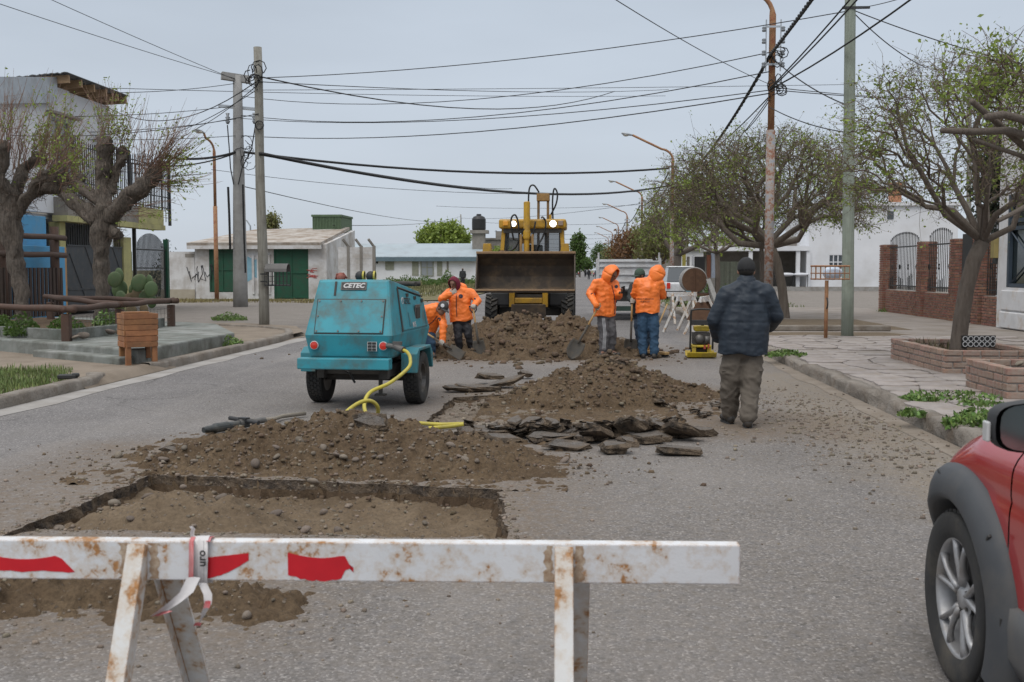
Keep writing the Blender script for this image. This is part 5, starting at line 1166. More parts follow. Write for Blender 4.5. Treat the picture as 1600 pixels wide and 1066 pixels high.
Y = 170; p_ = Vector((DY(693, 430, Y).x, Y, 0)); tree('green_tree', p_, [(0, 0, 0), (0, 0, 3)], .3, .2, DY(693, 374, Y) - p_, (4.1, 3.5, 2.7), 520, 'big fresh green tree rising behind the long building roof', 34, BARK, TWIG, LEAFG, .30, 4, .95, .02, -1, .3, jit=.35, nt=2)
Y = 75; p_ = Vector((DY(424, 430, Y).x, Y, 0)); tree('green_tree', p_, [(0, 0, 0), (0, 0, 2)], .15, .1, DY(424, 350, Y) - p_, (.55, .55, .7), 120, 'tip of a dark tree above the garage roof', 35, BARK, TWIG, LEAFO, .1, 3, 1, .01, -1, .2, jit=.12)
Y = 152; p_ = Vector((DY(786, 430, Y).x, Y, 0)); tree('green_tree', p_, [(0, 0, 0), (0, 0, 1.5)], .15, .1, DY(786, 397, Y) - p_, (1.5, 1.4, 1.1), 160, 'small green tree beside the loader cab, in front of the block house', 36, BARK, TWIG, LEAFG, .2, 3, 1, .015, -1, .2, jit=.2)
# tree in the brick planter
pD = G(1497, 541, .42); T = [(0, 0, 0)] + [o_(a, c, pD) for a, c in ((1502, 500), (1510, 450), (1522, 405), (1535, 378))]
tree('planter_tree', pD, T, .12, .11, o_(1508, 238, pD), (2.0, 1.9, 1.55), 1000, 'leaning dark trunked tree with bare spreading branches in the brick planter', 41, BARK, TWIG, LEAFG, .036, 4, .2, .0048, -.62, .35, k0=10, leaf2=LEAFO, f=.46, nt=4, ns=2.3)
# neighbouring pruned tree, mostly out of view
pE = Vector((DY(1720, 560, 13.5).x, 13.5, ZP)); t = thing('pruned_tree', pE, 'heavily pruned tree reaching thick cut limbs in over the white house front', 'tree'); b = MB()
b.tube([(0, 0, -.1), (0, 0, 1.2), (-.05, 0, 2.2), o_(1690, 300, pE)], [.26, .22, .2, .17], 12)
for pts, ra in ((((1690, 300), (1640, 225), (1600, 187), (1566, 179), (1541, 183)), .085), (((1685, 290), (1640, 222), (1575, 204), (1520, 206), (1472, 204)), .075), (((1690, 300), (1600, 229), (1552, 187), (1518, 158)), .065), (((1680, 300), (1594, 243), (1560, 232), (1521, 218)), .045), (((1690, 300), (1640, 300), (1590, 330), (1560, 345)), .05)):
    q = [DY(a, c, 13.5 - .3 * i) - pE for i, (a, c) in enumerate(pts)]; b.tube(q, [ra * .62 * (1.2 - .12 * i) for i in range(len(q))], 8)
b.obj('trunk', BARK, t, smooth=True); sm = MB(); tips = []; rs = np.random.default_rng(5)
P = crown_points(160, (.75, .6, .55), rs, .3, -1) + np.array(DY(1605, 135, 13.4) - pE); branches(np.array(DY(1640, 225, 13.3) - pE), P, rs, .007, b, sm, tips, 5); sm.obj('twigs', TWIG, t, kind='stuff', fix=False); leaf_quads('leaves', np.array(tips), .035, LEAFG, t, rs, 3, .05)
Y = 36; p_ = Vector((DY(1598, 430, Y).x, Y, ZP)); tree('evergreen_tree', p_, [(0, 0, 0), (0, 0, 3.5)], .3, .2, DY(1598, 270, Y) - p_, (1.5, 1.4, 1.9), 420, 'dark evergreen behind the white house front', 43, BARK, TWIG, LEAFD, .12, 5, 1.0, .01, -1, .3, jit=.14)
# ---------------------------------------------------------------- pollarded trees on the corner
def pollard(base, trunk, limbs, shoots, label, seed):
    rs = np.random.default_rng(seed); t = thing('pollarded_tree', base, label, 'tree', 'pollarded trees on the corner'); Y = base.y
    W = lambda px, py, dy=0: DY(px, py, Y + dy) - base
    def lump(b, amp):
        b.v = [tuple(Vector(v) + Vector((mnoise.noise(Vector(v) * 3.3), mnoise.noise(Vector(v) * 3.3 + Vector((9, 0, 0))), mnoise.noise(Vector(v) * 3.3 + Vector((0, 9, 0))))) * amp + Vector((mnoise.noise(Vector(v) * 9), mnoise.noise(Vector(v) * 9 + Vector((9, 0, 0))), mnoise.noise(Vector(v) * 9 + Vector((0, 9, 0))))) * amp * .45) for v in b.v]
    def dense(pts, rad, k=6):
        P, Rr = [], []
        for i in range(len(pts) - 1):
            for j in range(k): P.append(pts[i].lerp(pts[i + 1], j / k)); Rr.append(rad[i] + (rad[i + 1] - rad[i]) * j / k)
        return P + [pts[-1]], Rr + [rad[-1]]
    b = MB(); P, Rr = dense([W(*p[:2]) for p in trunk], [p[2] * .67 for p in trunk]); P[0] = P[0] - Vector((0, 0, .2)); b.tube(P, Rr, 18); lump(b, .09); b.obj('trunk', BARKP, t, smooth=True)
    for lm in limbs:
        b = MB(); P, Rr = dense([W(p[0], p[1], p[3]) for p in lm], [p[2] * .70 for p in lm]); b.tube(P, Rr, 14)
        e_ = P[-1]; b.ell(e_, (Rr[-1] * 1.15, Rr[-1] * 1.1, Rr[-1] * 1.1), nu=14, nv=10); lump(b, .12); b.obj('limb', BARKP, t, smooth=True)
    sm = MB(); tips = []
    for (px, py, dy, n, L, dx, dz, spread_) in shoots:
        o = W(px, py, dy)
        for i in range(int(n * .5)):
            d = Vector((dx + rs.normal(0, spread_), rs.normal(0, spread_ * .8), dz + rs.normal(0, spread_ * .7))).normalized(); l = L * rs.uniform(.35, 1.1); s = o + Vector(rs.normal(0, .13, 3)); dr = d.copy(); pts = [s]
            for k in range(4): dr = (dr + Vector((rs.normal(0, .09), rs.normal(0, .09), .05 + rs.normal(0, .06)))).normalized(); pts.append(pts[-1] + dr * l / 4)
            r_ = rs.uniform(.006, .0105); sm.tube(pts, [r_, r_ * .85, r_ * .7, r_ * .55, r_ * .3], 3, caps=False)
            for k in range(2):
                a = pts[1 + k].lerp(pts[2 + k], rs.uniform(0, 1)); e2 = a + (dr + Vector(rs.normal(0, .6, 3))).normalized() * l * rs.uniform(.12, .35); sm.tube([a, a.lerp(e2, .5) + Vector((0, 0, -.01)), e2], [r_ * .6, r_ * .5, r_ * .25], 3, caps=False); tips.append(tuple(e2))
            tips += [tuple(pts[k].lerp(pts[k + 1], rs.uniform(0, 1))) for k in (1, 2, 3) for _ in (0, 1)]
    sm.obj('shoots', TWIGR, t, kind='stuff', fix=False)
    # hairy fine twigs that bristle all over the limbs
    fz = MB()
    for lm in limbs:
        P, Rr = dense([W(p[0], p[1], p[3]) for p in lm], [p[2] * .70 for p in lm], 8)
        for p, r_ in zip(P, Rr):
            for _ in range(9):
                d = Vector(rs.normal(0, 1, 3)).normalized(); s = p + d * r_ * .9; e2 = s + (d + Vector(rs.normal(0, .6, 3)) + Vector((0, 0, .15))).normalized() * rs.uniform(.08, .32); fz.tube([s, s.lerp(e2, .5) + Vector(rs.normal(0, .03, 3)), e2], [.006, .005, .002], 3, caps=False)
                if rs.random() < .12: tips.append(tuple(e2))
    fz.obj('twigs', TWIG, t, kind='stuff', fix=False)
    tips = np.array(tips); w_ = np.array([mnoise.noise(Vector(p) * 1.1 + Vector((seed, 3, 0))) for p in tips]); leaf_quads('leaves', tips[w_ > np.quantile(w_, .5)], .036, LEAFG, t, rs, 2, .025)
    return t
b1 = G(34, 517, .31); b1.y = 22.2; b1 = DY(38, 516, 22.2); b1.z = .3
pollard(b1, [(40, 520, .30), (34, 470, .25), (26, 420, .25), (20, 370, .33), (16, 330, .38), (14, 300, .34)], [
    [(16, 330, .3, 0), (0, 280, .22, -.2), (6, 230, .20, -.3)], [(20, 335, .26, 0), (50, 305, .18, .2), (82, 290, .22, .2), (88, 268, .21, .2)], [(18, 310, .24, 0), (40, 262, .17, .4), (62, 252, .17, .5)], [(10, 320, .25, 0), (-30, 290, .2, .1), (-60, 260, .22, 0)], [(24, 340, .2, 0), (60, 282, .14, -.3), (70, 277, .15, -.4)]],
    [(6, 228, -.3, 60, 1.7, .25, 1, .22), (60, 250, .5, 80, 1.75, .45, 1, .25), (85, 268, .2, 90, 1.7, .5, 1, .30), (-40, 262, 0, 50, 1.6, .1, 1, .3), (30, 265, .3, 50, 1.7, .2, 1, .22), (88, 285, .2, 40, 1.0, .9, .2, .4), (70, 275, -.4, 30, .9, .6, .6, .5)], 'gnarled pollarded tree with upright shoots before the blue wall, nearer the road', 21)
b2 = DY(160, 500, 26.3); b2.z = .3
pollard(b2, [(160, 508, .30), (159, 460, .27), (157, 410, .30), (158, 375, .38), (160, 345, .40), (163, 320, .36)], [
    [(150, 345, .30, 0), (118, 316, .24, .1), (96, 296, .25, .2), (100, 285, .2, .2)], [(163, 330, .32, 0), (160, 275, .27, .2), (165, 240, .24, .2), (166, 222, .23, .1)], [(170, 300, .22, .2), (182, 268, .16, .3), (190, 238, .17, .3)], [(168, 345, .34, 0), (200, 310, .30, -.2), (232, 285, .28, -.2), (242, 272, .22, -.2)], [(160, 320, .22, 0), (120, 285, .2, .4), (122, 282, .2, .4)], [(175, 360, .22, 0), (184, 368, .18, -.2)]],
    [(98, 284, .2, 60, 1.5, -.25, 1, .35), (166, 218, .1, 70, 1.5, .1, 1, .35), (190, 232, .3, 60, 1.6, .35, 1, .3), (243, 268, -.2, 150, 1.75, .75, .8, .35), (225, 275, -.2, 80, 1.7, .3, 1, .3), (243, 285, -.2, 70, 1.4, 1, .05, .3), (120, 280, .4, 50, 1.4, 0, 1, .35), (205, 330, -.2, 40, 1.1, 1, -.1, .3)], 'gnarled pollarded tree with wide fanning shoots before the dark panel gate', 22)
# ---------------------------------------------------------------- raised platform with log rails, planting bed, cactus
b = MB(); P1, P2, P3, P4 = (-7.0, 16.15), (-6.98, 20.7), (-8.6, 24.2), (-14.0, 20.8)
def slab(pts, z0, z1): 
    bb_ = MB(); bb_.prism([(0, 0)] and pts, (0, 0, z0), (1, 0, 0), (0, 1, 0), (0, 0, z1 - z0)); return bb_
slab([P1, P2, P3, (-14, 27.5), P4], -.02, .33).obj('raised_platform', CONC_G, bevel=.03, kind='structure')
d = (Vector(P4) - Vector(P1)).normalized(); q = Vector((d.y, -d.x)); q = q if q.y < 0 else -q
a = Vector(P1) + d * .1; c = a + d * 2.6; slab([tuple(a + q * .28), tuple(a - q * .02), tuple(c - q * .02), tuple(c + q * .28)], -.02, .215).obj('platform_step', CONC_G, bevel=.025, kind='structure')
for pts in ([(-9.3, 18.6), (-9.15, 20.6), (-9.5, 22.8), (-13.5, 25.5), (-14, 20.5)],): slab(pts, .332, .40).obj('planting_bed', SOIL_DARK, kind='structure')
for k, (a, c) in enumerate((((-9.2, 18.2), (-9.05, 20.5)), ((-9.2, 18.25), (-13.6, 20.6)), ((-9.0, 20.55), (-9.35, 22.9)))):
    b = MB(); b.beam(a + (.42,), c + (.42,), .1, .2); b.obj('bed_edging', CONC_G, bevel=.015, kind='structure')
pr = [(Vector((-9.06, 17.95, .33)), .50), (Vector((-9.2, 20.4, .33)), .50), (Vector((-9.15, 22.9, .33)), .50), (Vector((-12.6, 20.0, .33)), .5), (Vector((-12.8, 24.6, .33)), .5)]
rl = thing('log_rail_fence', (-9.3, 20, .33), 'low log rail fence of round dark logs on stubby square posts around the bed', 'fence')
R0 = Vector((-9.3, 20, .33))
for p, h in pr: b = MB(); b.box(p - R0 + Vector((0, 0, h / 2 - .02)), (.15, .15, h), .1); b.obj('post', LOGM, rl, bevel=.02)
for i, j, ex in ((0, 1, .1), (1, 2, .15), (0, 3, .25), (2, 4, .2), (1, 4, .1)):
    a, c = pr[i][0] - R0 + Vector((0, 0, .56)), pr[j][0] - R0 + Vector((0, 0, .56 + .01 * j)); dd = (c - a).normalized(); a = a - dd * ex; c = c + dd * ex; b = MB(); b.tube([a.lerp(c, k / 6) + Vector((0, 0, .012 * math.sin(k * 2 + i))) for k in range(7)], [.060 + .005 * math.sin(k * 1.7 + i) for k in range(7)], 10); b.obj('rail', LOGM, rl, smooth=True)
b = MB()
for i, j in ((0, 1), (1, 2)):
    a, c = pr[i][0] - R0, pr[j][0] - R0
    for k in range(14): p = a.lerp(c, k / 14); b.tube([p + Vector((0, 0, .02)), p + Vector((0, 0, .42))], .004, 3)
    for z in (.1, .2, .3, .4): b.tube([a + Vector((0, 0, z)), c + Vector((0, 0, z))], .004, 3)
b.obj('wire_mesh', M('dull_wire', (.12, .11, .10), None, 5, .6, 0), rl, kind='stuff')
def bush(x, y, z, r, h, n, mat, size, label, cat='shrub', group=None):
    o = leafy('garden_shrub', [(0, 0, 0)], n, h, mat, r, size, label=label, cat=cat, group=group); o.location = (x, y, z); return o
for x, y, r, h, n, m, s, lb_ in ((-9.75, 19.3, .35, .40, 700, LEAFM, .045, 'leafy green plant behind the wire mesh of the log rail'), (-10.4, 18.9, .3, .5, 500, LEAFM, .05, 'dark green plant at the foot of the nearer pollarded tree'), (-11.3, 19.4, .45, .45, 800, LEAFM, .05, 'bushy green plant beside the pollarded trunk, under the first rail'),
        (-9.7, 21.6, .5, .4, 700, LEAFM, .05, 'spreading green plant in the bed behind the wooden bin'), (-9.6, 20.6, .25, .45, 420, WEED, .05, 'bright upright leafy plant beside the second rail post'), (-12.4, 20.9, .6, .55, 800, LEAFM, .055, 'dense green plant at the outer end of the planting bed')):
    bush(x, y, .38, r, h, n, m, s, lb_)
for px, py, s in ((190, 519, .26), (172, 520, .2), (130, 525, .22), (118, 527, .16)):
    p = G(px, py, .4); stone(p.x, p.y, s, {190: 'largest pale stone in the bed, nearest the cactus', 172: 'pale stone in the bed behind the wooden bin', 130: 'pale stone in the bed by the middle rail post', 118: 'smallest pale stone in the bed under the log rail'}[px], None, z=.38)
cb = DY(213, 497, 24.6); cb.z = .33; ct = thing('prickly_pear', cb, 'large prickly pear cactus with broad green pads before the barred gate', 'cactus')
PADM = M('cactus_pad', (.085, .135, .05), (.06, .10, .04), 4, .55, .15, 60, .004, dirt=(.16, .14, .07), dscale=3, damt=.5); PADO = M('old_cactus_pad', (.16, .11, .06), (.10, .085, .045), 4, .8, .3)
rs = np.random.default_rng(3)
for px, py, s, tx, rz, old in ((205, 487, .26, .1, .2, 1), (225, 484, .24, -.3, -.3, 1), (187, 452, .36, .1, .2, 0), (186, 431, .30, -.1, -.4, 0), (179, 437, .30, .1, .5, 0), (203, 470, .30, .2, .5, 1), (215, 462, .30, -.2, -.1, 1), (217, 442, .34, .35, .5, 0), (226, 448, .32, -.1, 0, 0), (236, 452, .30, .1, .3, 0), (234, 440, .26, -.3, -.6, 0), (228, 462, .28, .8, .4, 0), (238, 472, .28, 1.0, -.5, 0), (190, 466, .30, -.5, -.2, 0), (210, 452, .28, .5, .9, 0)):
    p = DY(px, py, 24.6 + rs.uniform(-.3, .3)) - cb; m_ = Matrix.Rotation(rz, 3, 'Z') @ Matrix.Rotation(tx, 3, 'Y'); b = MB(); b.ell(p, (s * .52, .035, s * .64), m_, 14, 10); b.obj('pad', PADO if old else PADM, ct, smooth=True)
# slatted wooden litter bin
bn = thing('wooden_bin', (-7.02, 16.2, ZP - .10), 'orange brown slatted wooden bin on four square legs at the platform corner', 'bin', rz=R(37))
for sx in (-1, 1):
    for sy in (-1, 1): zz = .0 if (sx, sy) in ((-1, -1), (1, -1)) else .14; b = MB(); b.bb((sx * .20 - .04, sy * .20 - .04, zz), (sx * .20 + .04, sy * .20 + .04, .84)); b.obj('leg', BINW, bn, bevel=.006)
for k in range(6):
    z = .34 + k * .088 + .01
    for ax in range(4):
        s = -1 if ax < 2 else 1; t_ = .245 + random.uniform(0, .008); b = MB(); w2 = .255 - .012 * (5 - k) * .4
        if ax % 2: b.bb((s * t_ - .009, -w2 + .011, z), (s * t_ + .009, w2 - .011, z + .08))
        else: b.bb((-w2, s * t_ - .009, z), (w2, s * t_ + .009, z + .08))
        b.obj('slat', BINW, bn, bevel=.004)
b = MB(); b.bb((-.235, -.235, .40), (.235, .235, .42)); b.obj('base', BINW, bn); b = MB(); b.bb((-.2, .05, .86), (.2, .22, .89)); b.obj('lid', BINW, bn, bevel=.004)
sheet('verge', [(XL - .12, 13.9), (XL + .03, 13.9), (XL + .03, 16.4), (XL - .12, 16.4)], .012, LV)
b = MB(); b.grid([[(XL + .03 - .09 * i, 13.5 + j * .52, (.004, .08, .118, .124, .098)[i] + .004 * math.sin(j * 2 + i)) for i in range(5)] for j in range(7)]); b.obj('driveway_ramp', LV, smooth=True, kind='structure')
p = G(108, 592, ZP); b = MB(); b.box((0, 0, .03), (.24, .12, .06), .2); b.box((.1, .02, .05), (.1, .1, .05), .5); o = b.obj('black_drain_piece', IRON, label='black bit of plastic pipe lying on the verge by the grass', cat='pipe', bevel=.015); o.location = p
# ---------------------------------------------------------------- brick planters on the pavement
def planter(name, x0, x1, y0, y1, h, label, seed, thick=.13):
    t = thing(name, ((x0 + x1) / 2, (y0 + y1) / 2, ZP), label, 'planter'); hx, hy = (x1 - x0) / 2, (y1 - y0) / 2; rr = random.Random(seed); bh = h / 4.0; me = {}
    def brick(cx, cy, cz, L, ax, tall):
        k = (round(L, 2), ax, tall)
        if k not in me:
            b = MB(); d_ = (L - .018, thick, tall - .016) if ax == 0 else (thick, L - .018, tall - .016); b.box((0, 0, 0), d_); o = b.obj('brick', BRICKO, t, bevel=.008); me[k] = o; o.location = (cx, cy, cz); return
        o = me[k].copy(); COL.objects.link(o); o.parent = t; o.location = (cx + rr.gauss(0, .003), cy + rr.gauss(0, .003), cz + rr.gauss(0, .002)); o.rotation_euler = (0, 0, rr.gauss(0, .01))
    for k in range(4):
        z = bh * (k + .5); off = .125 if k % 2 else 0
        for s in (-1, 1):
            p = -hx - (off if k < 3 else 0)
            while p < hx - .02:
                q0, q1 = max(p, -hx), min(p + .25, hx)
                if q1 - q0 > .05: brick((q0 + q1) / 2, s * (hy - thick / 2), z, q1 - q0, 0, bh)
                p += .25
            p = -hy + thick + .01 - off * .5
            while p < hy - thick - .02:
                q0, q1 = max(p, -hy + thick + .01), min(p + .25, hy - thick - .01)
                if q1 - q0 > .05: brick(s * (hx - thick / 2), (q0 + q1) / 2, z, q1 - q0, 1, bh)
                p += .25
    b = MB(); c = .02
    for s in (-1, 1): b.bb((-hx + c, s * (hy - thick / 2) - thick / 2 + c, 0), (hx - c, s * (hy - thick / 2) + thick / 2 - c, h - .012)); b.bb((s * (hx - thick / 2) - thick / 2 + c, -hy + thick, 0), (s * (hx - thick / 2) + thick / 2 - c, hy - thick, h - .012))
    b.obj('mortar', MORT, t); b = MB(); b.bb((-hx + thick, -hy + thick, 0), (hx - thick, hy - thick, h - .13)); b.obj('soil', SOIL_DARK, t); return t
a, c = G(1404, 548, ZP), G(1450, 581, ZP); c2 = G(1585, 572, ZP)
planter('brick_planter', 5.0, 6.35, 15.0, 17.6, .34, 'larger pinkish brick planter holding the leaning tree', 1)
planter('brick_planter', 4.72, 6.6, 12.1, 13.4, .36, 'smaller pinkish brick planter at the edge of the view behind the car', 2)
p = Vector((5.45, 16.9, .42)); tuft('planter_plant', [tuple(p + Vector((dx, dy, -.1))) for dx, dy in ((0, 0), (.15, -.3), (-.1, .2), (.3, -.2))], 30, .26, M('dry_strap_leaf', (.12, .12, .06), (.16, .12, .08), 6, .7, 0, island=.35), .16, label='dry strap leaved plant in the larger planter', cat='plant', wid=.012)
LAT = M('black_lattice', (.018, .018, .02), None, 5, .5); pt = thing('breeze_panel', (5.97, 16.4, .40), 'small black panel with white ring pattern leaning in the larger planter', 'panel', rz=.12)
b = MB(); b.box((0, 0, .10), (.52, .025, .18)); b.obj('board', LAT, pt); b = MB()
for i in range(6):
    for k in range(2): b.lathe([(.030, -.019), (.041, -.019), (.041, -.012), (.030, -.012)], (-.215 + i * .086, 0, .06 + k * .082), 'Y', 12)
b.obj('rings', M('white_ring', (.6, .6, .6), None, 5, .6), pt, kind='stuff')
for px, py, s, lb_ in ((1492, 578, .2, 'first in the row of'), (1510, 577, .24, 'second in the row of'), (1537, 574, .28, 'biggest of the'), (1522, 576, .18, 'smallest of the'), (1552, 575, .2, 'last in the row of')): p = G(px, py, ZP); stone(p.x, p.y, s, lb_ + ' grey boulders at the foot of the larger planter', 'boulders at the planter foot', z=ZP)
for px, py, z, lb_ in ((1592, 589, .42, 'rounded dark stone on the rim of the smaller planter'),): p = DY(px, py, 12.4); stone(p.x, p.y, .13, lb_, None, z=.49)
# open soil beds in the pavement
for pts in ([(5.6, 26.2), (8.0, 26.2), (8.0, 31.8), (4.2, 31.8), (4.2, 28.2)], [(3.9, 22.4), (7.2, 22.4), (7.6, 23.6), (7.0, 25.2), (3.9, 25.0)]): sheet('soil_bed', pts, ZP - .004, m_dirt('bed_soil', (.15, .115, .08), (.20, .16, .115), (.09, .07, .05)) if not bpy.data.materials.get('bed_soil') else bpy.data.materials['bed_soil'])
b = MB(); b.beam((3.9, 25.6, ZP + .06), (7.3, 25.75, ZP + .06), .22, .14); b.obj('bed_kerb', KERBM, kind='structure', bevel=.03)
hp_ = heap_h([(0, 0, .55, .5, .16, 1)], 90, .7); X, Y = np.meshgrid(np.arange(-.8, .8, .03), np.arange(-.8, .8, .03), indexing='ij'); o = hf_obj('dirt_heap', X, Y, hp_(X, Y), m_dirt('pale_rubble', (.27, .235, .20), (.33, .295, .26), (.17, .14, .115)), trim=True, label='small pale rubble heap on the pavement by the green grey pole', cat='dirt heap'); p = G(1352, 524, ZP); o.location = p
# shrubs further off
for i, (px, Y, r, h, lb_) in enumerate(((660, 120, 1.6, 1.1, 'dark shrub before the door of the long building'), (690, 118, 1.0, .9, 'round shrub on the empty lot'), (636, 110, 1.3, 1.2, 'dark green shrub beside the dumped pipes'), (612, 128, 1.2, .8, 'low shrub by the long building window'), (700, 112, .7, 1.9, 'slender young shrub before the white wall'), (744, 105, 1.3, 1.1, 'shrub half hidden by the loader bucket'), (675, 100, .9, .7, 'small weedy shrub on the lot'), (720, 126, 1.3, .8, 'low shrub near the far standing person'))):
    bush(DY(px, 430, Y).x, Y, .04, r, h, 420, LEAFM, .13, lb_, group='shrubs on the empty lot')
for px, Y, r, h, m, lb_ in ((1098, 62, .8, 1.3, LEAFM, 'green bush before the mixed yard front'), (266, 62, 1.2, 3.6, LEAFD, 'dark scraggly shrub above the yard wall'), (256, 60, .8, 3.2, LEAFD, 'dark shrub tip beside the barred gate'), (1135, 64, .8, .7, LEAFM, 'low bush near the porch house')):
    bush(DY(px, 430, Y).x, Y, .04, r, h, 380, m, .1, lb_)
for px, Y, s, lb_ in ((605, 60, .5, 'pale boulder of rubble on the lot'), (628, 64, .7, 'brown heap of dumped rubble on the lot')): stone(DY(px, 430, Y).x, Y, s, lb_, None, z=0)
# ================================================================ machine materials
def hull(pts):
    bm = bmesh.new(); [bm.verts.new(p) for p in pts]; bmesh.ops.convex_hull(bm, input=bm.verts[:])
    bmesh.ops.dissolve_limit(bm, angle_limit=R(1), verts=bm.verts[:], edges=bm.edges[:])
    bm.verts.index_update(); b = MB(); b.v = [tuple(v.co) for v in bm.verts]; b.f = [tuple(v.index for v in f.verts) for f in bm.faces]; bm.free(); return b
TEAL = M('teal_paint', (.034, .295, .365), (.025, .235, .30), 3, .55, .15, 50, .002, dirt=(.085, .10, .085), dscale=3.4, damt=.85, dlo=.44, edge=((.10, .10, .085), .012, 30))
TEALD = M('dusty_teal', (.03, .20, .25), (.05, .17, .19), 4, .6, .15, 50, .002, dirt=(.13, .12, .10), dscale=4, damt=.85)
RUBBER = M('tyre_rubber', (.022, .022, .023), (.035, .034, .032), 7, .85, .4, 60, .004, dirt=(.10, .085, .065), dscale=5, damt=.6)
STEEL = M('dirty_steel', (.16, .155, .15), (.09, .085, .08), 8, .5, .2, 50, .003, metal=.5, dirt=(.12, .10, .08), dscale=5, damt=.7)
UNDER = M('greasy_underside', (.03, .03, .03), (.055, .048, .04), 8, .75, .3)
CATY = M('digger_yellow', (.50, .29, .022), (.42, .235, .02), 3, .5, .15, 40, .003, dirt=(.16, .11, .06), dscale=4, damt=.7, edge=((.11, .07, .04), .02, 18))
BUCK = M('worn_bucket_steel', (.085, .063, .045), (.04, .032, .026), 2.5, .75, .5, 20, .008, dirt=(.17, .115, .065), dscale=3, damt=.8)
LIP = M('rusty_bucket_lip', (.30, .19, .10), (.20, .125, .07), 9, .7, .4)
BLKP = M('black_plastic_trim', (.022, .023, .025), (.03, .031, .033), 8, .6, .15, 90, .002)
HOSE = M('black_hydraulic_hose', (.012, .012, .012), None, 5, .45, 0)
YHOSE = M('yellow_hose', (.50, .42, .045), (.40, .34, .05), 6, .5, .1, dirt=(.22, .18, .08), dscale=5, damt=.6)
CHROME = M('chrome_rod', (.6, .62, .65), None, 5, .2, 0, metal=1)
GLS = m_glass('cab_glass', (.075, .085, .095), .06)
GLSC, t, N, L, b_ = nodes('clear_cab_glass'); b_.inputs['Roughness'].default_value = .05; b_.inputs['Base Color'].default_value = (.05, .06, .065, 1); q_ = N.new('ShaderNodeMixShader'); q_.inputs[0].default_value = .55; L.new(b_.outputs[0], q_.inputs[1]); L.new(N.new('ShaderNodeBsdfTransparent').outputs[0], q_.inputs[2]); L.new(q_.outputs[0], N['Material Output'].inputs[0])
REDL = m_glass('red_reflector', (.55, .03, .015), .25); AMB = m_glass('amber_lens', (.75, .33, .02), .25)
WPAINT = M('white_truck_paint', (.60, .61, .63), (.52, .525, .54), 3, .5, .15, dirt=(.30, .26, .22), dscale=3, damt=.6)
PLATE = M('plate_white', (.6, .6, .6), None, 4, .6, 0)
def emis(name, c, s):
    m, t, N, L, b = nodes(name); b.inputs['Emission Color'].default_value = c + (1,); b.inputs['Emission Strength'].default_value = s; b.inputs['Base Color'].default_value = (.8, .8, .8, 1); return m
LIT = emis('lit_work_lamp', (1, .98, .94), 5)
def wheel(par, c, r, w_, rim_r, mat_rim=STEEL, tread=28, tdep=.012, side=1, lugs=False, spokes=0, name='wheel', ry=None, rimmat2=None):
    """tyre with tread blocks + dished rim; axle along local x"""
    b = MB(); h = w_ / 2; rr = rim_r
    prof = [(rr * .98, -h * .80), (rr * 1.08, -h * .95), (r * .90, -h * 1.0), (r * .965, -h * .93), (r - tdep, -h * .80), (r - tdep, h * .80), (r * .965, h * .93), (r * .90, h), (rr * 1.08, h * .95), (rr * .98, h * .80)]
    b.lathe(prof, (0, 0, 0), 'X', 48)
    o = b.obj(name, RUBBER, par, smooth=True); o.location = c
    if ry: o.rotation_euler = ry
    b = MB()
    for k in range(tread):
        a = 2 * math.pi * k / tread
        if lugs:
            for s in (-1, 1): a2 = a + (s > 0) * math.pi / tread; m_ = Matrix.Rotation(a2, 3, 'X') @ Matrix.Rotation(s * .6, 3, 'Z'); b.box(m_ @ Vector((0, 0, 0)) + Matrix.Rotation(a2, 3, 'X') @ Vector((s * h * .45, 0, r - tdep * .4)), (h * 1.05, r * .11, tdep * 1.6), m=Matrix.Rotation(a2, 3, 'X') @ Matrix.Rotation(s * .5, 3, 'Z'))
        else:
            for j, x in enumerate((-.62, -.21, .21, .62)):
                a2 = a + (j % 2) * math.pi / tread; m_ = Matrix.Rotation(a2, 3, 'X'); b.box(m_ @ Vector((x * h, 0, r - tdep * .55)), (h * .36, 2 * math.pi * r / tread * .72, tdep * 1.1), m=m_)
    b.obj('tread', RUBBER, o, kind='stuff', fix=False)
    b = MB()
    if not spokes: b.lathe([(rr * 1.0, h * .82 * side), (rr * .93, h * .80 * side), (rr * .88, h * .35 * side), (rr * .55, h * .30 * side), (rr * .42, h * .5 * side), (rr * .2, h * .5 * side), (rr * .18, h * .62 * side), (0, h * .62 * side)], (0, 0, 0), 'X', 28); b.lathe([(rr, -h * .8 * side), (0, -h * .5 * side)], (0, 0, 0), 'X', 20)
    b.obj('rim', mat_rim, o, smooth=False) if b.v else None
    return o
# ================================================================ compressor trailer
ct_ = thing('air_compressor', (-2.56, 12.42, 0), 'battered teal towed air compressor on two road wheels with a yellow hose', 'compressor', rz=R(-4.5))
Wb, Wm, Wt = .47, .515, .415; yb = -.80
body = hull([(s * Wb, y, .58) for s in (-1, 1) for y in (-.74, .95)] + [(s * Wm, y, .85) for s in (-1, 1) for y in (yb, 1.05)] + [(s * Wt, -.56, 1.475) for s in (-1, 1)] + [(s * (Wt + .01), .88, 1.30) for s in (-1, 1)])
body.obj('canopy', TEAL, ct_, bevel=.035)
nrm = Vector((0, -.625, .24)).normalized(); up_ = Vector((0, .24, .625)).normalized(); o0 = Vector((0, yb, .85))
def RF(u, s, off=0): return o0 + Vector((u, 0, 0)) + up_ * s + nrm * off
def plate(u0, u1, s0, s1, off, th, mat, name, par, **k):
    b = MB(); p = [RF(u0, s0, off), RF(u1, s0, off), RF(u1, s1, off), RF(u0, s1, off)]; b.add(p + [q + nrm * th for q in p], [(0, 1, 2, 3), (7, 6, 5, 4), (0, 4, 5, 1), (1, 5, 6, 2), (2, 6, 7, 3), (3, 7, 4, 0)]); return b.obj(name, mat, par, **k)
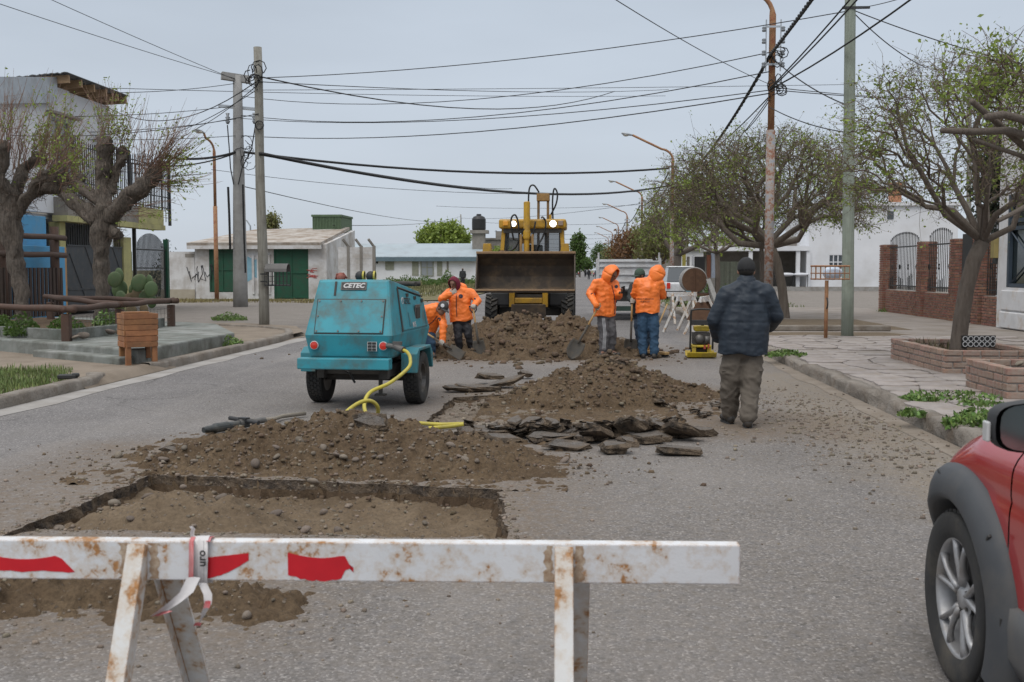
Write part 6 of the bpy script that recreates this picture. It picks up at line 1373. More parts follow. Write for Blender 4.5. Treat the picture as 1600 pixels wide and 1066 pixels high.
plate(-.40, .40, .015, .43, .002, .004, UNDER, 'panel_gap', ct_)
ap = plate(-.39, .39, .025, .42, .0065, .008, TEAL, 'access_panel', ct_, bevel=.004)
for u in (-.37, -.12, .12, .37):
    for s in (.045, .40): b = MB(); b.cyl(RF(u, s, .014), RF(u, s, .022), .011, n=8); b.obj('bolt', STEEL, ap)
for s in (.22,):
    for u in (-.37, .37): b = MB(); b.cyl(RF(u, s, .014), RF(u, s, .022), .011, n=8); b.obj('bolt', STEEL, ap)
plate(-.215, -.19, .47, .64, .002, .004, UNDER, 'slot', ct_)
np_ = plate(-.14, .16, .535, .635, .002, .010, STEEL, 'name_plate', ct_, bevel=.004)
plate(-.13, .15, .545, .625, .0125, .002, IRON, 'name_field', np_)
def letter(s, size, o, ax, ay, off, mat, par, name='lettering', bold=.004, shear=0, sx=1):
    v, f = text_mesh(s, size, .002, bold, shear); ax, ay = Vector(ax), Vector(ay); n_ = ax.cross(ay).normalized(); b = MB(); b.add([Vector(o) + ax * p.x * sx + ay * p.y + n_ * (p.z + off) for p in v], f); return b.obj(name, mat, par, fix=False)
letter('CETEC', .075, RF(.01, .585), (1, 0, 0), up_, .016, PLATE, np_, bold=.003, shear=.25, sx=1.1)
b = MB(); b.bb((-.56, -.92, .475), (.50, -.78, .60)); b.obj('bumper', TEAL, ct_, bevel=.012)
for u in (-.40, .40): b = MB(); b.lathe([(.042, -.002), (.042, -.014), (0, -.02)], (u, yb + .015, .735), 'Y', 18); b.obj('reflector', REDL, ct_); b = MB(); b.lathe([(.05, .004), (.05, -.004), (.043, -.006)], (u, yb + .015, .735), 'Y', 18); b.obj('reflector_ring', PLATE, ct_)
b = MB(); b.bb((.215, yb + .012, .675), (.325, yb + .022, .78)); sk_ = b.obj('data_label', PLATE, ct_); b = MB()
for x in (.222, .272): 
    for z in (.68, .715, .75): b.bb((x, yb + .006, z), (x + .043, yb + .0115, z + .026))
b.obj('print', IRON, sk_)
# right side: door, hinges, lettering, handle
def SF(y, z, off=0):   # point on the sloping right flank
    k = (z - .85) / (1.465 - .85); return Vector((Wm + (Wt - Wm) * k + off, y, z))
sx_ = (SF(0, 1.2) - SF(0, .9)).normalized()
b = MB(); p = [SF(-.12, .88, .004), SF(1.22, .88, .004), SF(1.06, 1.22, .004), SF(-.30 + .30, 1.30, .004)]; p = [SF(-.35, .88, .004), SF(.92, .88, .004), SF(.84, 1.22, .004), SF(-.28, 1.36, .004)]
b.add(p + [q + Vector((.012, 0, .002)) for q in p], [(0, 1, 2, 3), (7, 6, 5, 4), (0, 4, 5, 1), (1, 5, 6, 2), (2, 6, 7, 3), (3, 7, 4, 0)]); dr = b.obj('side_door', TEAL, ct_, bevel=.004)
b = MB(); b.tube([SF(-.37, .87, .006), SF(-.31, 1.37, .006)], .012, 5); b.tube([SF(-.3, 1.38, .006), SF(.84, 1.25, .006)], .012, 5); b.obj('door_seam', UNDER, ct_)
for y in (.05, .4, .75): b = MB(); b.box(SF(y, 1.315 - .12 * (y + .22), .018), (.02, .1, .04)); b.obj('hinge', UNDER, dr)
b = MB(); b.box(SF(.42, 1.06, .022), (.012, .26, .2)); h_ = b.obj('door_handle', STEEL, dr, bevel=.03); b = MB(); b.box(SF(.42, 1.06, .03), (.01, .18, .13)); b.obj('recess', UNDER, h_)
letter('CETEC', .1, SF(.0, 1.21, .018), (0, 1, -.05), sx_, .002, UNDER, dr, shear=.2, bold=.002)
b = MB(); b.lathe([(.045, -.004), (.045, .004), (.03, .004), (.03, -.004)], SF(-.24 + .04, 1.22, .018), 'X', 16); b.obj('emblem', PLATE, dr)
letter('M15', .09, SF(.18, .925, .018), (0, 1, 0), sx_, .002, PLATE, dr, bold=.002)
for y in (-.05, .78): b = MB(); p = [SF(y, .92, .018), SF(y + .1, .92, .018), SF(y + .02, 1.08, .018)]; b.add(p + [q + Vector((.006, 0, 0)) for q in p], [(0, 1, 2), (5, 4, 3), (0, 3, 4, 1), (1, 4, 5, 2), (2, 5, 3, 0)]); b.obj('gusset', TEALD, ct_)
# chassis, axle, fenders, wheels
b = MB(); b.bb((-.40, -.7, .36), (-.32, 1.3, .50)); b.bb((.32, -.7, .36), (.40, 1.3, .50)); b.bb((-.4, -.62, .40), (.4, -.5, .52)); b.bb((-.30, -.3, .30), (.30, .9, .58)); b.bb((.36, -.76, .36), (.44, -.66, .56)); b.obj('chassis', UNDER, ct_)
b = MB(); b.bb((-.52, -.04, .27), (.52, .04, .35)); b.obj('axle', UNDER, ct_)
b = MB(); b.cyl((.30, -.55, .45), (.30, -.55, .17), .025); b.bb((.24, -.6, .15), (.36, -.5, .17)); b.obj('stand', UNDER, ct_)
b = MB(); b.tube([(-.2, -.6, .5), (-.05, -.62, .42), (.02, -.62, .30)], .014, 5); b.tube([(.0, -.58, .48), (.22, -.6, .43)], .02, 5); b.obj('pipes', HOSE, ct_)
b = MB(); b.beam((0, 1.3, .45), (0, 2.5, .42), .09, .09); b.bb((-.05, 2.45, .0), (.05, 2.55, .5)); b.obj('drawbar', UNDER, ct_)
for s in (-1, 1):
    wheel(ct_, (s * .585, 0, .31), .31, .19, .18, side=s, tread=34)
    b = MB(); b.prism([(-.42, .40), (-.42, .62), (-.30, .68), (.30, .68), (.42, .58), (.42, .40), (.38, .40), (.27, .645), (-.27, .645), (-.37, .40)], (s * .515, 0, 0), (0, 1, 0), (0, 0, 1), (s * .18, 0, 0)); b.obj('fender', TEALD, ct_, bevel=.008)
b = MB(); b.prism([(-.44, .38), (-.44, .66), (-.28, .66), (-.34, .38)], (.515, 0, 0), (0, 1, 0), (0, 0, 1), (.02, 0, 0)); b.obj('mudflap_plate', TEALD, ct_)
# outlet cock and hose
oc = thing('air_outlet', (0, 0, 0), None, None); bpy.data.objects.remove(oc)
b = MB(); b.cyl((.44, -.78, .74), (.56, -.82, .73), .03); b.cyl((.54, -.81, .73), (.66, -.90, .70), .036); b.bb((.52, -.84, .75), (.62, -.80, .79)); b.obj('outlet_cock', STEEL, ct_)
bpy.context.view_layer.update(); mw = Matrix.Translation(ct_.location) @ Matrix.Rotation(R(-4.5), 4, 'Z'); h0 = mw @ Vector((.66, -.90, .70))
def spline(P, n=10):
    P = [Vector(p) for p in P]; Q = [P[0]] + P + [P[-1]]; out = []
    for i in range(1, len(Q) - 2):
        for k in range(n):
            t = k / n; a, b_, c, d = Q[i - 1], Q[i], Q[i + 1], Q[i + 2]; out.append(.5 * ((2 * b_) + (c - a) * t + (2 * a - 5 * b_ + 4 * c - d) * t * t + (3 * b_ - a - 3 * c + d) * t ** 3))
    return out + [P[-1]]
pp = [h0, h0 + Vector((.05, -.05, -.02)), DY(641, 560, 11.2), DY(638, 575, 11.0), DY(610, 598, 10.5), DY(580, 612, 10.2), DY(570, 628, 10.0), DY(572, 645, 9.8), DY(588, 650, 9.75), DY(590, 636, 9.7), DY(580, 627, 9.65), DY(565, 628, 9.6), DY(548, 638, 9.5), DY(530, 655, 9.3)]
b = MB(); b.tube(spline(pp), .019, 9); b.obj('air_hose', YHOSE, smooth=True, label='yellow air hose looping from the compressor outlet down behind the heap', cat='hose')
q = [G(a, c) for a, c in ((655, 666), (690, 668), (728, 667), (705, 671), (670, 674))]; b = MB(); b.tube([p + Vector((0, 0, .03)) for p in spline(q)], .02, 8); b.obj('air_hose', YHOSE, smooth=True, label='short stretch of yellow hose lying by the broken slabs', cat='hose')
# things left lying on the compressor roof
for u, lb_ in ((-.02, 'dark grey ear defender cup with a yellow band on the compressor roof by the valve'), (.11, 'dark grey ear defender cup with a yellow band on the compressor roof by its edge')):
    p = mw @ Vector((u, -.25, 1.45)); t = thing('ear_defender', p, lb_, 'ear defender'); b = MB(); b.ell((0, 0, .058), (.058, .05, .06)); b.obj('cup', BLKP, t, smooth=True); b = MB(); b.lathe([(.054, -.01), (.062, -.01), (.062, .01), (.054, .01)], (.045, 0, .058), 'X', 18); b.obj('band', YHOSE, t)
p = mw @ Vector((-.24, -.28, 1.45)); t = thing('roof_valve', p, 'dull red valve fitting on a plate on the compressor roof', 'valve'); b = MB(); b.bb((-.12, -.06, 0), (.12, .06, .02)); b.obj('plate', UNDER, t); b = MB(); b.lathe([(.05, .02), (.055, .06), (.03, .08), (.015, .1), (0, .1)], n=12); b.tube([(-.06, 0, .02), (-.05, 0, .08), (.03, 0, .09), (.07, 0, .03)], .012, 6); b.obj('valve', M('dull_red', (.25, .06, .04), (.2, .08, .06), 8, .6), t, smooth=True)
p = mw @ Vector((.36, .35, 1.38)); t = thing('tool_bundle', p, 'bundle of dirty pipe fittings lying across the compressor roof', 'fitting'); b = MB(); b.cyl((-.15, .1, .03), (.15, .25, .03), .03); b.cyl((-.1, .3, .04), (.12, .1, .03), .025); b.obj('pipe', UNDER, t)
# jackhammer behind the front heap
a, c = G(318, 682), G(446, 660); jh = thing('jackhammer', a, 'dark grey jackhammer lying on the road behind the front heap', 'jackhammer', rz=math.atan2(c.y - a.y, c.x - a.x)); L = (c - a).length
b = MB(); b.lathe([(0, 0), (.026, 0), (.034, .05), (.034, .12), (.047, .14), (.047, .30), (.038, .32), (.038, .45), (0, .45)], (0, 0, .06), 'X', 14); b.obj('body', M('dark_tool_steel', (.035, .04, .042), (.07, .075, .075), 9, .5, .2, metal=.4, dirt=(.15, .13, .1), dscale=8, damt=.6), jh, smooth=False)
b = MB(); b.lathe([(0, .45), (.045, .45), (.045, .6), (.03, .64), (.03, .8), (0, .8)], (0, 0, .06), 'X', 12); b.obj('cylinder', STEEL, jh); b = MB(); b.cyl((.52, -.2, .08), (.52, .2, .1), .022); b.bb((.49, -.05, .03), (.55, .05, .12)); b.obj('handle', BLKP, jh); b = MB(); b.tube([(.8, 0, .06), (.95, .02, .05), (1.2, .15, .04), (1.5, .1, .04)], .022, 8); b.obj('hose', M('dusty_hose', (.25, .22, .18), None, 5, .8), jh, smooth=True)
# ================================================================ backhoe loader
ld = thing('backhoe_loader', (-1.42, 28.0, 0), 'yellow backhoe loader facing the camera with its lamps lit and bucket raised', 'loader')
for s in (-1, 1):
    wheel(ld, (s * 1.0, 0, .47), .47, .33, .25, tread=20, tdep=.035, side=s, lugs=True); wheel(ld, (s * .96, 2.25, .70), .70, .45, .38, tread=22, tdep=.04, side=s, lugs=True)
b = MB(); b.bb((-.82, -.12, .38), (.82, .12, .58)); b.bb((-.45, -.6, .45), (.45, 3.2, .95)); b.bb((-.95, .75, .5), (-.46, 1.6, 1.05)); b.bb((.46, .75, .5), (.95, 1.6, 1.05)); b.obj('chassis', UNDER, ld, bevel=.02)
b = MB(); b.bb((-.42, -.55, .97), (.42, 1.25, 1.52)); b.obj('bonnet', CATY, ld, bevel=.05)
b = MB(); b.bb((-.36, -.60, .98), (.36, -.56, 1.45)); gr = b.obj('grille', UNDER, ld); b = MB()
for k in range(7): b.bb((-.35, -.625, 1.0 + k * .06), (.35, -.605, 1.025 + k * .06))
b.obj('grille_slats', BLKP, gr, kind='stuff')
b = MB(); b.bb((-.50, -.80, .62), (-.36, -.62, 1.12)); b.bb((.36, -.80, .62), (.50, -.62, 1.12)); b.bb((-.355, -.80, .72), (.355, -.64, .86)); b.obj('front_frame', CATY, ld, bevel=.015)
b = MB(); b.prism([(-.46, .34), (.46, .34), (.44, .70), (-.44, .70)], (0, -.86, 0), (1, 0, 0), (0, 0, 1), (0, .1, 0)); b.obj('front_weight', BUCK, ld, bevel=.02)
for s in (-1, 1):
    b = MB(); b.bb((s * .52, -.30, .64), (s * .98, .55, 1.0)); b.obj('side_tank', BLKP, ld, bevel=.04)
    b = MB(); pts = [(s * .60, 1.25, 1.55), (s * .60, -.2, 1.62), (s * .60, -1.2, 1.35), (s * .60, -1.62, 1.18)]
    for i in range(3): b.beam(pts[i], pts[i + 1], .13, .24 - .03 * i)
    b.obj('loader_arm', CATY, ld, bevel=.015)
    b = MB(); b.cyl((s * .48, .6, 1.1), (s * .58, -.8, 1.3), .055); b.obj('lift_cylinder', CATY, ld, smooth=True)
# bucket: open face towards the camera
prof = [(-2.50, 1.09), (-2.2, 1.02), (-1.86, 1.03), (-1.66, 1.16), (-1.60, 1.42), (-1.66, 1.70), (-1.82, 1.88), (-2.05, 1.985)]
b = MB(); W2 = 1.2; n = len(prof); o_prof = [(p[0] + (.035 if p[0] > -2.0 else .0), p[1] + (-.03 if p[1] < 1.3 else .0)) for p in prof]
v = []
for x in (-W2, W2): v += [(x, p[0], p[1]) for p in prof]
b.add(v, [(i, i + 1, n + i + 1, n + i) for i in range(n - 1)]); bk = b.obj('bucket', BUCK, ld, solid=.03, fix=False)
for s in (-1, 1):
    b = MB(); b.prism([(p[0], p[1]) for p in prof], (s * W2 - .015, 0, 0), (0, 1, 0), (0, 0, 1), (.03, 0, 0)); b.obj('bucket_side', BUCK, bk)
b = MB(); b.bb((-W2 - .02, -2.10, 1.975), (W2 + .02, -1.98, 2.035)); b.obj('top_edge', LIP, bk, bevel=.01); b = MB(); b.bb((-W2 - .01, -2.62, 1.075), (W2 + .01, -2.44, 1.11)); b.obj('cutting_edge', LIP, bk, bevel=.008)
b = MB(); b.grid([[(-W2 + .03 + 2.34 * i / 40, -2.46 + .7 * j / 8, 1.075 + .05 * math.sin(j / 8 * 3.1) * (1 + mnoise.noise(Vector((i * .4, j * .5, 2)))) + .02 * mnoise.noise(Vector((i, j, 5)))) for j in range(9)] for i in range(41)]); b.obj('earth_scrapings', SOIL, bk, smooth=True)
for x in (-1.0, .95): b = MB(); b.prism([(-.12, 0), (.12, 0), (.09, .26), (-.09, .26)], (x - .0, -1.6, 1.98), (1, 0, 0), (0, 0, 1), (0, .25, 0)); b.obj('bucket_bracket', CATY, ld, bevel=.01)
# cab
b = MB(); b.bb((-.80, 1.3, 1.05), (.80, 2.9, 1.62)); b.obj('cab_base', BLKP, ld, bevel=.03)
b = MB()
for s in (-1, 1):
    for p_, q_ in (((s * .88, 1.36, 1.6), (s * .80, 1.42, 2.74)), ((s * .84, 2.85, 1.6), (s * .80, 2.8, 2.74))): b = MB(); b.beam(p_, q_, .11, .12, (0, 1, 0)); b.obj('cab_pillar', CATY, ld, bevel=.01)
b = MB(); b.bb((-.93, 1.22, 2.72), (.93, 2.95, 2.98)); rf = b.obj('cab_roof', CATY, ld, bevel=.05)
for x0, x1 in ((-.74, -.40), (-.30, .34), (.38, .74)):
    b = MB(); b.bb((x0, 1.40, 1.64), (x1, 1.415, 2.70)); b.obj('windscreen_pane', GLSC, ld)
for x in (-.37, .36, -.76, .76): b = MB(); b.bb((x - .03, 1.37, 1.63), (x + .03, 1.43, 2.72)); b.obj('window_bar', BLKP, ld)
b = MB(); b.bb((-.80, 1.27, 2.60), (.80, 1.40, 2.71)); b.obj('roof_underside', UNDER, ld)
for s in (-1, 1): b = MB(); b.bb((s * .86, 1.5, 1.66), (s * .875, 2.75, 2.68)); b.obj('side_pane', GLS, ld)
b = MB(); b.bb((-.25, 2.1, 1.6), (.25, 2.35, 2.3)); b.obj('seat', BLKP, ld, bevel=.05)
for x, r_ in ((-.52, .075), (.57, .09)):
    b = MB(); b.lathe([(0, -.05), (r_ * .9, -.045), (r_, -.02), (r_, .06)], (x, 1.20, 2.85), 'Y', 20); lp_ = b.obj('work_lamp', LIT, rf); b = MB(); b.lathe([(r_ * 1.15, -.02), (r_ * 1.15, .07), (r_, .07), (r_, -.02)], (x, 1.20, 2.85), 'Y', 20); b.obj('bezel', BLKP, lp_)
for x, m in ((-.74, AMB), (.78, M('tinted_lens', (.30, .22, .17), None, 4, .3, 0))):
    b = MB(); b.bb((x - .07, 1.17, 2.80), (x + .07, 1.215, 2.93)); b.obj('indicator', m, rf, bevel=.01)
# upright cylinder, boom and hoses
b = MB(); b.cyl((-.14, .95, 2.05), (-.14, .95, 2.45), .075, n=14); b.lathe([(.095, 2.42), (.105, 2.46), (.105, 2.62), (.095, 2.66)], (-.14, .95, 0), n=14); b.cyl((-.14, .95, 2.6), (-.14, 1.0, 3.42), .088, n=14); b.ell((-.14, 1.0, 3.42), (.088, .088, .03)); b.obj('ram_cylinder', CATY, ld, smooth=False)
b = MB(); b.cyl((-.14, .95, 1.5), (-.14, .95, 2.06), .05, n=12); b.obj('ram_rod', CHROME, ld, smooth=True); b = MB(); b.bb((-.33, .88, 1.5), (-.27, 1.0, 2.55)); b.bb((-.01, .88, 1.5), (.05, 1.0, 2.55)); b.bb((-.27, .99, 2.3), (-.01, 1.03, 2.5)); b.obj('ram_bracket', M('worn_yellow', (.34, .2, .06), (.2, .13, .06), 8, .6), ld)
b = MB(); b.bb((-.24, 3.0, 1.0), (.24, 3.5, 2.0)); b.obj('boom_foot', CATY, ld, bevel=.02)
b = MB(); b.beam((.08, 3.2, 1.9), (.08, 3.3, 3.62), .07, .2, (0, 1, 0)); b.beam((.36, 3.2, 1.9), (.36, 3.3, 3.62), .07, .2, (0, 1, 0)); b.obj('boom', M('dirty_boom', (.10, .065, .035), (.22, .13, .04), 5, .7), ld); b = MB(); b.bb((.03, 3.15, 3.60), (.41, 3.45, 3.82)); b.obj('boom_head', M('worn_yellow_head', (.32, .19, .06), (.2, .12, .05), 8, .6), ld, bevel=.02); b = MB(); b.bb((.40, 3.1, 2.9), (.47, 3.3, 3.2)); b.obj('boom_plate', CATY, ld)
for pts in (((-.14, 3.1, 2.8), (-.2, 3.1, 3.4), (-.18, 3.1, 3.95), (-.05, 3.1, 4.05), (.1, 3.15, 3.85)), ((.52, 3.1, 2.9), (.5, 3.1, 3.6), (.55, 3.1, 3.95), (.64, 3.1, 3.8), (.6, 3.1, 3.5), (.45, 3.15, 3.2)), ((-.50, 1.0, 2.4), (-.56, .98, 2.75), (-.56, .98, 3.0), (-.46, .98, 3.08), (-.38, .98, 2.9), (-.36, .98, 2.65)), ((.18, 3.0, 3.1), (.3, 1.1, 3.02), (.38, 1.05, 2.85), (.30, 1.05, 2.5), (.14, .98, 2.2), (.08, .95, 1.9)), ((-.6, 1.0, 2.1), (-.45, .98, 2.2), (-.33, .97, 2.45), (-.2, .9, 2.7)), ((.0, .95, 2.3), (.05, .93, 2.6), (.1, .95, 2.9))):
    b = MB(); b.tube(spline(pts, 6), .025, 7); b.obj('hydraulic_hose', HOSE, ld, smooth=True)
b = MB(); b.bb((-.92, 1.1, 1.6), (-.72, 1.3, 2.12)); b.obj('air_cleaner', M('brown_drum', (.10, .055, .03), None, 4, .7), ld, bevel=.04)
# ================================================================ white tipper truck
tk = thing('tipper_truck', (1.40, 33.2, 0), 'white tipper truck seen from behind with a ribbed steel tailgate', 'truck')
b = MB(); b.bb((-.98, 0, .95), (.98, 3.8, 1.0)); b.bb((-.98, .03, 1.0), (-.93, 3.8, 1.86)); b.bb((.93, .03, 1.0), (.98, 3.8, 1.86)); b.bb((-.98, 3.75, 1.0), (.98, 3.8, 1.95)); b.obj('tipper_body', WPAINT, tk)
b = MB(); b.bb((-.97, -.05, .98), (.97, 0, 1.86)); tg = b.obj('tailgate', WPAINT, tk); b = MB()
for z in (.98, 1.20, 1.42, 1.66, 1.82): b.bb((-.985, -.09, z), (.985, -.051, z + .05))
b.bb((-1.0, -.10, .97), (-.92, -.052, 1.95)); b.bb((.92, -.10, .97), (1.0, -.052, 1.95)); b.obj('ribs', WPAINT, tg, bevel=.005)
for s in (-1, 1): b = MB(); b.cyl((s * .94, -.03, 1.85), (s * .94, -.03, 2.12), .03, n=6); b.obj('corner_post', WPAINT, tk)
b = MB(); b.bb((-.45, .2, .55), (-.35, 5.2, .8)); b.bb((.35, .2, .55), (.45, 5.2, .8)); b.bb((-.6, .1, .60), (.6, .2, .90)); b.obj('chassis', UNDER, tk); b = MB(); b.bb((-.95, -.02, .30), (.95, .06, .45)); b.obj('rear_bumper', M('dark_green_bumper', (.03, .06, .045), None, 4, .6), tk)
for s in (-1, 1): b = MB(); b.bb((s * .75 - .12, -.03, .62), (s * .75 + .12, .02, .74)); b.obj('tail_lamp', REDL, tk); wheel(tk, (s * .78, .9, .42), .42, .36, .24, side=s, tread=24); wheel(tk, (s * .85, 4.3, .42), .42, .22, .24, side=s, tread=24)
hull([(s * .88, y, z) for s in (-1, 1) for y, z in ((3.95, .6), (5.6, .6), (3.95, 1.85), (5.2, 1.85), (5.65, 1.2))]).obj('cab', WPAINT, tk, bevel=.06)
# ================================================================ small cars far off
def far_car(x, y, rz, paint, label, L=4.2, W=1.7, H=1.5):
    t = thing('parked_car', (x, y, 0), label, 'car', rz=rz); h = W / 2
    hull([(s * h, yy, z) for s in (-1, 1) for yy, z in ((-L / 2, .3), (L / 2, .3), (-L / 2, .85), (L / 2 - .1, .75), (-L / 2 + .05, .95), (.9, .95))]).obj('body', paint, t, bevel=.07)
    hull([(s * (h - .08), yy, .94) for s in (-1, 1) for yy in (-L / 2 + .1, 1.1)] + [(s * (h - .2), yy, H) for s in (-1, 1) for yy in (-L / 2 + .5, .3)]).obj('cabin', GLS, t, bevel=.05)
    hull([(s * (h - .19), yy, H - .02) for s in (-1, 1) for yy in (-L / 2 + .45, .32)] + [(s * (h - .25), yy, H + .03) for s in (-1, 1) for yy in (-L / 2 + .55, .2)]).obj('roof', paint, t)
    for s in (-1, 1):
        for yy in (-L / 2 + .8, L / 2 - .8): b = MB(); b.lathe([(0, -.1), (.31, -.1), (.31, .1), (0, .1)], (s * (h - .1), yy, .31), 'X', 18); b.obj('wheel', RUBBER, t)
        b = MB(); b.bb((s * (h - .16) - .09, -L / 2 - .03, .62), (s * (h - .16) + .09, -L / 2 + .02, .92)); b.obj('tail_lamp', REDL, t)
    b = MB(); b.bb((-h, -L / 2 - .06, .32), (h, -L / 2, .5)); b.obj('bumper', BLKP, t)
far_car(5.05, 57, 0, WPAINT, 'white car parked nose away behind the blue lamp post', 4.2, 1.7, 1.75)
far_car(3.0, 250, 0, M('silver_paint', (.4, .42, .45), None, 4, .4, 0), 'tiny silver car far down the road beyond the truck'); far_car(1.2, 290, 0, M('dark_blue_paint', (.04, .06, .1), None, 4, .4, 0), 'tiny dark blue car far down the road, behind the silver one')
far_car(-2.0, 270, 0, M('grey_paint', (.2, .2, .21), None, 4, .4, 0), 'tiny grey car on the far road near the poplars')
# ================================================================ barricades and clutter on the right verge
BARW = rusty('white_barrier_paint', (.68, .69, .71), (.23, .115, .045), .562, .612, 20, .009, .55)
BARE = rusty('worn_barrier_leg', (.64, .64, .63), (.23, .115, .045), .53, .60, 13, .006, .6)
BRUST = M('brown_rust_plate', (.085, .045, .028), (.13, .07, .04), 8, .9, .4)
def barricade(loc, rz, L, label, plate_=False):
    t = thing('barricade', loc, label, 'barricade', 'road barricades', rz=rz)
    b = MB(); b.box((0, 0, .86), (L, .05, .14)); b.obj('beam', BARW, t, bevel=.006)
    for s in (-1, 1):
        for f_ in (-1, 1): b = MB(); b.beam((s * (L / 2 - .15), f_ * .02, .88), (s * (L / 2 - .15), f_ * .42, 0), .06, .06); b.obj('leg', BARE, t)
        if plate_: b = MB(); b.prism([(-.10, .8), (.10, .8), (.36, .36), (-.36, .36)], (s * (L / 2 - .1) - .01, 0, 0), (0, 1, 0), (0, 0, 1), (.02, 0, 0)); b.obj('gusset_plate', BRUST, t)
    return t
barricade((2.62, 27.3, 0), R(62), 1.2, 'white barricade standing end on, without a rusty plate'); barricade((3.0, 26.5, 0), R(75), 1.3, 'white barricade end on with a brown rusty triangular plate', True)
barricade((2.9, 31.5, .0), R(8), .9, 'short white barricade set across, behind the other two')
dm = thing('site_drum', (DY(1084, 430, 45).x, 45, 0), 'weathered grey tapering drum with a rust brown open end, raised on a low trailer', 'drum')
b = MB(); b.lathe([(.50, 0), (.56, .15), (.54, 1.2), (.34, 2.2), (.3, 2.25)], (0, -.3, 1.15), 'Y', 24); b.obj('shell', M('weathered_grey_steel', (.36, .35, .34), (.26, .25, .24), 3, .8, .4), dm, smooth=True, solid=.02)
b = MB(); b.lathe([(0, -.012), (.515, -.012), (.515, .05)], (0, -.3, 1.15), 'Y', 24); b.obj('end_plate', BRUST, dm); b = MB(); b.bb((-.02, -.36, .6), (.02, -.28, 1.6)); b.bb((-.55, -.4, .5), (.6, 1.6, .6)); b.bb((-.03, -.4, .0), (.03, -.3, .5)); b.obj('trailer_frame', BRUST, dm)
for s in (-1, 1): wheel(dm, (s * .62, .7, .30), .30, .16, .17, side=s, tread=16)
b = MB(); b.beam((.55, -.5, 1.2), (.95, -.9, .02), .26, .04); o = b.obj('leaning_board', M('grey_board', (.42, .41, .39), None, 5, .9), label='pale grey board leaning against the drum trailer', cat='board'); o.location = Vector(o.location) + dm.location
for (px, py, s, lb_) in ((1098, 418, .4, 'grey sack heaped beside the drum'),): pass
p = Vector((DY(1112, 455, 45).x, 45, 0)); b = MB(); b.cyl((0, 0, 0), (0, 0, 1.25), .16, .15, 10); o = b.obj('concrete_post', CONC, label='short square cut concrete post beside the yard front', cat='post'); o.location = p
p = G(1055, 472, 0); p = Vector((4.0, 40, 0)); t = thing('work_stool', p, 'blackened metal stand with a blue tin on it by the drum trailer', 'stand'); b = MB(); b.bb((-.3, -.2, .5), (.3, .2, .55)); [b.bb((sx * .27 - .02, sy * .17 - .02, 0), (sx * .27 + .02, sy * .17 + .02, .5)) for sx in (-1, 1) for sy in (-1, 1)]; b.obj('stand', IRON, t); b = MB(); b.cyl((-.08, 0, .55), (-.08, 0, .8), .1); b.obj('tin', M('blue_tin', (.12, .25, .3), None, 5, .5), t)
# ================================================================ plate compactor
pcx = G(1096, 560); pc = thing('plate_compactor', pcx, 'yellow and black plate compactor with an upright loop handle', 'compactor')
CY = M('compactor_yellow', (.50, .36, .02), (.42, .30, .02), 5, .5, .2, dirt=(.14, .11, .06), dscale=7, damt=.7)
b = MB(); b.prism([(-.22, .10), (-.17, .02), (.17, .02), (.22, .10), (.22, .12), (.17, .045), (-.17, .045), (-.22, .12)], (-.26, .12, 0), (0, 1, 0), (0, 0, 1), (.52, 0, 0)); b.obj('base_plate', CY, pc, bevel=.006)
b = MB(); b.bb((-.17, -.04, .05), (-.10, .30, .20)); b.bb((.10, -.04, .05), (.17, .30, .20)); b.bb((-.17, -.05, .2), (.17, .3, .24)); b.obj('exciter_frame', CY, pc, bevel=.01)
b = MB(); b.cyl((-.12, .1, .14), (.12, .1, .14), .06); b.bb((-.15, .0, .25), (.15, .26, .46)); b.bb((-.18, .02, .05), (-.172, .2, .19)); b.obj('engine', UNDER, pc, bevel=.012)
b = MB(); b.cyl((-.04, -.05, .35), (-.04, .0, .35), .075, .085, 16); b.bb((.05, -.035, .27), (.14, .0, .40)); b.obj('engine_cover', STEEL, pc, smooth=True); b = MB(); b.bb((-.13, .0, .48), (.14, .24, .58)); b.obj('fuel_tank', CY, pc, bevel=.03); b = MB(); b.cyl((.02, .1, .58), (.02, .1, .60), .03); b.obj('filler_cap', IRON, pc)
b = MB(); b.bb((.03, -.055, .17), (.07, -.04, .24)); b.bb((.10, -.07, .18), (.13, -.05, .26)); b.obj('red_parts', M('red_part', (.35, .06, .03), None, 5, .5), pc)
b = MB(); b.tube(spline([(-.20, .05, .16), (-.20, -.02, .5), (-.20, -.08, .82), (-.17, -.09, .87), (0, -.09, .885), (.17, -.09, .87), (.20, -.08, .82), (.20, -.02, .5), (.20, .05, .16)], 5), .017, 8); b.obj('handle', IRON, pc, smooth=True); b = MB(); b.bb((-.19, -.07, .60), (.19, -.035, .69)); b.obj('guard_plate', IRON, pc, bevel=.006)
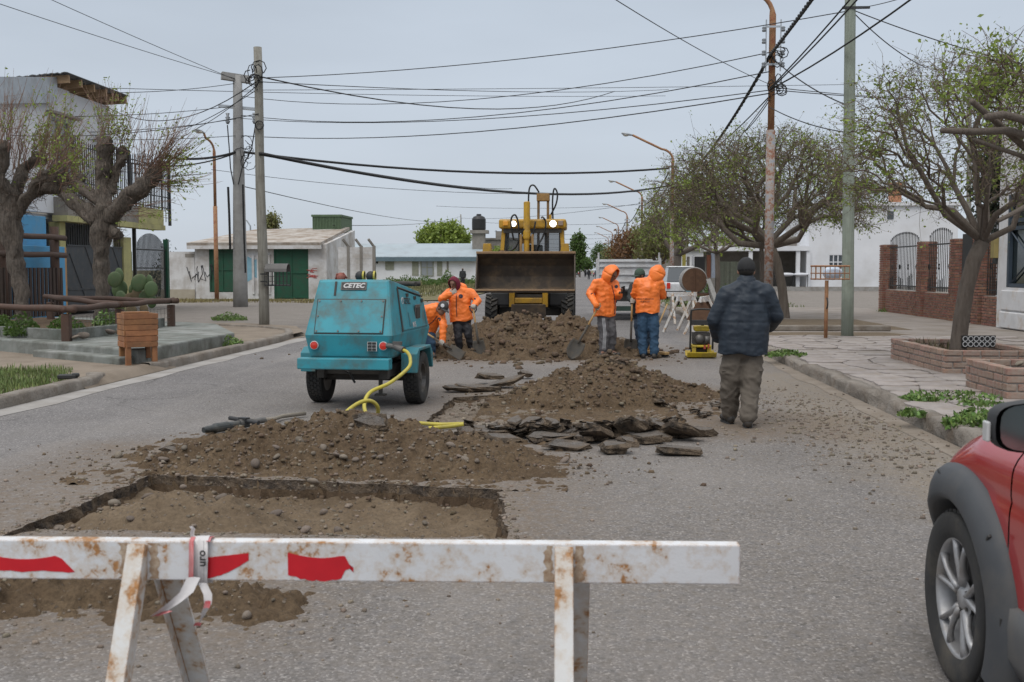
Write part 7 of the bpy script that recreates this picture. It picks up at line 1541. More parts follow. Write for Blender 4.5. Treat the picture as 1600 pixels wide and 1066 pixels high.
# ================================================================ white road barrier in front
YB = 3.05
WELD = M('weld_rust', (.22, .115, .05), (.50, .42, .33), 38, .8, .3)
br_ = thing('road_barrier', (-.75, YB, 0), 'rust flecked white steel barrier on A frame legs with red reflective tape', 'barrier', rz=R(2.3))
b = MB(); b.bb((-1.35, -.024, .660), (1.21, .024, .778)); bm_ = b.obj('beam', BARW, br_, bevel=.004)
b = MB(); b.bb((-1.36, -.026, .800), (1.20, .026, .806)); 
for x, sd_ in ((-.565, 1), (.695, -1)):
    b = MB(); b.beam((x, -.030, .768), (x - .005, -.415, 0), .054, .03); b.beam((x + sd_ * .022, -.012, .758), (x + sd_ * .018, -.39, 0), .006, .05); b.obj('leg', BARE, br_, bevel=.002)
    b = MB(); b.beam((x + .045, .030, .768), (x + .05, .46, 0), .075, .012); b.beam((x + .045 - .034, .03, .75), (x + .05 - .034, .44, 0), .006, .05); b.obj('leg', BARE, br_, bevel=.002)
    for q_ in (-.045, .045):
        rr = random.Random(int(x * 99 + q_ * 999)); P = [(q_ + rr.uniform(.006, .02), z_) for z_ in np.linspace(.665, .772, 12)] + [(q_ - rr.uniform(.004, .02), z_) for z_ in np.linspace(.772, .665, 12)]
        b = MB(); b.prism(P, (x, -.0243, 0), (1, 0, 0), (0, 0, 1), (0, -.0007, 0)); b.obj('weld_stain', WELD, br_)
REDT = M('red_reflective_tape', (.56, .012, .022), (.48, .01, .02), 12, .35, .1)
def redtape(x0, x1, top, bot, ragged, seed):
    rr = random.Random(seed); n = 16; P = []; B = []
    for i in range(n + 1):
        t = i / n; P.append((x0 + (x1 - x0) * t, .718 + top(t) * 1.3)); B.append((x0 + (x1 - x0) * t, .718 + bot(t) * 1.15))
    for i in range(1, n): B[i] = (B[i][0], B[i][1] + rr.gauss(0, ragged)); 
    b = MB(); b.prism(B + P[::-1], (0, -.0245, 0), (1, 0, 0), (0, 0, 1), (0, -.001, 0)); return b.obj('red_tape', REDT, br_)
X_ = lambda px: (px - 912) / 540.0 + .75
redtape(X_(-70), X_(97), lambda t: .022 - .02 * math.sin(t * 3.1) if t < .82 else .018 - (t - .82) * .25, lambda t: -.030 + .014 * abs(t - .55) if t < .8 else -.03, .002, 1)
redtape(X_(305), X_(379), lambda t: .008 + .012 * t, lambda t: -.046 + .05 * t ** 1.6, .001, 2)
redtape(X_(442), X_(547), lambda t: .022 - .012 * math.sin(t * 3.1) if t < .85 else .022 - (t - .85) * .3, lambda t: -.034 - .016 * math.sin(t * 3.1) if t < .85 else -.02 + (t - .85) * .05, .002, 3)
# torn danger tape knotted on the beam
TAPE = M('white_danger_tape', (.62, .60, .60), (.55, .52, .52), 20, .45, .4, 30, .006); TAPER = M('danger_tape_red', (.45, .05, .06), (.55, .25, .25), 25, .45, 0)
tp = thing('danger_tape', (X_(298) - .75, YB - .07, .778), 'torn white and red danger tape knotted round the barrier beam', 'tape', rz=R(2.3))
def ribbon(path, wd, mat, name, tw=0, par=tp):
    b = MB(); n = len(path); rows = []
    for i, p in enumerate(path):
        a = tw * i / n; w_ = Vector((math.cos(a) * wd, math.sin(a) * wd * .6, 0)); rows.append([Vector(p) - w_, Vector(p) + Vector((0, .006, 0)), Vector(p) + w_])
    b.grid(rows); return b.obj(name, mat, par, smooth=True, fix=False)
wrap = [(0, .075, -.14), (-.003, .08, -.05), (0, .078, .004), (0, .05, .010), (.004, .02, .004), (.003, .018, -.06), (0, .017, -.125), (-.004, .04, -.137)]
ribbon(wrap, .018, TAPE, 'wrap'); ribbon([(p[0] + .018, p[1] - .004, p[2] + .002) for p in wrap], .014, TAPE, 'wrap', .3); ribbon([(-.016 + p[0], p[1] - .007, p[2]) for p in wrap[3:7]], .007, TAPER, 'red_print'); ribbon([(.034 + p[0], p[1] - .009, p[2]) for p in wrap[2:5]], .006, TAPER, 'red_print')
ribbon([(-.003, .0, -.10), (-.02, -.015, -.14), (-.05, -.03, -.165), (-.085, -.035, -.19), (-.11, -.03, -.205)], .02, TAPE, 'tail', 1.2); ribbon([(-.062, -.05, -.185), (-.09, -.05, -.195), (-.105, -.045, -.203)], .012, TAPER, 'red_print', 1.0)
ribbon([(.02, .01, -.12), (.038, .0, -.15), (.042, -.012, -.175), (.03, -.012, -.2), (.018, -.006, -.225), (.008, 0, -.245)], .013, TAPE, 'tail', 2.2); ribbon([(.044, -.018, -.165), (.04, -.022, -.185)], .009, TAPER, 'red_print'); ribbon([(.012, -.012, -.232), (.006, -.008, -.243)], .010, TAPER, 'red_print')
ribbon([(-.02, .05, .004), (-.022, .05, .02), (-.018, .05, .032), (-.024, .05, .04)], .006, TAPE, 'knot_end', 1)
v, f = text_mesh('uro', .034, .001, .0008); b = MB(); b.add([Vector((.020 - p.y, .0075 + p.z, -.045 + p.x)) for p in v], f); b.obj('lettering', IRON, tp, fix=False)
# ================================================================ red off roader at the edge of the view
CARX, CARY = 1.43, 4.05
sv = thing('red_suv', (CARX + .88, 2.6, 0), 'red off road car with dark grey wheel arch trim and alloy wheels', 'car')
m, t, N, L, b_ = nodes('red_car_paint'); RED = m
d_ = ramp(t, noise_n(t, 2.5, 6, .65), .45, .8); L.new(mixc(t, mth(t, 'MULTIPLY', d_, .22), (.36, .014, .016), (.34, .19, .15)), b_.inputs['Base Color']); L.new(mth(t, 'ADD', mth(t, 'MULTIPLY', d_, .25), .28), b_.inputs['Roughness']); b_.inputs['Coat Weight'].default_value = 1; b_.inputs['Coat Roughness'].default_value = .08
FLARE = M('grey_arch_plastic', (.050, .054, .060), (.062, .066, .072), 6, .6, .25, 160, .0015, dirt=(.13, .115, .095), dscale=4, damt=.4)
CLAD = M('grey_sill_plastic', (.085, .088, .092), (.10, .10, .10), 6, .6, .2, 120, .002, dirt=(.17, .145, .115), dscale=4, damt=.6)
ALLOY = M('alloy', (.42, .42, .43), (.30, .30, .305), 10, .45, .1, metal=.55, dirt=(.22, .18, .14), dscale=12, damt=.55)
ox, oy = CARX + .88, 2.6
def C(v): return (v[0] - ox, v[1] - oy, v[2])
WY, WZ, WR = 4.05, .335, .335; RY = 1.45
def hoodz(y): return 1.0 - .025 * (y - 3.2) - .56 * max(0, y - 3.95) ** 1.4
def sidex(y, z):   # distance of the flank in from its widest line
    t_ = max(0, (z - .72)) ; o = .10 * t_ ** 1.6 + .03 * max(0, .6 - z)
    o += 2.0 * max(0, y - 4.22) ** 2.0 + .35 * max(0, .9 - y) ** 2
    o += .05 * max(0, z - (hoodz(y) - .10)) * 12 * max(0, z - (hoodz(y) - .10)) * 8 
    return o
for s, nm in ((0, ''), (1, '')):
    def fx(y, z): return CARX + sidex(y, z) if s == 0 else CARX + 1.76 - sidex(y, z)
    for (y0, y1, name) in ((.55, 2.60, 'rear_door_panel'), (2.612, 3.60, 'front_door'), (3.612, 4.72, 'front_wing')):
        b = MB(); ys = np.arange(y0, y1 + .001, (y1 - y0) / round((y1 - y0) / .035)); idx = {}; nz = 24
        for i, y in enumerate(ys):
            zt = hoodz(y) if y > 3.2 else 1.0
            for j in range(nz + 1):
                z = .42 + (zt - .42) * j / nz; crease = .006 * math.exp(-((z - .80) / .02) ** 2); idx[i, j] = len(b.v); b.v.append(C((fx(y, z) + (crease if s == 0 else -crease), y, z)))
        for i in range(len(ys) - 1):
            for j in range(nz):
                yc = (ys[i] + ys[i + 1]) / 2; zc_ = .42 + ((hoodz(yc) if yc > 3.2 else 1.0) - .42) * (j + .5) / nz
                if math.hypot(yc - WY, zc_ - WZ) < .42 or math.hypot(yc - RY, zc_ - WZ) < .42: continue
                b.f.append((idx[i, j], idx[i + 1, j], idx[i + 1, j + 1], idx[i, j + 1]))
        b.obj(name, RED, sv, smooth=True, solid=0)
    # flared arch: section swept round the wheel
    for wy in (WY, RY):
        b = MB(); rows = []; sg = -1 if s == 0 else 1
        A0, A1 = (-.42, math.pi + .40) if wy == WY else (-.3, math.pi + .3); n = 44
        for i in range(n + 1):
            a = A0 + (A1 - A0) * i / n; cy, cz = math.cos(a), math.sin(a)
            wdt = .055 + (.012 if a > math.pi / 2 else .05) * (1 - max(0, math.sin(a))) ** .8
            row = []
            for rr_, of in ((.370, .10), (.372, -.035), (.384, -.055), (.40, -.060), (.43 + wdt * .35, -.052), (.445 + wdt * .75, -.036), (.455 + wdt, -.010), (.455 + wdt, .02)):
                y, z = wy + cy * rr_ * 1.06, WZ + cz * rr_ * 1.0; base = fx(min(max(y, .6), 4.45), max(z, .45)); row.append(C((base + (of if s == 0 else -of), y, z)))
            rows.append(row)
        b.grid(rows); fl = b.obj('wheel_arch_flare', FLARE, sv, smooth=True)
        if s == 0 and wy == WY:
            for a in (1.3, 2.4, 3.0):
                b = MB(); y, z = wy + math.cos(a) * .50, WZ + math.sin(a) * .475; x_ = fx(y, max(z, .45)) - .038; b.box(C((x_, y, z)), (.014, .045, .014), m=Matrix.Rotation(-(a) + math.pi / 2, 3, 'X')); b.obj('bolt_recess', IRON, fl, bevel=.005)
        b = MB(); xin = CARX + .32 if s == 0 else CARX + 1.76 - .32; b.lathe([(.41, 0), (.41, .26 if s == 0 else -.26), (0, .26 if s == 0 else -.26)], C((CARX + .03 if s == 0 else CARX + 1.73, wy, WZ)), 'X', 32); b.obj('wheel_well', UNDER, sv)
    # sill cladding
    b = MB(); sg = 1 if s == 0 else -1; b.grid([[C((fx(y, .5) + sg * o_, y, z)) for o_, z in ((.0, .47), (-.022, .462), (-.03, .40), (-.028, .30), (.0, .24), (.25, .22))] for y in np.linspace(RY + .42, WY - .44, 30)]); b.obj('sill_cladding', CLAD, sv, smooth=True)
    # wheels
    for wy in (WY, RY):
        xw = CARX + .075 if s == 0 else CARX + 1.76 - .075
        wh_ = wheel(sv, C((xw, wy, WZ)), WR, .215, .228, None, 46, .011, -1 if s == 0 else 1, spokes=5); sg = -1 if s == 0 else 1; h = .1075
        b = MB(); b.lathe([(.232, sg * h * .80), (.222, sg * h * .82), (.214, sg * h * .70), (.205, sg * h * .1), (.20, -sg * h * .7)], (0, 0, 0), 'X', 48); b.lathe([(.0, sg * h * .66), (.034, sg * h * .66), (.045, sg * h * .56), (.075, sg * h * .50)], (0, 0, 0), 'X', 24)
        for k in range(5):
            a0 = 2 * math.pi * k / 5 + .35
            for da in (-.2, .2):
                pts = []
                for q_ in range(6): f_ = q_ / 5; r_ = .055 + .162 * f_; a = a0 + da * (.5 + .75 * f_); pts.append((sg * h * (.50 + .20 * math.sin(f_ * 2.2)), math.cos(a) * r_, math.sin(a) * r_))
                b.tube(pts, [.024, .019, .015, .014, .015, .018], 8, flat=.7)
        b.obj('alloy_rim', ALLOY, wh_, smooth=True)
        b = MB(); b.lathe([(.16, -sg * .03), (.16, -sg * .045), (.05, -sg * .05)], (0, 0, 0), 'X', 28); b.obj('brake_disc', STEEL, wh_); b = MB(); b.lathe([(.2, -sg * .06), (0, -sg * .06)], (0, 0, 0), 'X', 20); b.obj('hub_back', UNDER, wh_)
        b = MB()
        for k in range(5): a = 2 * math.pi * k / 5; b.cyl((sg * h * .5, math.cos(a) * .052, math.sin(a) * .052), (sg * h * .62, math.cos(a) * .052, math.sin(a) * .052), .0085, n=6)
        b.obj('wheel_nuts', STEEL, wh_)
# bonnet, nose, cabin
b = MB(); rows = []
for y in np.linspace(3.2, 4.72, 26):
    row = []
    for k in range(21):
        f_ = k / 20; zt = hoodz(y); e0 = sidex(y, zt); x = CARX + e0 + (1.76 - 2 * e0) * f_; row.append(C((x, y, zt + .075 * math.sin(math.pi * f_) ** .6 * (1 - .3 * max(0, y - 4.3)) + .012 * math.exp(-((f_ - .14) / .03) ** 2) + .012 * math.exp(-((f_ - .86) / .03) ** 2))))
    rows.append(row)
b.grid(rows); b.obj('bonnet', RED, sv, smooth=True)
b = MB(); b.bb(C((CARX + .42, 4.4, .32)), C((CARX + 1.34, 4.76, .62))); b.obj('front_bumper', CLAD, sv, bevel=.08)
for x in (CARX + .42, CARX + 1.34): b = MB(); b.ell(C((x, 4.66, .60)), (.14, .06, .09)); b.obj('headlight', m_glass('headlight_glass', (.5, .52, .55), .05) if not bpy.data.materials.get('headlight_glass') else bpy.data.materials['headlight_glass'], sv, smooth=True)
yy0, yy1 = .65, 3.32
hull([C((CARX + s_, y, .995)) for s_ in (.05, 1.71) for y in (yy0, yy1)] + [C((CARX + s_, y, 1.60)) for s_ in (.22, 1.54) for y in (.95, 2.45)]).obj('cabin_glass', GLS, sv, bevel=.02)
hull([C((CARX + s_, y, 1.585)) for s_ in (.20, 1.56) for y in (.88, 2.50)] + [C((CARX + s_, y, 1.66)) for s_ in (.32, 1.44) for y in (1.1, 2.25)]).obj('roof', RED, sv, bevel=.03)
for s_ in (0, 1):
    q = lambda x: CARX + x if s_ == 0 else CARX + 1.76 - x
    for nm_, a, c in (('pillar', (q(.06), 3.30, .99), (q(.21), 2.46, 1.60)), ('pillar', (q(.05), 2.25, .99), (q(.20), 2.15, 1.60)), ('pillar', (q(.05), .75, .99), (q(.20), .98, 1.60))): b = MB(); b.beam(C(a), C(c), .07, .07); b.obj(nm_, BLKP, sv, bevel=.015)
    b = MB(); b.bb(C((q(.0), 2.95, .90)), C((q(-.018), 2.75, .93))); b.obj('door_handle', BLKP, sv, bevel=.008)
b = MB(); b.bb(C((CARX + .1, .50, .30)), C((CARX + 1.66, .9, .98))); b.obj('tail', RED, sv, bevel=.08); b = MB(); b.bb(C((CARX + .1, .62, .26)), C((CARX + 1.66, 4.6, .42))); b.obj('floor_pan', UNDER, sv)
b = MB(); b.lathe([(0, 0), (.33, 0), (.33, .2), (0, .2)], C((CARX + .9, .28, .85)), 'Y', 28); b.obj('spare_wheel', RUBBER, sv)
# wing mirrors: housing ahead, glass facing back to us
for s_ in (0, 1):
    q = lambda x: CARX + x if s_ == 0 else CARX + 1.76 - x; ym, zm = 3.12, 1.125
    def mp_(dx, dy, dz): return C((q(dx), ym + dy, zm + dz))
    b = MB(); b.v = []; rows = []
    for k, (sc_k, dy) in enumerate(((1.0, -.01), (1.03, .0), (1.03, .04), (.94, .08), (.72, .11), (.35, .125), (.02, .128))):
        row = []
        for i in range(24):
            a = 2 * math.pi * i / 24; ex = .128 * math.copysign(abs(math.cos(a)) ** .6, math.cos(a)); ez = .080 * math.copysign(abs(math.sin(a)) ** .6, math.sin(a)) * (1 - .10 * (ex < 0)); row.append(mp_(-.115 + ex * sc_k, dy, ez * sc_k))
        rows.append(row + [row[0]])
    b.grid(rows); mh = b.obj('mirror_housing', BLKP, sv, smooth=True)
    b = MB(); pts = [];
    for i in range(24): a = 2 * math.pi * i / 24; ex = .116 * math.copysign(abs(math.cos(a)) ** .6, math.cos(a)); ez = .069 * math.copysign(abs(math.sin(a)) ** .6, math.sin(a)); pts.append(mp_(-.112 + ex, -.006, ez))
    b.add(pts, [tuple(range(24))]); b.obj('mirror_glass', M('mirror_glass', (.22, .25, .25), (.30, .33, .32), 3, .12, 0, metal=.9) if s_ == 0 else bpy.data.materials['mirror_glass'], mh)
    b = MB(); b.tube([mp_(-.06, .05, -.07), mp_(-.02, .06, -.11), mp_(.06, .08, -.16)], [.045, .045, .05], 10); b.obj('mirror_arm', BLKP, mh, smooth=True)
    b = MB(); b.box(mp_(-.253, .03, -.015), (.012, .04, .06)); b.obj('indicator', m_glass('clear_lens', (.5, .5, .5), .2) if s_ == 0 else bpy.data.materials['clear_lens'], mh, bevel=.005)
# ================================================================ people
def blob(b, voxel, smooth=6, fold=None, sub=False):
    """union of overlapping rounded forms -> one continuous smooth surface"""
    me = bpy.data.meshes.new('blob'); me.from_pydata(b.v, [], b.f); o = bpy.data.objects.new('blob', me); COL.objects.link(o)
    m = o.modifiers.new('r', 'REMESH'); m.mode = 'VOXEL'; m.voxel_size = voxel
    s = o.modifiers.new('s', 'SMOOTH'); s.factor = .5; s.iterations = smooth
    dg = bpy.context.evaluated_depsgraph_get(); ev = o.evaluated_get(dg).to_mesh()
    n = len(ev.vertices); V = np.empty(n * 3, np.float32); ev.vertices.foreach_get('co', V); V = V.reshape(-1, 3); N = np.empty(n * 3, np.float32); ev.vertices.foreach_get('normal', N); N = N.reshape(-1, 3); Fc = [tuple(p.vertices) for p in ev.polygons]
    o.evaluated_get(dg).to_mesh_clear(); bpy.data.objects.remove(o); bpy.data.meshes.remove(me)
    if fold: V = V + N * np.array([fold(Vector(p)) for p in V])[:, None]
    return V, Fc
def limb(b, pts, rad, flat=1.0):
    P = [Vector(p) for p in pts]
    for i in range(len(P) - 1):
        b.tube([P[i].lerp(P[i + 1], k / 5) for k in range(6)], [rad[i] + (rad[i + 1] - rad[i]) * k / 5 for k in range(6)], 12)
    for p, r_ in zip(P, rad): b.ell(p, (r_, r_, r_), nu=12, nv=8)
def folds(amp, fz=18, fx=7, s=0, quilt=None):
    def f(p):
        h = amp * (mnoise.noise(Vector((p.x * fx + s, p.y * fx, p.z * fz))) + .5 * mnoise.noise(Vector((p.x * fx * 2.3, p.y * fx * 2.3 + s, p.z * fz * 1.9 + p.x * 14))))
        d = mnoise.noise(Vector((p.x * 4 + p.z * 9, p.y * 4 + s, p.z * 5 - p.x * 9))); h += amp * .9 * (1 - min(1, abs(d) * 5)) * .6
        if quilt and quilt[0] < p.z < quilt[1]: k = (p.z / quilt[2] + .12 * mnoise.noise(p * 5)) % 1; h = h * .5 - .005 * math.exp(-((k - .5) / .05) ** 2)
        return h
    return f
SKIN = M('skin', (.36, .195, .13), (.30, .155, .10), 9, .55, .1); SKIND = M('tanned_skin', (.20, .105, .07), (.16, .085, .055), 9, .55, .1)
ORANGE = M('orange_rain_jacket', (.95, .225, .035), (.84, .18, .025), 5, .45, .35, 14, .012, dirt=(.50, .13, .03), dscale=5, damt=.4)
NAVY = M('navy_quilted_jacket', (.012, .022, .036), (.009, .016, .028), 6, .6, .4, 60, .003); JEANS = M('blue_jeans', (.035, .085, .15), (.022, .055, .105), 6, .85, .5, 40, .004); JEAND = M('dark_jeans', (.03, .055, .09), (.022, .04, .07), 6, .85, .5, 40, .004)
TRACK = M('black_track_pants', (.016, .016, .02), (.022, .022, .027), 6, .7, .3); TRACKG = M('grey_track_pants', (.115, .11, .115), (.085, .08, .085), 6, .85, .4); CARGO = M('grey_brown_cargo_trousers', (.125, .105, .085), (.095, .08, .065), 5, .9, .5, 50, .004)
BOOT = M('dark_boot', (.02, .018, .017), (.035, .03, .026), 8, .6, .2, dirt=(.10, .08, .06), dscale=9, damt=.6); GLOVE = M('pale_work_glove', (.46, .43, .39), (.34, .31, .27), 12, .9, .4, dirt=(.2, .16, .12), dscale=14, damt=.6)
MAROON = M('maroon_knit', (.16, .014, .035), (.115, .01, .026), 10, .9, .6, 120, .003); BLKC = M('black_cap_cloth', (.012, .012, .013), (.018, .018, .02), 8, .8, .3); GREYC = M('charcoal_cap_cloth', (.05, .048, .048), None, 8, .8, .3); GREENC = M('green_cap_cloth', (.05, .085, .06), (.035, .06, .045), 8, .85, .3)
HAIR = M('dark_hair', (.012, .01, .009), None, 9, .6, .3); WHITEP = M('white_print', (.6, .6, .62), None, 9, .6, 0); DKPR = M('dark_print', (.03, .025, .04), None, 9, .6, 0); PHONE = M('dark_phone', (.012, .012, .014), None, 5, .3, 0); WOOD = M('shovel_wood', (.40, .245, .095), (.30, .17, .06), 7, .6, .3, stretch=(4, 4, .5)); WOODP = M('pale_handle_wood', (.45, .30, .14), (.35, .22, .09), 7, .65, .3); BLADE = M('shovel_steel', (.05, .047, .043), (.08, .068, .052), 9, .7, .3, metal=.2, dirt=(.10, .07, .045), dscale=8, damt=.8)
def head_form(b, c, f, u):
    f, u = Vector(f).normalized(), Vector(u).normalized(); r_ = f.cross(u).normalized(); u = r_.cross(f); m_ = Matrix((r_, f, u)).transposed(); c = Vector(c)
    b.ell(c + u * .025, (.077, .096, .10), m_, 16, 12); b.ell(c - u * .055 + f * .022, (.058, .066, .062), m_, 14, 10); b.ell(c - u * .10 + f * .055, (.026, .024, .02), m_, 10, 8)
    b.tube([c + f * .088 + u * .018, c + f * .104 - u * .012, c + f * .112 - u * .030], [.011, .013, .016], 8); b.ell(c + f * .088 - u * .068, (.026, .014, .010), m_, 10, 6); b.ell(c + f * .082 + u * .035, (.052, .02, .012), m_, 12, 6)
    for s in (-1, 1): b.ell(c + r_ * s * .080 - u * .005, (.012, .022, .034), m_, 8, 8)
    return m_
def grip(b, c, axis, back, g=1.0):
    """hand closed round a shaft at c: palm on the side 'back', four fingers and a thumb curled round it; returns the wrist"""
    a = Vector(axis).normalized(); k = Vector(back); k = (k - a * k.dot(a)).normalized(); f = a.cross(k); c = Vector(c)
    b.ell(c + k * .036 - f * .012, (.044 * g, .020 * g, .048 * g), Matrix((a, k, f)).transposed(), 12, 8)
    for i, (o, th, r_) in enumerate(((-.036, 205, .0088), (-.012, 228, .0098), (.012, 232, .0100), (.036, 220, .0094))):
        pts = [c + a * o + (k * math.cos(R(q)) + f * math.sin(R(q))) * (.036 if q < 100 else .031) for q in np.linspace(28, th, 6)]; b.tube(pts, [r_ * 1.15 * g, r_ * 1.1 * g, r_ * 1.1 * g, r_ * g, r_ * .95 * g, r_ * .8 * g], 8); b.ell(pts[-1], (r_ * .8 * g,) * 3, nu=8, nv=6)
    pts = [c + a * (.050) + k * .036 - f * .035, c + a * .058 + k * .012 - f * .042, c + a * .054 - k * .016 - f * .034, c + a * .048 - k * .033 - f * .012]; b.tube(pts, [.014 * g, .0125 * g, .011 * g, .009 * g], 8); b.ell(pts[-1], (.009 * g,) * 3, nu=8, nv=6)
    return c + k * .042 - f * .078
def open_hand(b, w_, d, n_, curl=.5, g=1.0):
    """relaxed hand from wrist w_ along d, palm facing n_"""
    d, n_ = Vector(d).normalized(), Vector(n_); n_ = (n_ - d * n_.dot(d)).normalized(); s = d.cross(n_); w_ = Vector(w_)
    b.ell(w_ + d * .052, (.040 * g, .018 * g, .052 * g), Matrix((s, n_, d)).transposed(), 12, 8)
    for o, L in ((-.031, .062), (-.010, .074), (.011, .078), (.031, .070)):
        p = w_ + d * .088 + s * o; dr = d.copy(); pts = [p]
        for q in range(3): dr = (dr + n_ * curl * .62).normalized(); pts.append(pts[-1] + dr * L * (.45, .32, .23)[q])
        b.tube(pts, [.0105 * g, .0095 * g, .0088 * g, .0072 * g], 8); b.ell(pts[-1], (.0075 * g,) * 3, nu=8, nv=6)
    p = w_ + d * .03 + s * .036; pts = [p, p + d * .03 + s * .022 + n_ * .012, p + d * .056 + s * .022 + n_ * .026]; b.tube(pts, [.0145 * g, .012 * g, .009 * g], 8); b.ell(pts[-1], (.009 * g,) * 3, nu=8, nv=6)
def hood_shell(c, f, u, r, open_=58, drop=0, n=28, m=18, back=.0):
    f, u = Vector(f).normalized(), Vector(u).normalized(); s = f.cross(u).normalized(); u = s.cross(f); c = Vector(c); rows = []
    for i in range(m + 1):
        th = R(open_) + (math.pi - R(open_)) * i / m; row = []
        for j in range(n + 1):
            a = 2 * math.pi * j / n; k = 1 + .05 * math.sin(a * 3 + i * .5) * (.4 + .6 * math.sin(th)); x, z = math.sin(th) * math.cos(a) * r[0] * k, math.sin(th) * math.sin(a) * r[2] * k; y = math.cos(th) * r[1]
            if z < 0: z *= 1.25
            p = c + s * x + f * y + u * z; p += Vector((mnoise.noise(p * 17), mnoise.noise(p * 17 + Vector((5, 0, 0))), mnoise.noise(p * 17 + Vector((0, 5, 0))))) * .009; row.append(p)
        rows.append(row)
    return rows
def make_person(label, base, J, face, up=(0, 0, 1), skin=SKIN, coat=ORANGE, pants=JEANS, boots=BOOT, build=1.0, belly=0.0, hands=(), headgear=None, quilt=None, hem=None, legr=(.098, .078, .066), armr=(.076, .067, .057), group=None, loose=1.0):
    base = Vector(base); B = MB(); lj = lambda k: Vector(J[k]) - base
    g = {k: lj(k) for k in J}; sv_ = (g['shR'] - g['shL']).normalized()
    # the body itself, one continuous surface
    limb(B, [g['pelvis'], g['chest'].lerp(g['pelvis'], .5), g['chest'], g['neck']], [.115 * build, .11 * build, .115 * build, .055]); limb(B, [g['neck'], g['head'] - Vector(up).normalized() * .05], [.055, .055]); head_form(B, g['head'], face, up)
    for s in 'LR':
        limb(B, [g['chest'].lerp(g['sh' + s], .4), g['sh' + s], g['el' + s], g['wr' + s]], [.075, .056, .042, .030]); limb(B, [g['pelvis'], g['hip' + s], g['kn' + s], g['an' + s]], [.11, .088, .058, .040]); limb(B, [g['an' + s], g['toe' + s]], [.042, .03])
    GL = []
    for kind, args in hands:
        if kind.startswith('glove'): GL.append(MB())
        tgt = GL[-1] if kind.startswith('glove') else B
        (grip if kind.endswith('grip') else open_hand)(tgt, *args)
    V, Fc = blob(B, .011, 4); body = raw('person', [tuple(p) for p in V], Fc, skin, smooth=True, label=label, cat='person', group=group, origin=(0, 0, 0)); body.location = base
    def child(name, b, vox, sm, mat, fold=None):
        V, Fc = blob(b, vox, sm, fold); return raw(name, [tuple(p) for p in V], Fc, mat, body, smooth=True)
    # coat
    b = MB(); hw = .096 * build; ch, pe = g['chest'], g['pelvis']; dn = (pe - ch).normalized(); low = pe + dn * (.02 if hem is None else hem); pv = (g['hipR'] - g['hipL']).normalized()
    for s, k in (('L', -1), ('R', 1)):
        limb(b, [g['sh' + s].lerp(ch, .32), ch + sv_ * k * hw * .85 + dn * .06, ch.lerp(pe, .55) + (sv_ + pv).normalized() * k * (hw * .9 + belly * .35), low + pv * k * (hw * .82 + belly * .25)], [.098 * build, .118 * build, (.124 + belly * .5) * build * loose, (.134 + belly * .35) * build * loose])
        limb(b, [g['sh' + s].lerp(ch, .15), g['sh' + s], g['el' + s], g['wr' + s]], [armr[0] * 1.08, armr[0] * 1.06, armr[1], armr[2]])
    limb(b, [ch + dn * .05, ch.lerp(pe, .55), low], [.125 * build, (.128 + belly * .5) * build * loose, (.134 + belly * .3) * build * loose])
    limb(b, [g['neck'] + Vector(up) * .01, ch + dn * .02], [.085, .135 * build]); limb(b, [g['shL'], g['neck'].lerp(ch, .25), g['shR']], [armr[0], .10, armr[0]])
    V, Fc = blob(b, .014, 7, folds(.011, 17, 7, base.x, quilt))
    if dn.z < -.9:      # a straight hem
        D_n, Lw = np.array(dn), np.array(low); tt = np.maximum(0, (V - Lw) @ D_n - .012 * np.sin(V[:, 0] * 23)); V = V - D_n * (tt * .97)[:, None]
    jk = raw('jacket', [tuple(p) for p in V], Fc, coat, body, smooth=True)
    # trousers
    b = MB(); limb(b, [g['hipL'], g['pelvis'] + dn * .02, g['hipR']], [.102 * build, .115 * build, .102 * build])
    for s in 'LR':
        mid = g['kn' + s].lerp(g['an' + s], .5); limb(b, [g['hip' + s], g['kn' + s].lerp(g['hip' + s], .5), g['kn' + s], mid, g['an' + s] + Vector((0, 0, .015))], [legr[0] * .9, legr[0], legr[1], (legr[1] + legr[2]) / 2, legr[2]])
    child('trousers', b, .013, 5, pants, folds(.016, 13, 6, base.y))
    for s in 'LR':
        b = MB(); a, t_ = g['an' + s], g['toe' + s]; d = (t_ - a); d.z = 0; d.normalize(); zz = a.z
        limb(b, [a + Vector((0, 0, .02)), Vector((a.x, a.y, zz - .03)) + d * .01], [.055, .052]); h_ = Vector((a.x, a.y, zz - .045)) - d * .045
        for f_, r_ in ((0, .043), (.33, .044), (.66, .05), (1, .043)): b.ell(h_ + d * f_ * .235 + Vector((0, 0, -.005 * f_)), (r_ * 1.02, r_ * 1.02, .05 - .014 * f_), nu=12, nv=8)
        limb(b, [h_, h_ + d * .235 - Vector((0, 0, .012))], [.042, .035]); child('boot', b, .009, 4, boots)
        b = MB(); so = [h_ + d * f_ * .25 - d * .015 for f_ in np.linspace(0, 1, 7)]; q = Vector((-d.y, d.x, 0)); P = [p + q * r_ for p, r_ in zip(so, (.02, .042, .044, .044, .05, .048, .02))] + [p - q * r_ for p, r_ in zip(so[::-1], (.02, .048, .05, .044, .044, .042, .02))]
        b.prism([(p.x, p.y) for p in P], (0, 0, zz - .098), (1, 0, 0), (0, 1, 0), (0, 0, .022)); b.obj('sole', BLKP, body)
    for q_ in GL: child('glove', q_, .0055, 3, GLOVE)
    # eyes
    f, u = Vector(face).normalized(), Vector(up).normalized(); r_ = f.cross(u).normalized(); u = r_.cross(f)
    for s in (-1, 1): b = MB(); b.ell(g['head'] + f * .086 + r_ * s * .032 + u * .014, (.013, .010, .008), nu=8, nv=6); b.obj('eye', PHONE, body, smooth=True)
    hc = g['head'] + u * .02
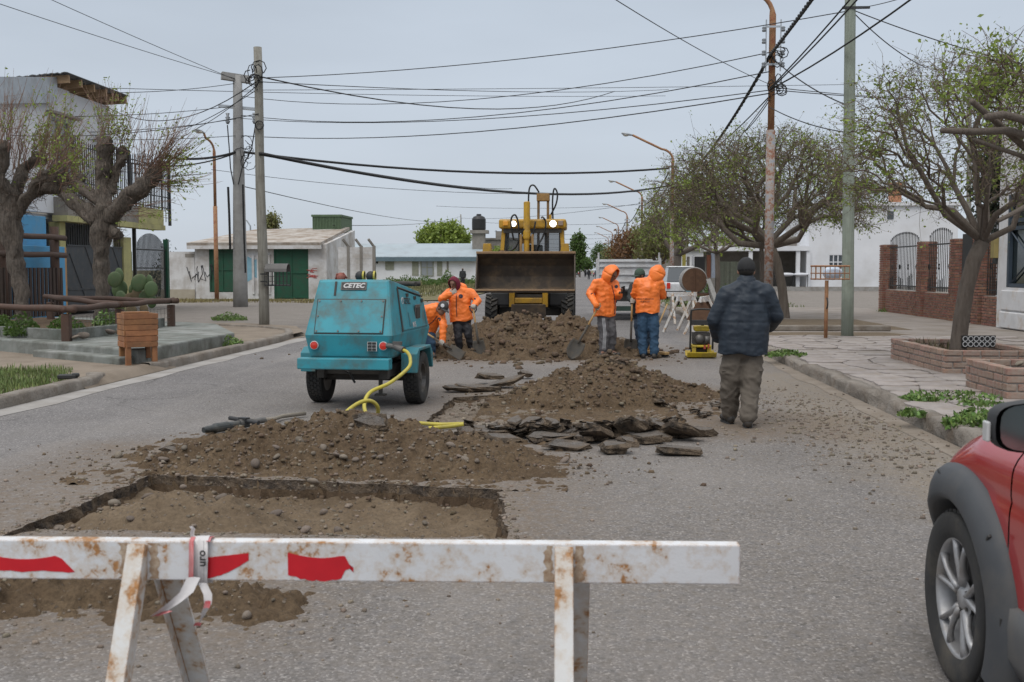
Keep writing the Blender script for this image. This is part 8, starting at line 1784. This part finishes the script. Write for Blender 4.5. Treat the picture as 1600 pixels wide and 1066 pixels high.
    if headgear:
        for hgk, hm in headgear:
            b = MB(); m_ = Matrix((r_, f, u)).transposed()
            if hgk == 'hood': b.grid(hood_shell(hc - u * .005 - f * .012, f, u, (.134, .160, .168))); b.obj('hood', hm, body, smooth=True, solid=.012, fix=False)
            if hgk == 'balaclava': b.grid(hood_shell(hc - u * .015, f + u * -.15, u, (.105, .118, .135), 52)); b.obj('hood', hm, body, smooth=True, solid=.008, fix=False)
            if hgk == 'hood_down':
                nk = g['neck'] - f * .09 + u * .02; b.ell(nk, (.15, .07, .09), m_, 16, 10); b.obj('hood', hm, body, smooth=True)
            if hgk in ('cap', 'beanie'):
                rows = []
                for i in range(10):
                    ph = R(-18 if hgk == 'beanie' else -8) + (math.pi / 2 + R(18 if hgk == 'beanie' else 8)) * i / 9; rows.append([hc + u * (.012 + .112 * math.sin(ph)) + (r_ * math.cos(a) * .090 + f * math.sin(a) * .108) * math.cos(ph) for a in np.linspace(0, 2 * math.pi, 25)])
                b.grid(rows); o = b.obj('cap', hm, body, smooth=True, solid=.006, fix=False)
                if hgk == 'cap':
                    b = MB(); rows = []
                    for i in range(5): rr_ = .100 + .082 * i / 4; rows.append([hc - u * (-.010 + .012 * i / 4 + .018 * abs(math.cos(a)) ** 2) + r_ * math.cos(a) * .085 * (1 - .1 * i / 4) + f * (math.sin(a) * rr_) for a in np.linspace(R(25), R(155), 15)])
                    b.grid(rows); b.obj('visor', hm, o, smooth=True, solid=.006, fix=False)
            if hgk == 'hair': b.ell(hc - u * .005 - f * .012, (.083, .094, .085), m_, 16, 12); b.obj('hair', hm, body, smooth=True)
    return body, jk
def bvh_of(o, loc):
    me = o.data; return BVHTree.FromPolygons([v.co + loc for v in me.vertices], [tuple(p.vertices) for p in me.polygons])
def on_cloth(bv, px, py, off=.004):
    d = ray(px, py).normalized(); h = bv.ray_cast(CO, d, 80)
    return None if h[0] is None else h[0] - d * off
def cloth_line(body, bv, pix, r_, mat, name):
    pts = []
    for i in range(len(pix) - 1):
        for k in range(8):
            t_ = k / 8; p = on_cloth(bv, pix[i][0] + (pix[i + 1][0] - pix[i][0]) * t_, pix[i][1] + (pix[i + 1][1] - pix[i][1]) * t_)
            if p: pts.append(p - body.location)
    if len(pts) > 2: b = MB(); b.tube(pts, r_, 5); return b.obj(name, mat, body, smooth=True)
def cloth_disc(body, bv, px, py, rpx, mat, name):
    c = on_cloth(bv, px, py)
    if not c: return
    b = MB(); P = [c - body.location]
    for a in np.linspace(0, 2 * math.pi, 13)[:-1]: p = on_cloth(bv, px + rpx * math.cos(a), py + rpx * math.sin(a)); P.append((p or c) - body.location)
    b.add(P, [(0, 1 + i, 1 + (i + 1) % 12) for i in range(12)]); return b.obj(name, mat, body, fix=False)
def cloth_text(body, bv, s, size_px, px, py, mat):
    v, f = text_mesh(s, size_px, 0, .006 * size_px); P = []
    for p in v: q = on_cloth(bv, px + p.x, py - p.y, .006); P.append((q if q else DY(px, py, body.location.y)) - body.location)
    b = MB(); b.add(P, f); b.obj('lettering', mat, body, fix=False)
def JJ(Y0, d): return {k: DY(v[0], v[1], Y0 + (v[2] if len(v) > 2 else 0)) for k, v in d.items()}
def feetfix(J, base_z=0.0, toe=None):
    for s in 'LR':
        a = J['an' + s]; a.z = base_z + .098; J['toe' + s] = a + Vector(toe) * .17 if not isinstance(toe, dict) else a + Vector(toe[s]) * .17; J['toe' + s].z = base_z + .045
    return J
def shovel(top, tip, label, mat=WOOD, dgrip=False, bw=.24, bl=.30, face=(0, -1, 0), round_=False):
    top, tip = Vector(top), Vector(tip); d = (tip - top).normalized(); L = (tip - top).length; t_ = thing('shovel', tip, label, 'shovel'); a = top - tip
    f = Vector(face); f = (f - d * f.dot(d)).normalized(); s = d.cross(f)
    b = MB(); b.tube([a, -d * (bl + .10)], .017, 10); b.obj('shaft', mat, t_, smooth=True)
    b = MB(); b.tube([-d * (bl + .32), -d * (bl + .02), -d * (bl - .06)], [.021, .021, .014], 10); b.obj('socket', BLADE, t_, smooth=True)
    b = MB(); rows = []
    for i in range(9):
        v = i / 8; wd = bw / 2 * (1.0 if not round_ else math.sin(min(1, (1 - v) * 1.9 + .12) * math.pi / 2)) * (.82 + .18 * min(1, v * 4)); rows.append([-d * bl * (1 - v) + s * wd * q + f * (-.045 * (1 - q * q) * (1 - v * .6)) for q in np.linspace(-1, 1, 9)])
    b.grid(rows); b.obj('blade', BLADE, t_, smooth=True, solid=.004, fix=False)
    if dgrip:
        b = MB(); g_ = a - d * .02; b.tube([g_ + d * .10, g_ + d * .04 + s * .055, g_ - d * .035 + s * .062], .011, 8); b.tube([g_ + d * .10, g_ + d * .04 - s * .055, g_ - d * .035 - s * .062], .011, 8); b.tube([g_ - d * .035 + s * .07, g_ - d * .035 - s * .07], .015, 8); b.obj('handle', BLKP, t_, smooth=True)
    return t_, d
WG = 'road workers in orange rain jackets'
# ---- worker bending beside the compressor
Y0 = 18.75; J = JJ(Y0, dict(head=(691, 482, -.22), neck=(682, 481, -.10), chest=(675, 487, -.06), pelvis=(665, 514, .12), shL=(659, 484, -.10), shR=(689, 491, -.05), elL=(653, 503, -.18), wrL=(657, 513, -.33), elR=(693, 509, -.22), wrR=(689, 526, -.38), hipL=(659, 517, .12), hipR=(671, 517, .10), knL=(662, 537, .02), knR=(674, 537, -.02), anL=(661, 555, .05), anR=(675, 555, .02)))
J = feetfix(J, .0, (.35, -.94, 0)); s0, s1 = DY(651, 511, Y0 - .36), DY(724, 556, Y0 - .36); s1.z = .06; sd_ = (s1 - s0).normalized(); hb = []
wl_ = DY(659.5, 516.5, Y0 - .36); wr_ = DY(690, 535, Y0 - .36); wl_ = s0 + sd_ * (wl_ - s0).dot(sd_); wr_ = s0 + sd_ * (wr_ - s0).dot(sd_)
base = Vector((J['pelvis'].x, Y0, 0)); mm = MB(); J['wrL'] = grip(mm, wl_, sd_, (-.2, .3, 1)); J['wrR'] = grip(mm, wr_, sd_, (.1, .3, 1))
w1, jk = make_person('person in an orange jacket and dark cap bending over a shovel beside the compressor', base, J, (.62, -.62, -.48), (.45, -.1, .9), SKIND, ORANGE, JEANS, hands=[('glove_grip', (wl_ - base, sd_, (-.2, .3, 1))), ('glove_grip', (wr_ - base, sd_, (.1, .3, 1)))], headgear=[('hair', HAIR), ('cap', GREYC)], hem=.03, group=WG)
bv = bvh_of(jk, w1.location); cloth_line(w1, bv, [(683, 494), (676, 503), (664, 512)], .007, DKPR, 'zip'); cloth_disc(w1, bv, 686, 499, 3.0, DKPR, 'badge')
cp = [c for c in w1.children if c.name.startswith('cap')][0]; cloth_disc(w1, bvh_of(cp, w1.location), 691.5, 477.5, 3.0, WHITEP, 'cap_logo')
shovel(s0, s1, 'pale handled shovel held low by the bending worker', WOODP, face=(.2, -.6, .7))
# ---- worker with maroon hood, hand to the mouth
Y0 = 18.9; J = JJ(Y0, dict(head=(710, 444, -.06), neck=(715, 453, .0), chest=(718, 464, .0), pelvis=(721, 499, .0), shL=(703, 457, -.02), shR=(735, 457, .03), elL=(690, 467, -.20), wrL=(702.5, 460, -.30), elR=(747, 470, -.02), wrR=(742, 480, -.16), hipL=(715, 502, -.01), hipR=(728, 502, .02), knL=(716, 527, -.10), knR=(732, 526, -.04), anL=(719, 551, -.02), anR=(737, 550, .06)))
J = feetfix(J, .02, {'L': (-.1, -.99, 0), 'R': (.25, -.96, 0)}); base = Vector((J['pelvis'].x, Y0, 0.0)); s0, s1 = DY(739.5, 483, Y0 - .28), DY(751, 564, Y0 - .34); s1.z = .02; hd_ = s0 + Vector((0, 0, .035)); mm = MB(); J['wrR'] = grip(mm, hd_, (1, 0, 0), (0, .4, 1))
w2, jk = make_person('person in an orange jacket with a maroon hood, wiping the face with one gloved hand', base, J, (-.38, -.90, -.22), (0, 0, 1), SKIND, ORANGE, TRACK, hands=[('glove_open', (J['wrL'] - base, (.85, .12, .5), (.1, .95, .2), .9)), ('glove_grip', (hd_ - base, (1, 0, 0), (0, .4, 1)))], headgear=[('balaclava', MAROON), ('hood_down', ORANGE)], hem=.03, legr=(.088, .068, .052), group=WG)
bv = bvh_of(jk, w2.location); cloth_line(w2, bv, [(713, 461), (713, 480), (714, 497)], .007, DKPR, 'zip'); cloth_disc(w2, bv, 720, 463, 3.4, DKPR, 'badge'); cloth_disc(w2, bv, 742, 467, 1.6, DKPR, 'sleeve_badge')
shovel(s0, s1, 'square bladed shovel with a D grip held upright by the worker in the maroon hood', WOOD, True, .22, .32)
# ---- hooded worker in profile with grey track pants
Y0 = 18.9; J = JJ(Y0, dict(head=(955, 430, -.05), neck=(948, 439, .0), chest=(946, 453, .0), pelvis=(945, 491, .0), shL=(932, 442, -.08), shR=(960, 444, .06), elL=(921, 459, -.12), wrL=(934, 471, -.24), elR=(967, 463, -.02), wrR=(967, 459, -.27), hipL=(941, 494, -.03), hipR=(952, 494, .05), knL=(944, 524, -.06), knR=(956, 523, .03), anL=(943, 551, -.04), anR=(953, 552, .08)))
J = feetfix(J, .03, {'L': (-.25, -.96, 0), 'R': (.75, -.6, 0)}); base = Vector((J['pelvis'].x, Y0, 0)); s0, s1 = DY(938, 474, Y0 - .28), DY(890, 563, Y0 - .45); s1.z = max(.03, height(s1.x, s1.y)); sd_ = (s1 - s0).normalized(); hd_ = s0 + sd_ * .07; mm = MB(); J['wrL'] = grip(mm, hd_, sd_, (.2, .2, 1))
w3, jk = make_person('person with an orange hood up, in grey striped track pants, leaning on a round shovel', base, J, (.80, -.45, -.48), (.1, 0, 1), SKIND, ORANGE, TRACKG, hands=[('glove_grip', (hd_ - base, sd_, (.2, .2, 1))), ('bare_open', (J['wrR'] - base, (.6, -.55, .5), (-.2, -.3, 1), .9))], headgear=[('hair', HAIR), ('hood', ORANGE)], hem=.035, legr=(.10, .086, .080), group=WG)
bv = bvh_of(jk, w3.location); cloth_line(w3, bv, [(956, 446), (960, 462), (961, 478), (960, 493)], .007, DKPR, 'zip'); cloth_disc(w3, bv, 963, 448, 2.8, DKPR, 'badge'); cloth_line(w3, bv, [(923, 460), (926, 458)], .011, DKPR, 'sleeve_badge')
tr_ = [c for c in w3.children if c.name.startswith('trousers')][0]; bt = bvh_of(tr_, w3.location)
for dx in (-1.6, .2, 2.0): cloth_line(w3, bt, [(942.5 + dx, 497), (945 + dx, 520), (943 + dx, 551)], .006, WHITEP, 'side_stripe')
p = J['wrR'] + Vector((.07, -.06, .07)); b = MB(); b.box((0, 0, 0), (.075, .012, .14), m=Matrix.Rotation(.5, 3, 'X') @ Matrix.Rotation(.5, 3, 'Z')); o = b.obj('phone', PHONE, label='small dark phone held up by the hooded worker in grey track pants', cat='phone', origin=(0, 0, 0), bevel=.004); o.location = p
shovel(s0, s1, 'round bladed shovel standing in the heap, held by the worker in grey track pants', WOOD, False, .28, .36, (-.1, -1, .2), True)
# ---- hooded worker seen from behind
Y0 = 18.95; J = JJ(Y0, dict(head=(1027, 430, .06), neck=(1017, 438, .02), chest=(1013, 450, .0), pelvis=(1012, 486, .0), shL=(997, 441, .02), shR=(1031, 442, .02), elL=(991, 461, .10), wrL=(999, 467, .32), elR=(1036, 462, .10), wrR=(1024, 465, .33), hipL=(1005, 490, .0), hipR=(1020, 490, .0), knL=(1004, 522, .03), knR=(1022, 522, -.01), anL=(1005, 552, .0), anR=(1022, 552, -.03)))
J = feetfix(J, 0, {'L': (-.12, .99, 0), 'R': (.12, .99, 0)}); base = Vector((J['pelvis'].x, Y0, 0))
w4, jk = make_person('person with an orange hood up seen from behind, in blue jeans, lettering across the back', base, J, (.62, .70, -.40), (.12, 0, 1), SKIND, ORANGE, JEANS, build=1.03, hands=[('bare_open', (J['wrL'] - base, (.5, .8, .2), (.3, 0, 1), .9)), ('bare_open', (J['wrR'] - base, (-.5, .8, .2), (-.3, 0, 1), .9))], headgear=[('hood', ORANGE)], hem=.03, legr=(.105, .085, .078), group=WG)
bv = bvh_of(jk, w4.location); cloth_text(w4, bv, 'OBRAS Y SERVICIOS', 3.1, 1007.5, 467.5, DKPR); cloth_text(w4, bv, 'PUBLICOS', 3.1, 1008, 471.6, DKPR)
# ---- person half hidden behind
Y0 = 19.9; J = JJ(Y0, dict(head=(1000, 431, -.05), neck=(1001, 443, .0), chest=(1003, 455, .0), pelvis=(1004, 490, .0), shL=(989, 449, .0), shR=(1017, 449, .0), elL=(985, 466, -.1), wrL=(987, 473, -.2), elR=(1018, 468, -.1), wrR=(1008, 470, -.3), hipL=(998, 494, .0), hipR=(1010, 494, .0), knL=(999, 522, -.05), knR=(1012, 522, .0), anL=(999, 548, .0), anR=(1012, 548, .0)))
J = feetfix(J, 0, {'L': (-.15, -.98, 0), 'R': (.15, -.98, 0)}); base = Vector((J['pelvis'].x, Y0, 0)); s0, s1 = DY(988, 462, Y0 - .3), DY(985, 552, Y0 - .45); s1.z = .02; sd_ = (s1 - s0).normalized(); hd_ = s0 + sd_ * .10; mm = MB(); J['wrL'] = grip(mm, hd_, sd_, (1, .3, 0))
w6, jk = make_person('person in a dull green cap mostly hidden behind the worker with the lettered back', base, J, (-.85, -.5, -.2), (0, 0, 1), SKIND, M('dark_work_coat', (.03, .035, .035), None, 6, .8), JEAND, hands=[('glove_grip', (hd_ - base, sd_, (1, .3, 0))), ('glove_open', (J['wrR'] - base, (-.5, -.6, .2), (0, 0, 1), .9))], headgear=[('hair', HAIR), ('cap', GREENC)])
shovel(s0, s1, 'yellow shafted shovel resting upright beside the jeans of the lettered worker', WOOD, False, .24, .30, (0, -1, 0), True)
a, c = G(980, 553), G(1043, 559); bw = thing('push_broom', (a + c) / 2, 'wide dark push broom head lying behind the boots of the lettered worker', 'broom', rz=math.atan2(c.y - a.y, c.x - a.x)); L = (c - a).length / 2
b = MB(); b.bb((-L, -.05, .05), (L, .05, .10)); b.obj('head', WOODP, bw, bevel=.008); b = MB()
for i in range(90): x = -L + .01 + i * (2 * L - .02) / 89; [b.tube([(x, y_, .05), (x + random.gauss(0, .006), y_ + random.gauss(0, .008), 0)], .007, 3) for y_ in (-.03, .03)]
b.obj('bristles', BLKC, bw, kind='stuff'); b = MB(); b.tube([(.02, 0, .09), (.06, .45, .95)], .015, 8); b.obj('handle', WOODP, bw, smooth=True)
# ---- stout man in navy from behind
Y0 = 10.8; J = JJ(Y0, dict(head=(1166, 424, .02), neck=(1166, 441, .0), chest=(1166, 468, .0), pelvis=(1161, 543, -.0), shL=(1136, 459, .0), shR=(1197, 457, .0), elL=(1116, 500, .0), wrL=(1122, 527, .14), elR=(1213, 494, .02), wrR=(1203, 510, .24), hipL=(1146, 553, .0), hipR=(1175, 553, .0), knL=(1141, 601, .04), knR=(1173, 604, -.03), anL=(1140, 644, .14), anR=(1169, 652, -.14)))
J = feetfix(J, 0, {'L': (-.2, .98, 0), 'R': (.12, .99, 0)}); base = Vector((J['pelvis'].x, Y0, 0))
nv, jk = make_person('stout person in a navy quilted jacket and black cap seen from behind, walking away', base, J, (.02, 1, -.08), (0, 0, 1), SKIN, NAVY, CARGO, build=1.06, belly=.03, hands=[('bare_open', (J['wrL'] - base, (.35, .9, .1), (.9, -.2, 0), .6)), ('bare_open', (J['wrR'] - base, (-.5, .85, .1), (-.9, -.2, 0), .6))], headgear=[('hair', HAIR), ('beanie', BLKC)], quilt=(.78, 1.33, .092), hem=.065, legr=(.116, .100, .088), armr=(.086, .077, .066), loose=1.04)
b = MB(); cc = J['neck'] - base; b.lathe([(.098, -.055), (.096, .0), (.092, .045), (.086, .05), (.084, .0)], (cc.x, cc.y + .005, cc.z - .005), n=24); b.obj('collar', NAVY, nv, smooth=True)
bt = bvh_of([c for c in nv.children if c.name.startswith('trousers')][0], nv.location)
for x in (1130, 1188): cloth_line(nv, bt, [(x - 2, 580), (x + 4, 580)], .006, CARGO, 'pocket_flap')
# ---- people far away
def far_person(px, Y, coat, label, fx=(0, -1, 0)):
    p = DY(px, 430, Y); p.z = 0; x = p.x; V_ = lambda a, y_, z: Vector((x + a, Y + y_, z)); J = dict(head=V_(0, 0, 1.62), neck=V_(0, 0, 1.48), chest=V_(0, 0, 1.32), pelvis=V_(0, 0, .95), shL=V_(-.19, 0, 1.42), shR=V_(.19, 0, 1.42), elL=V_(-.25, .02, 1.14), wrL=V_(-.23, -.08, .90), elR=V_(.25, .02, 1.14), wrR=V_(.23, -.08, .90), hipL=V_(-.09, 0, .92), hipR=V_(.09, 0, .92), knL=V_(-.10, -.03, .5), knR=V_(.10, .03, .5), anL=V_(-.11, -.06, .1), anR=V_(.11, .08, .1))
    J = feetfix(J, 0, fx); b_ = Vector((x, Y, 0)); return make_person(label, b_, J, fx, (0, 0, 1), SKIND, coat, TRACK, hands=[('bare_open', (J['wrL'] - b_, (0, -.1, -1), (1, 0, 0), .5)), ('bare_open', (J['wrR'] - b_, (0, -.1, -1), (-1, 0, 0), .5))], headgear=[('hair', HAIR)])
far_person(723, 92, M('charcoal_coat', (.03, .033, .035), None, 6, .85), 'distant person in dark clothes standing before the long white building', (0, 1, 0))
far_person(920, 175, BLKC, 'tiny distant person in black walking on the road beyond the truck', (0, -1, 0)); far_person(914.5, 230, GREYC, 'tiny farther person in grey on the road near the parked cars', (0, -1, 0)); far_person(932, 150, NAVY, 'tiny distant person by the white truck edge', (0, -1, 0))
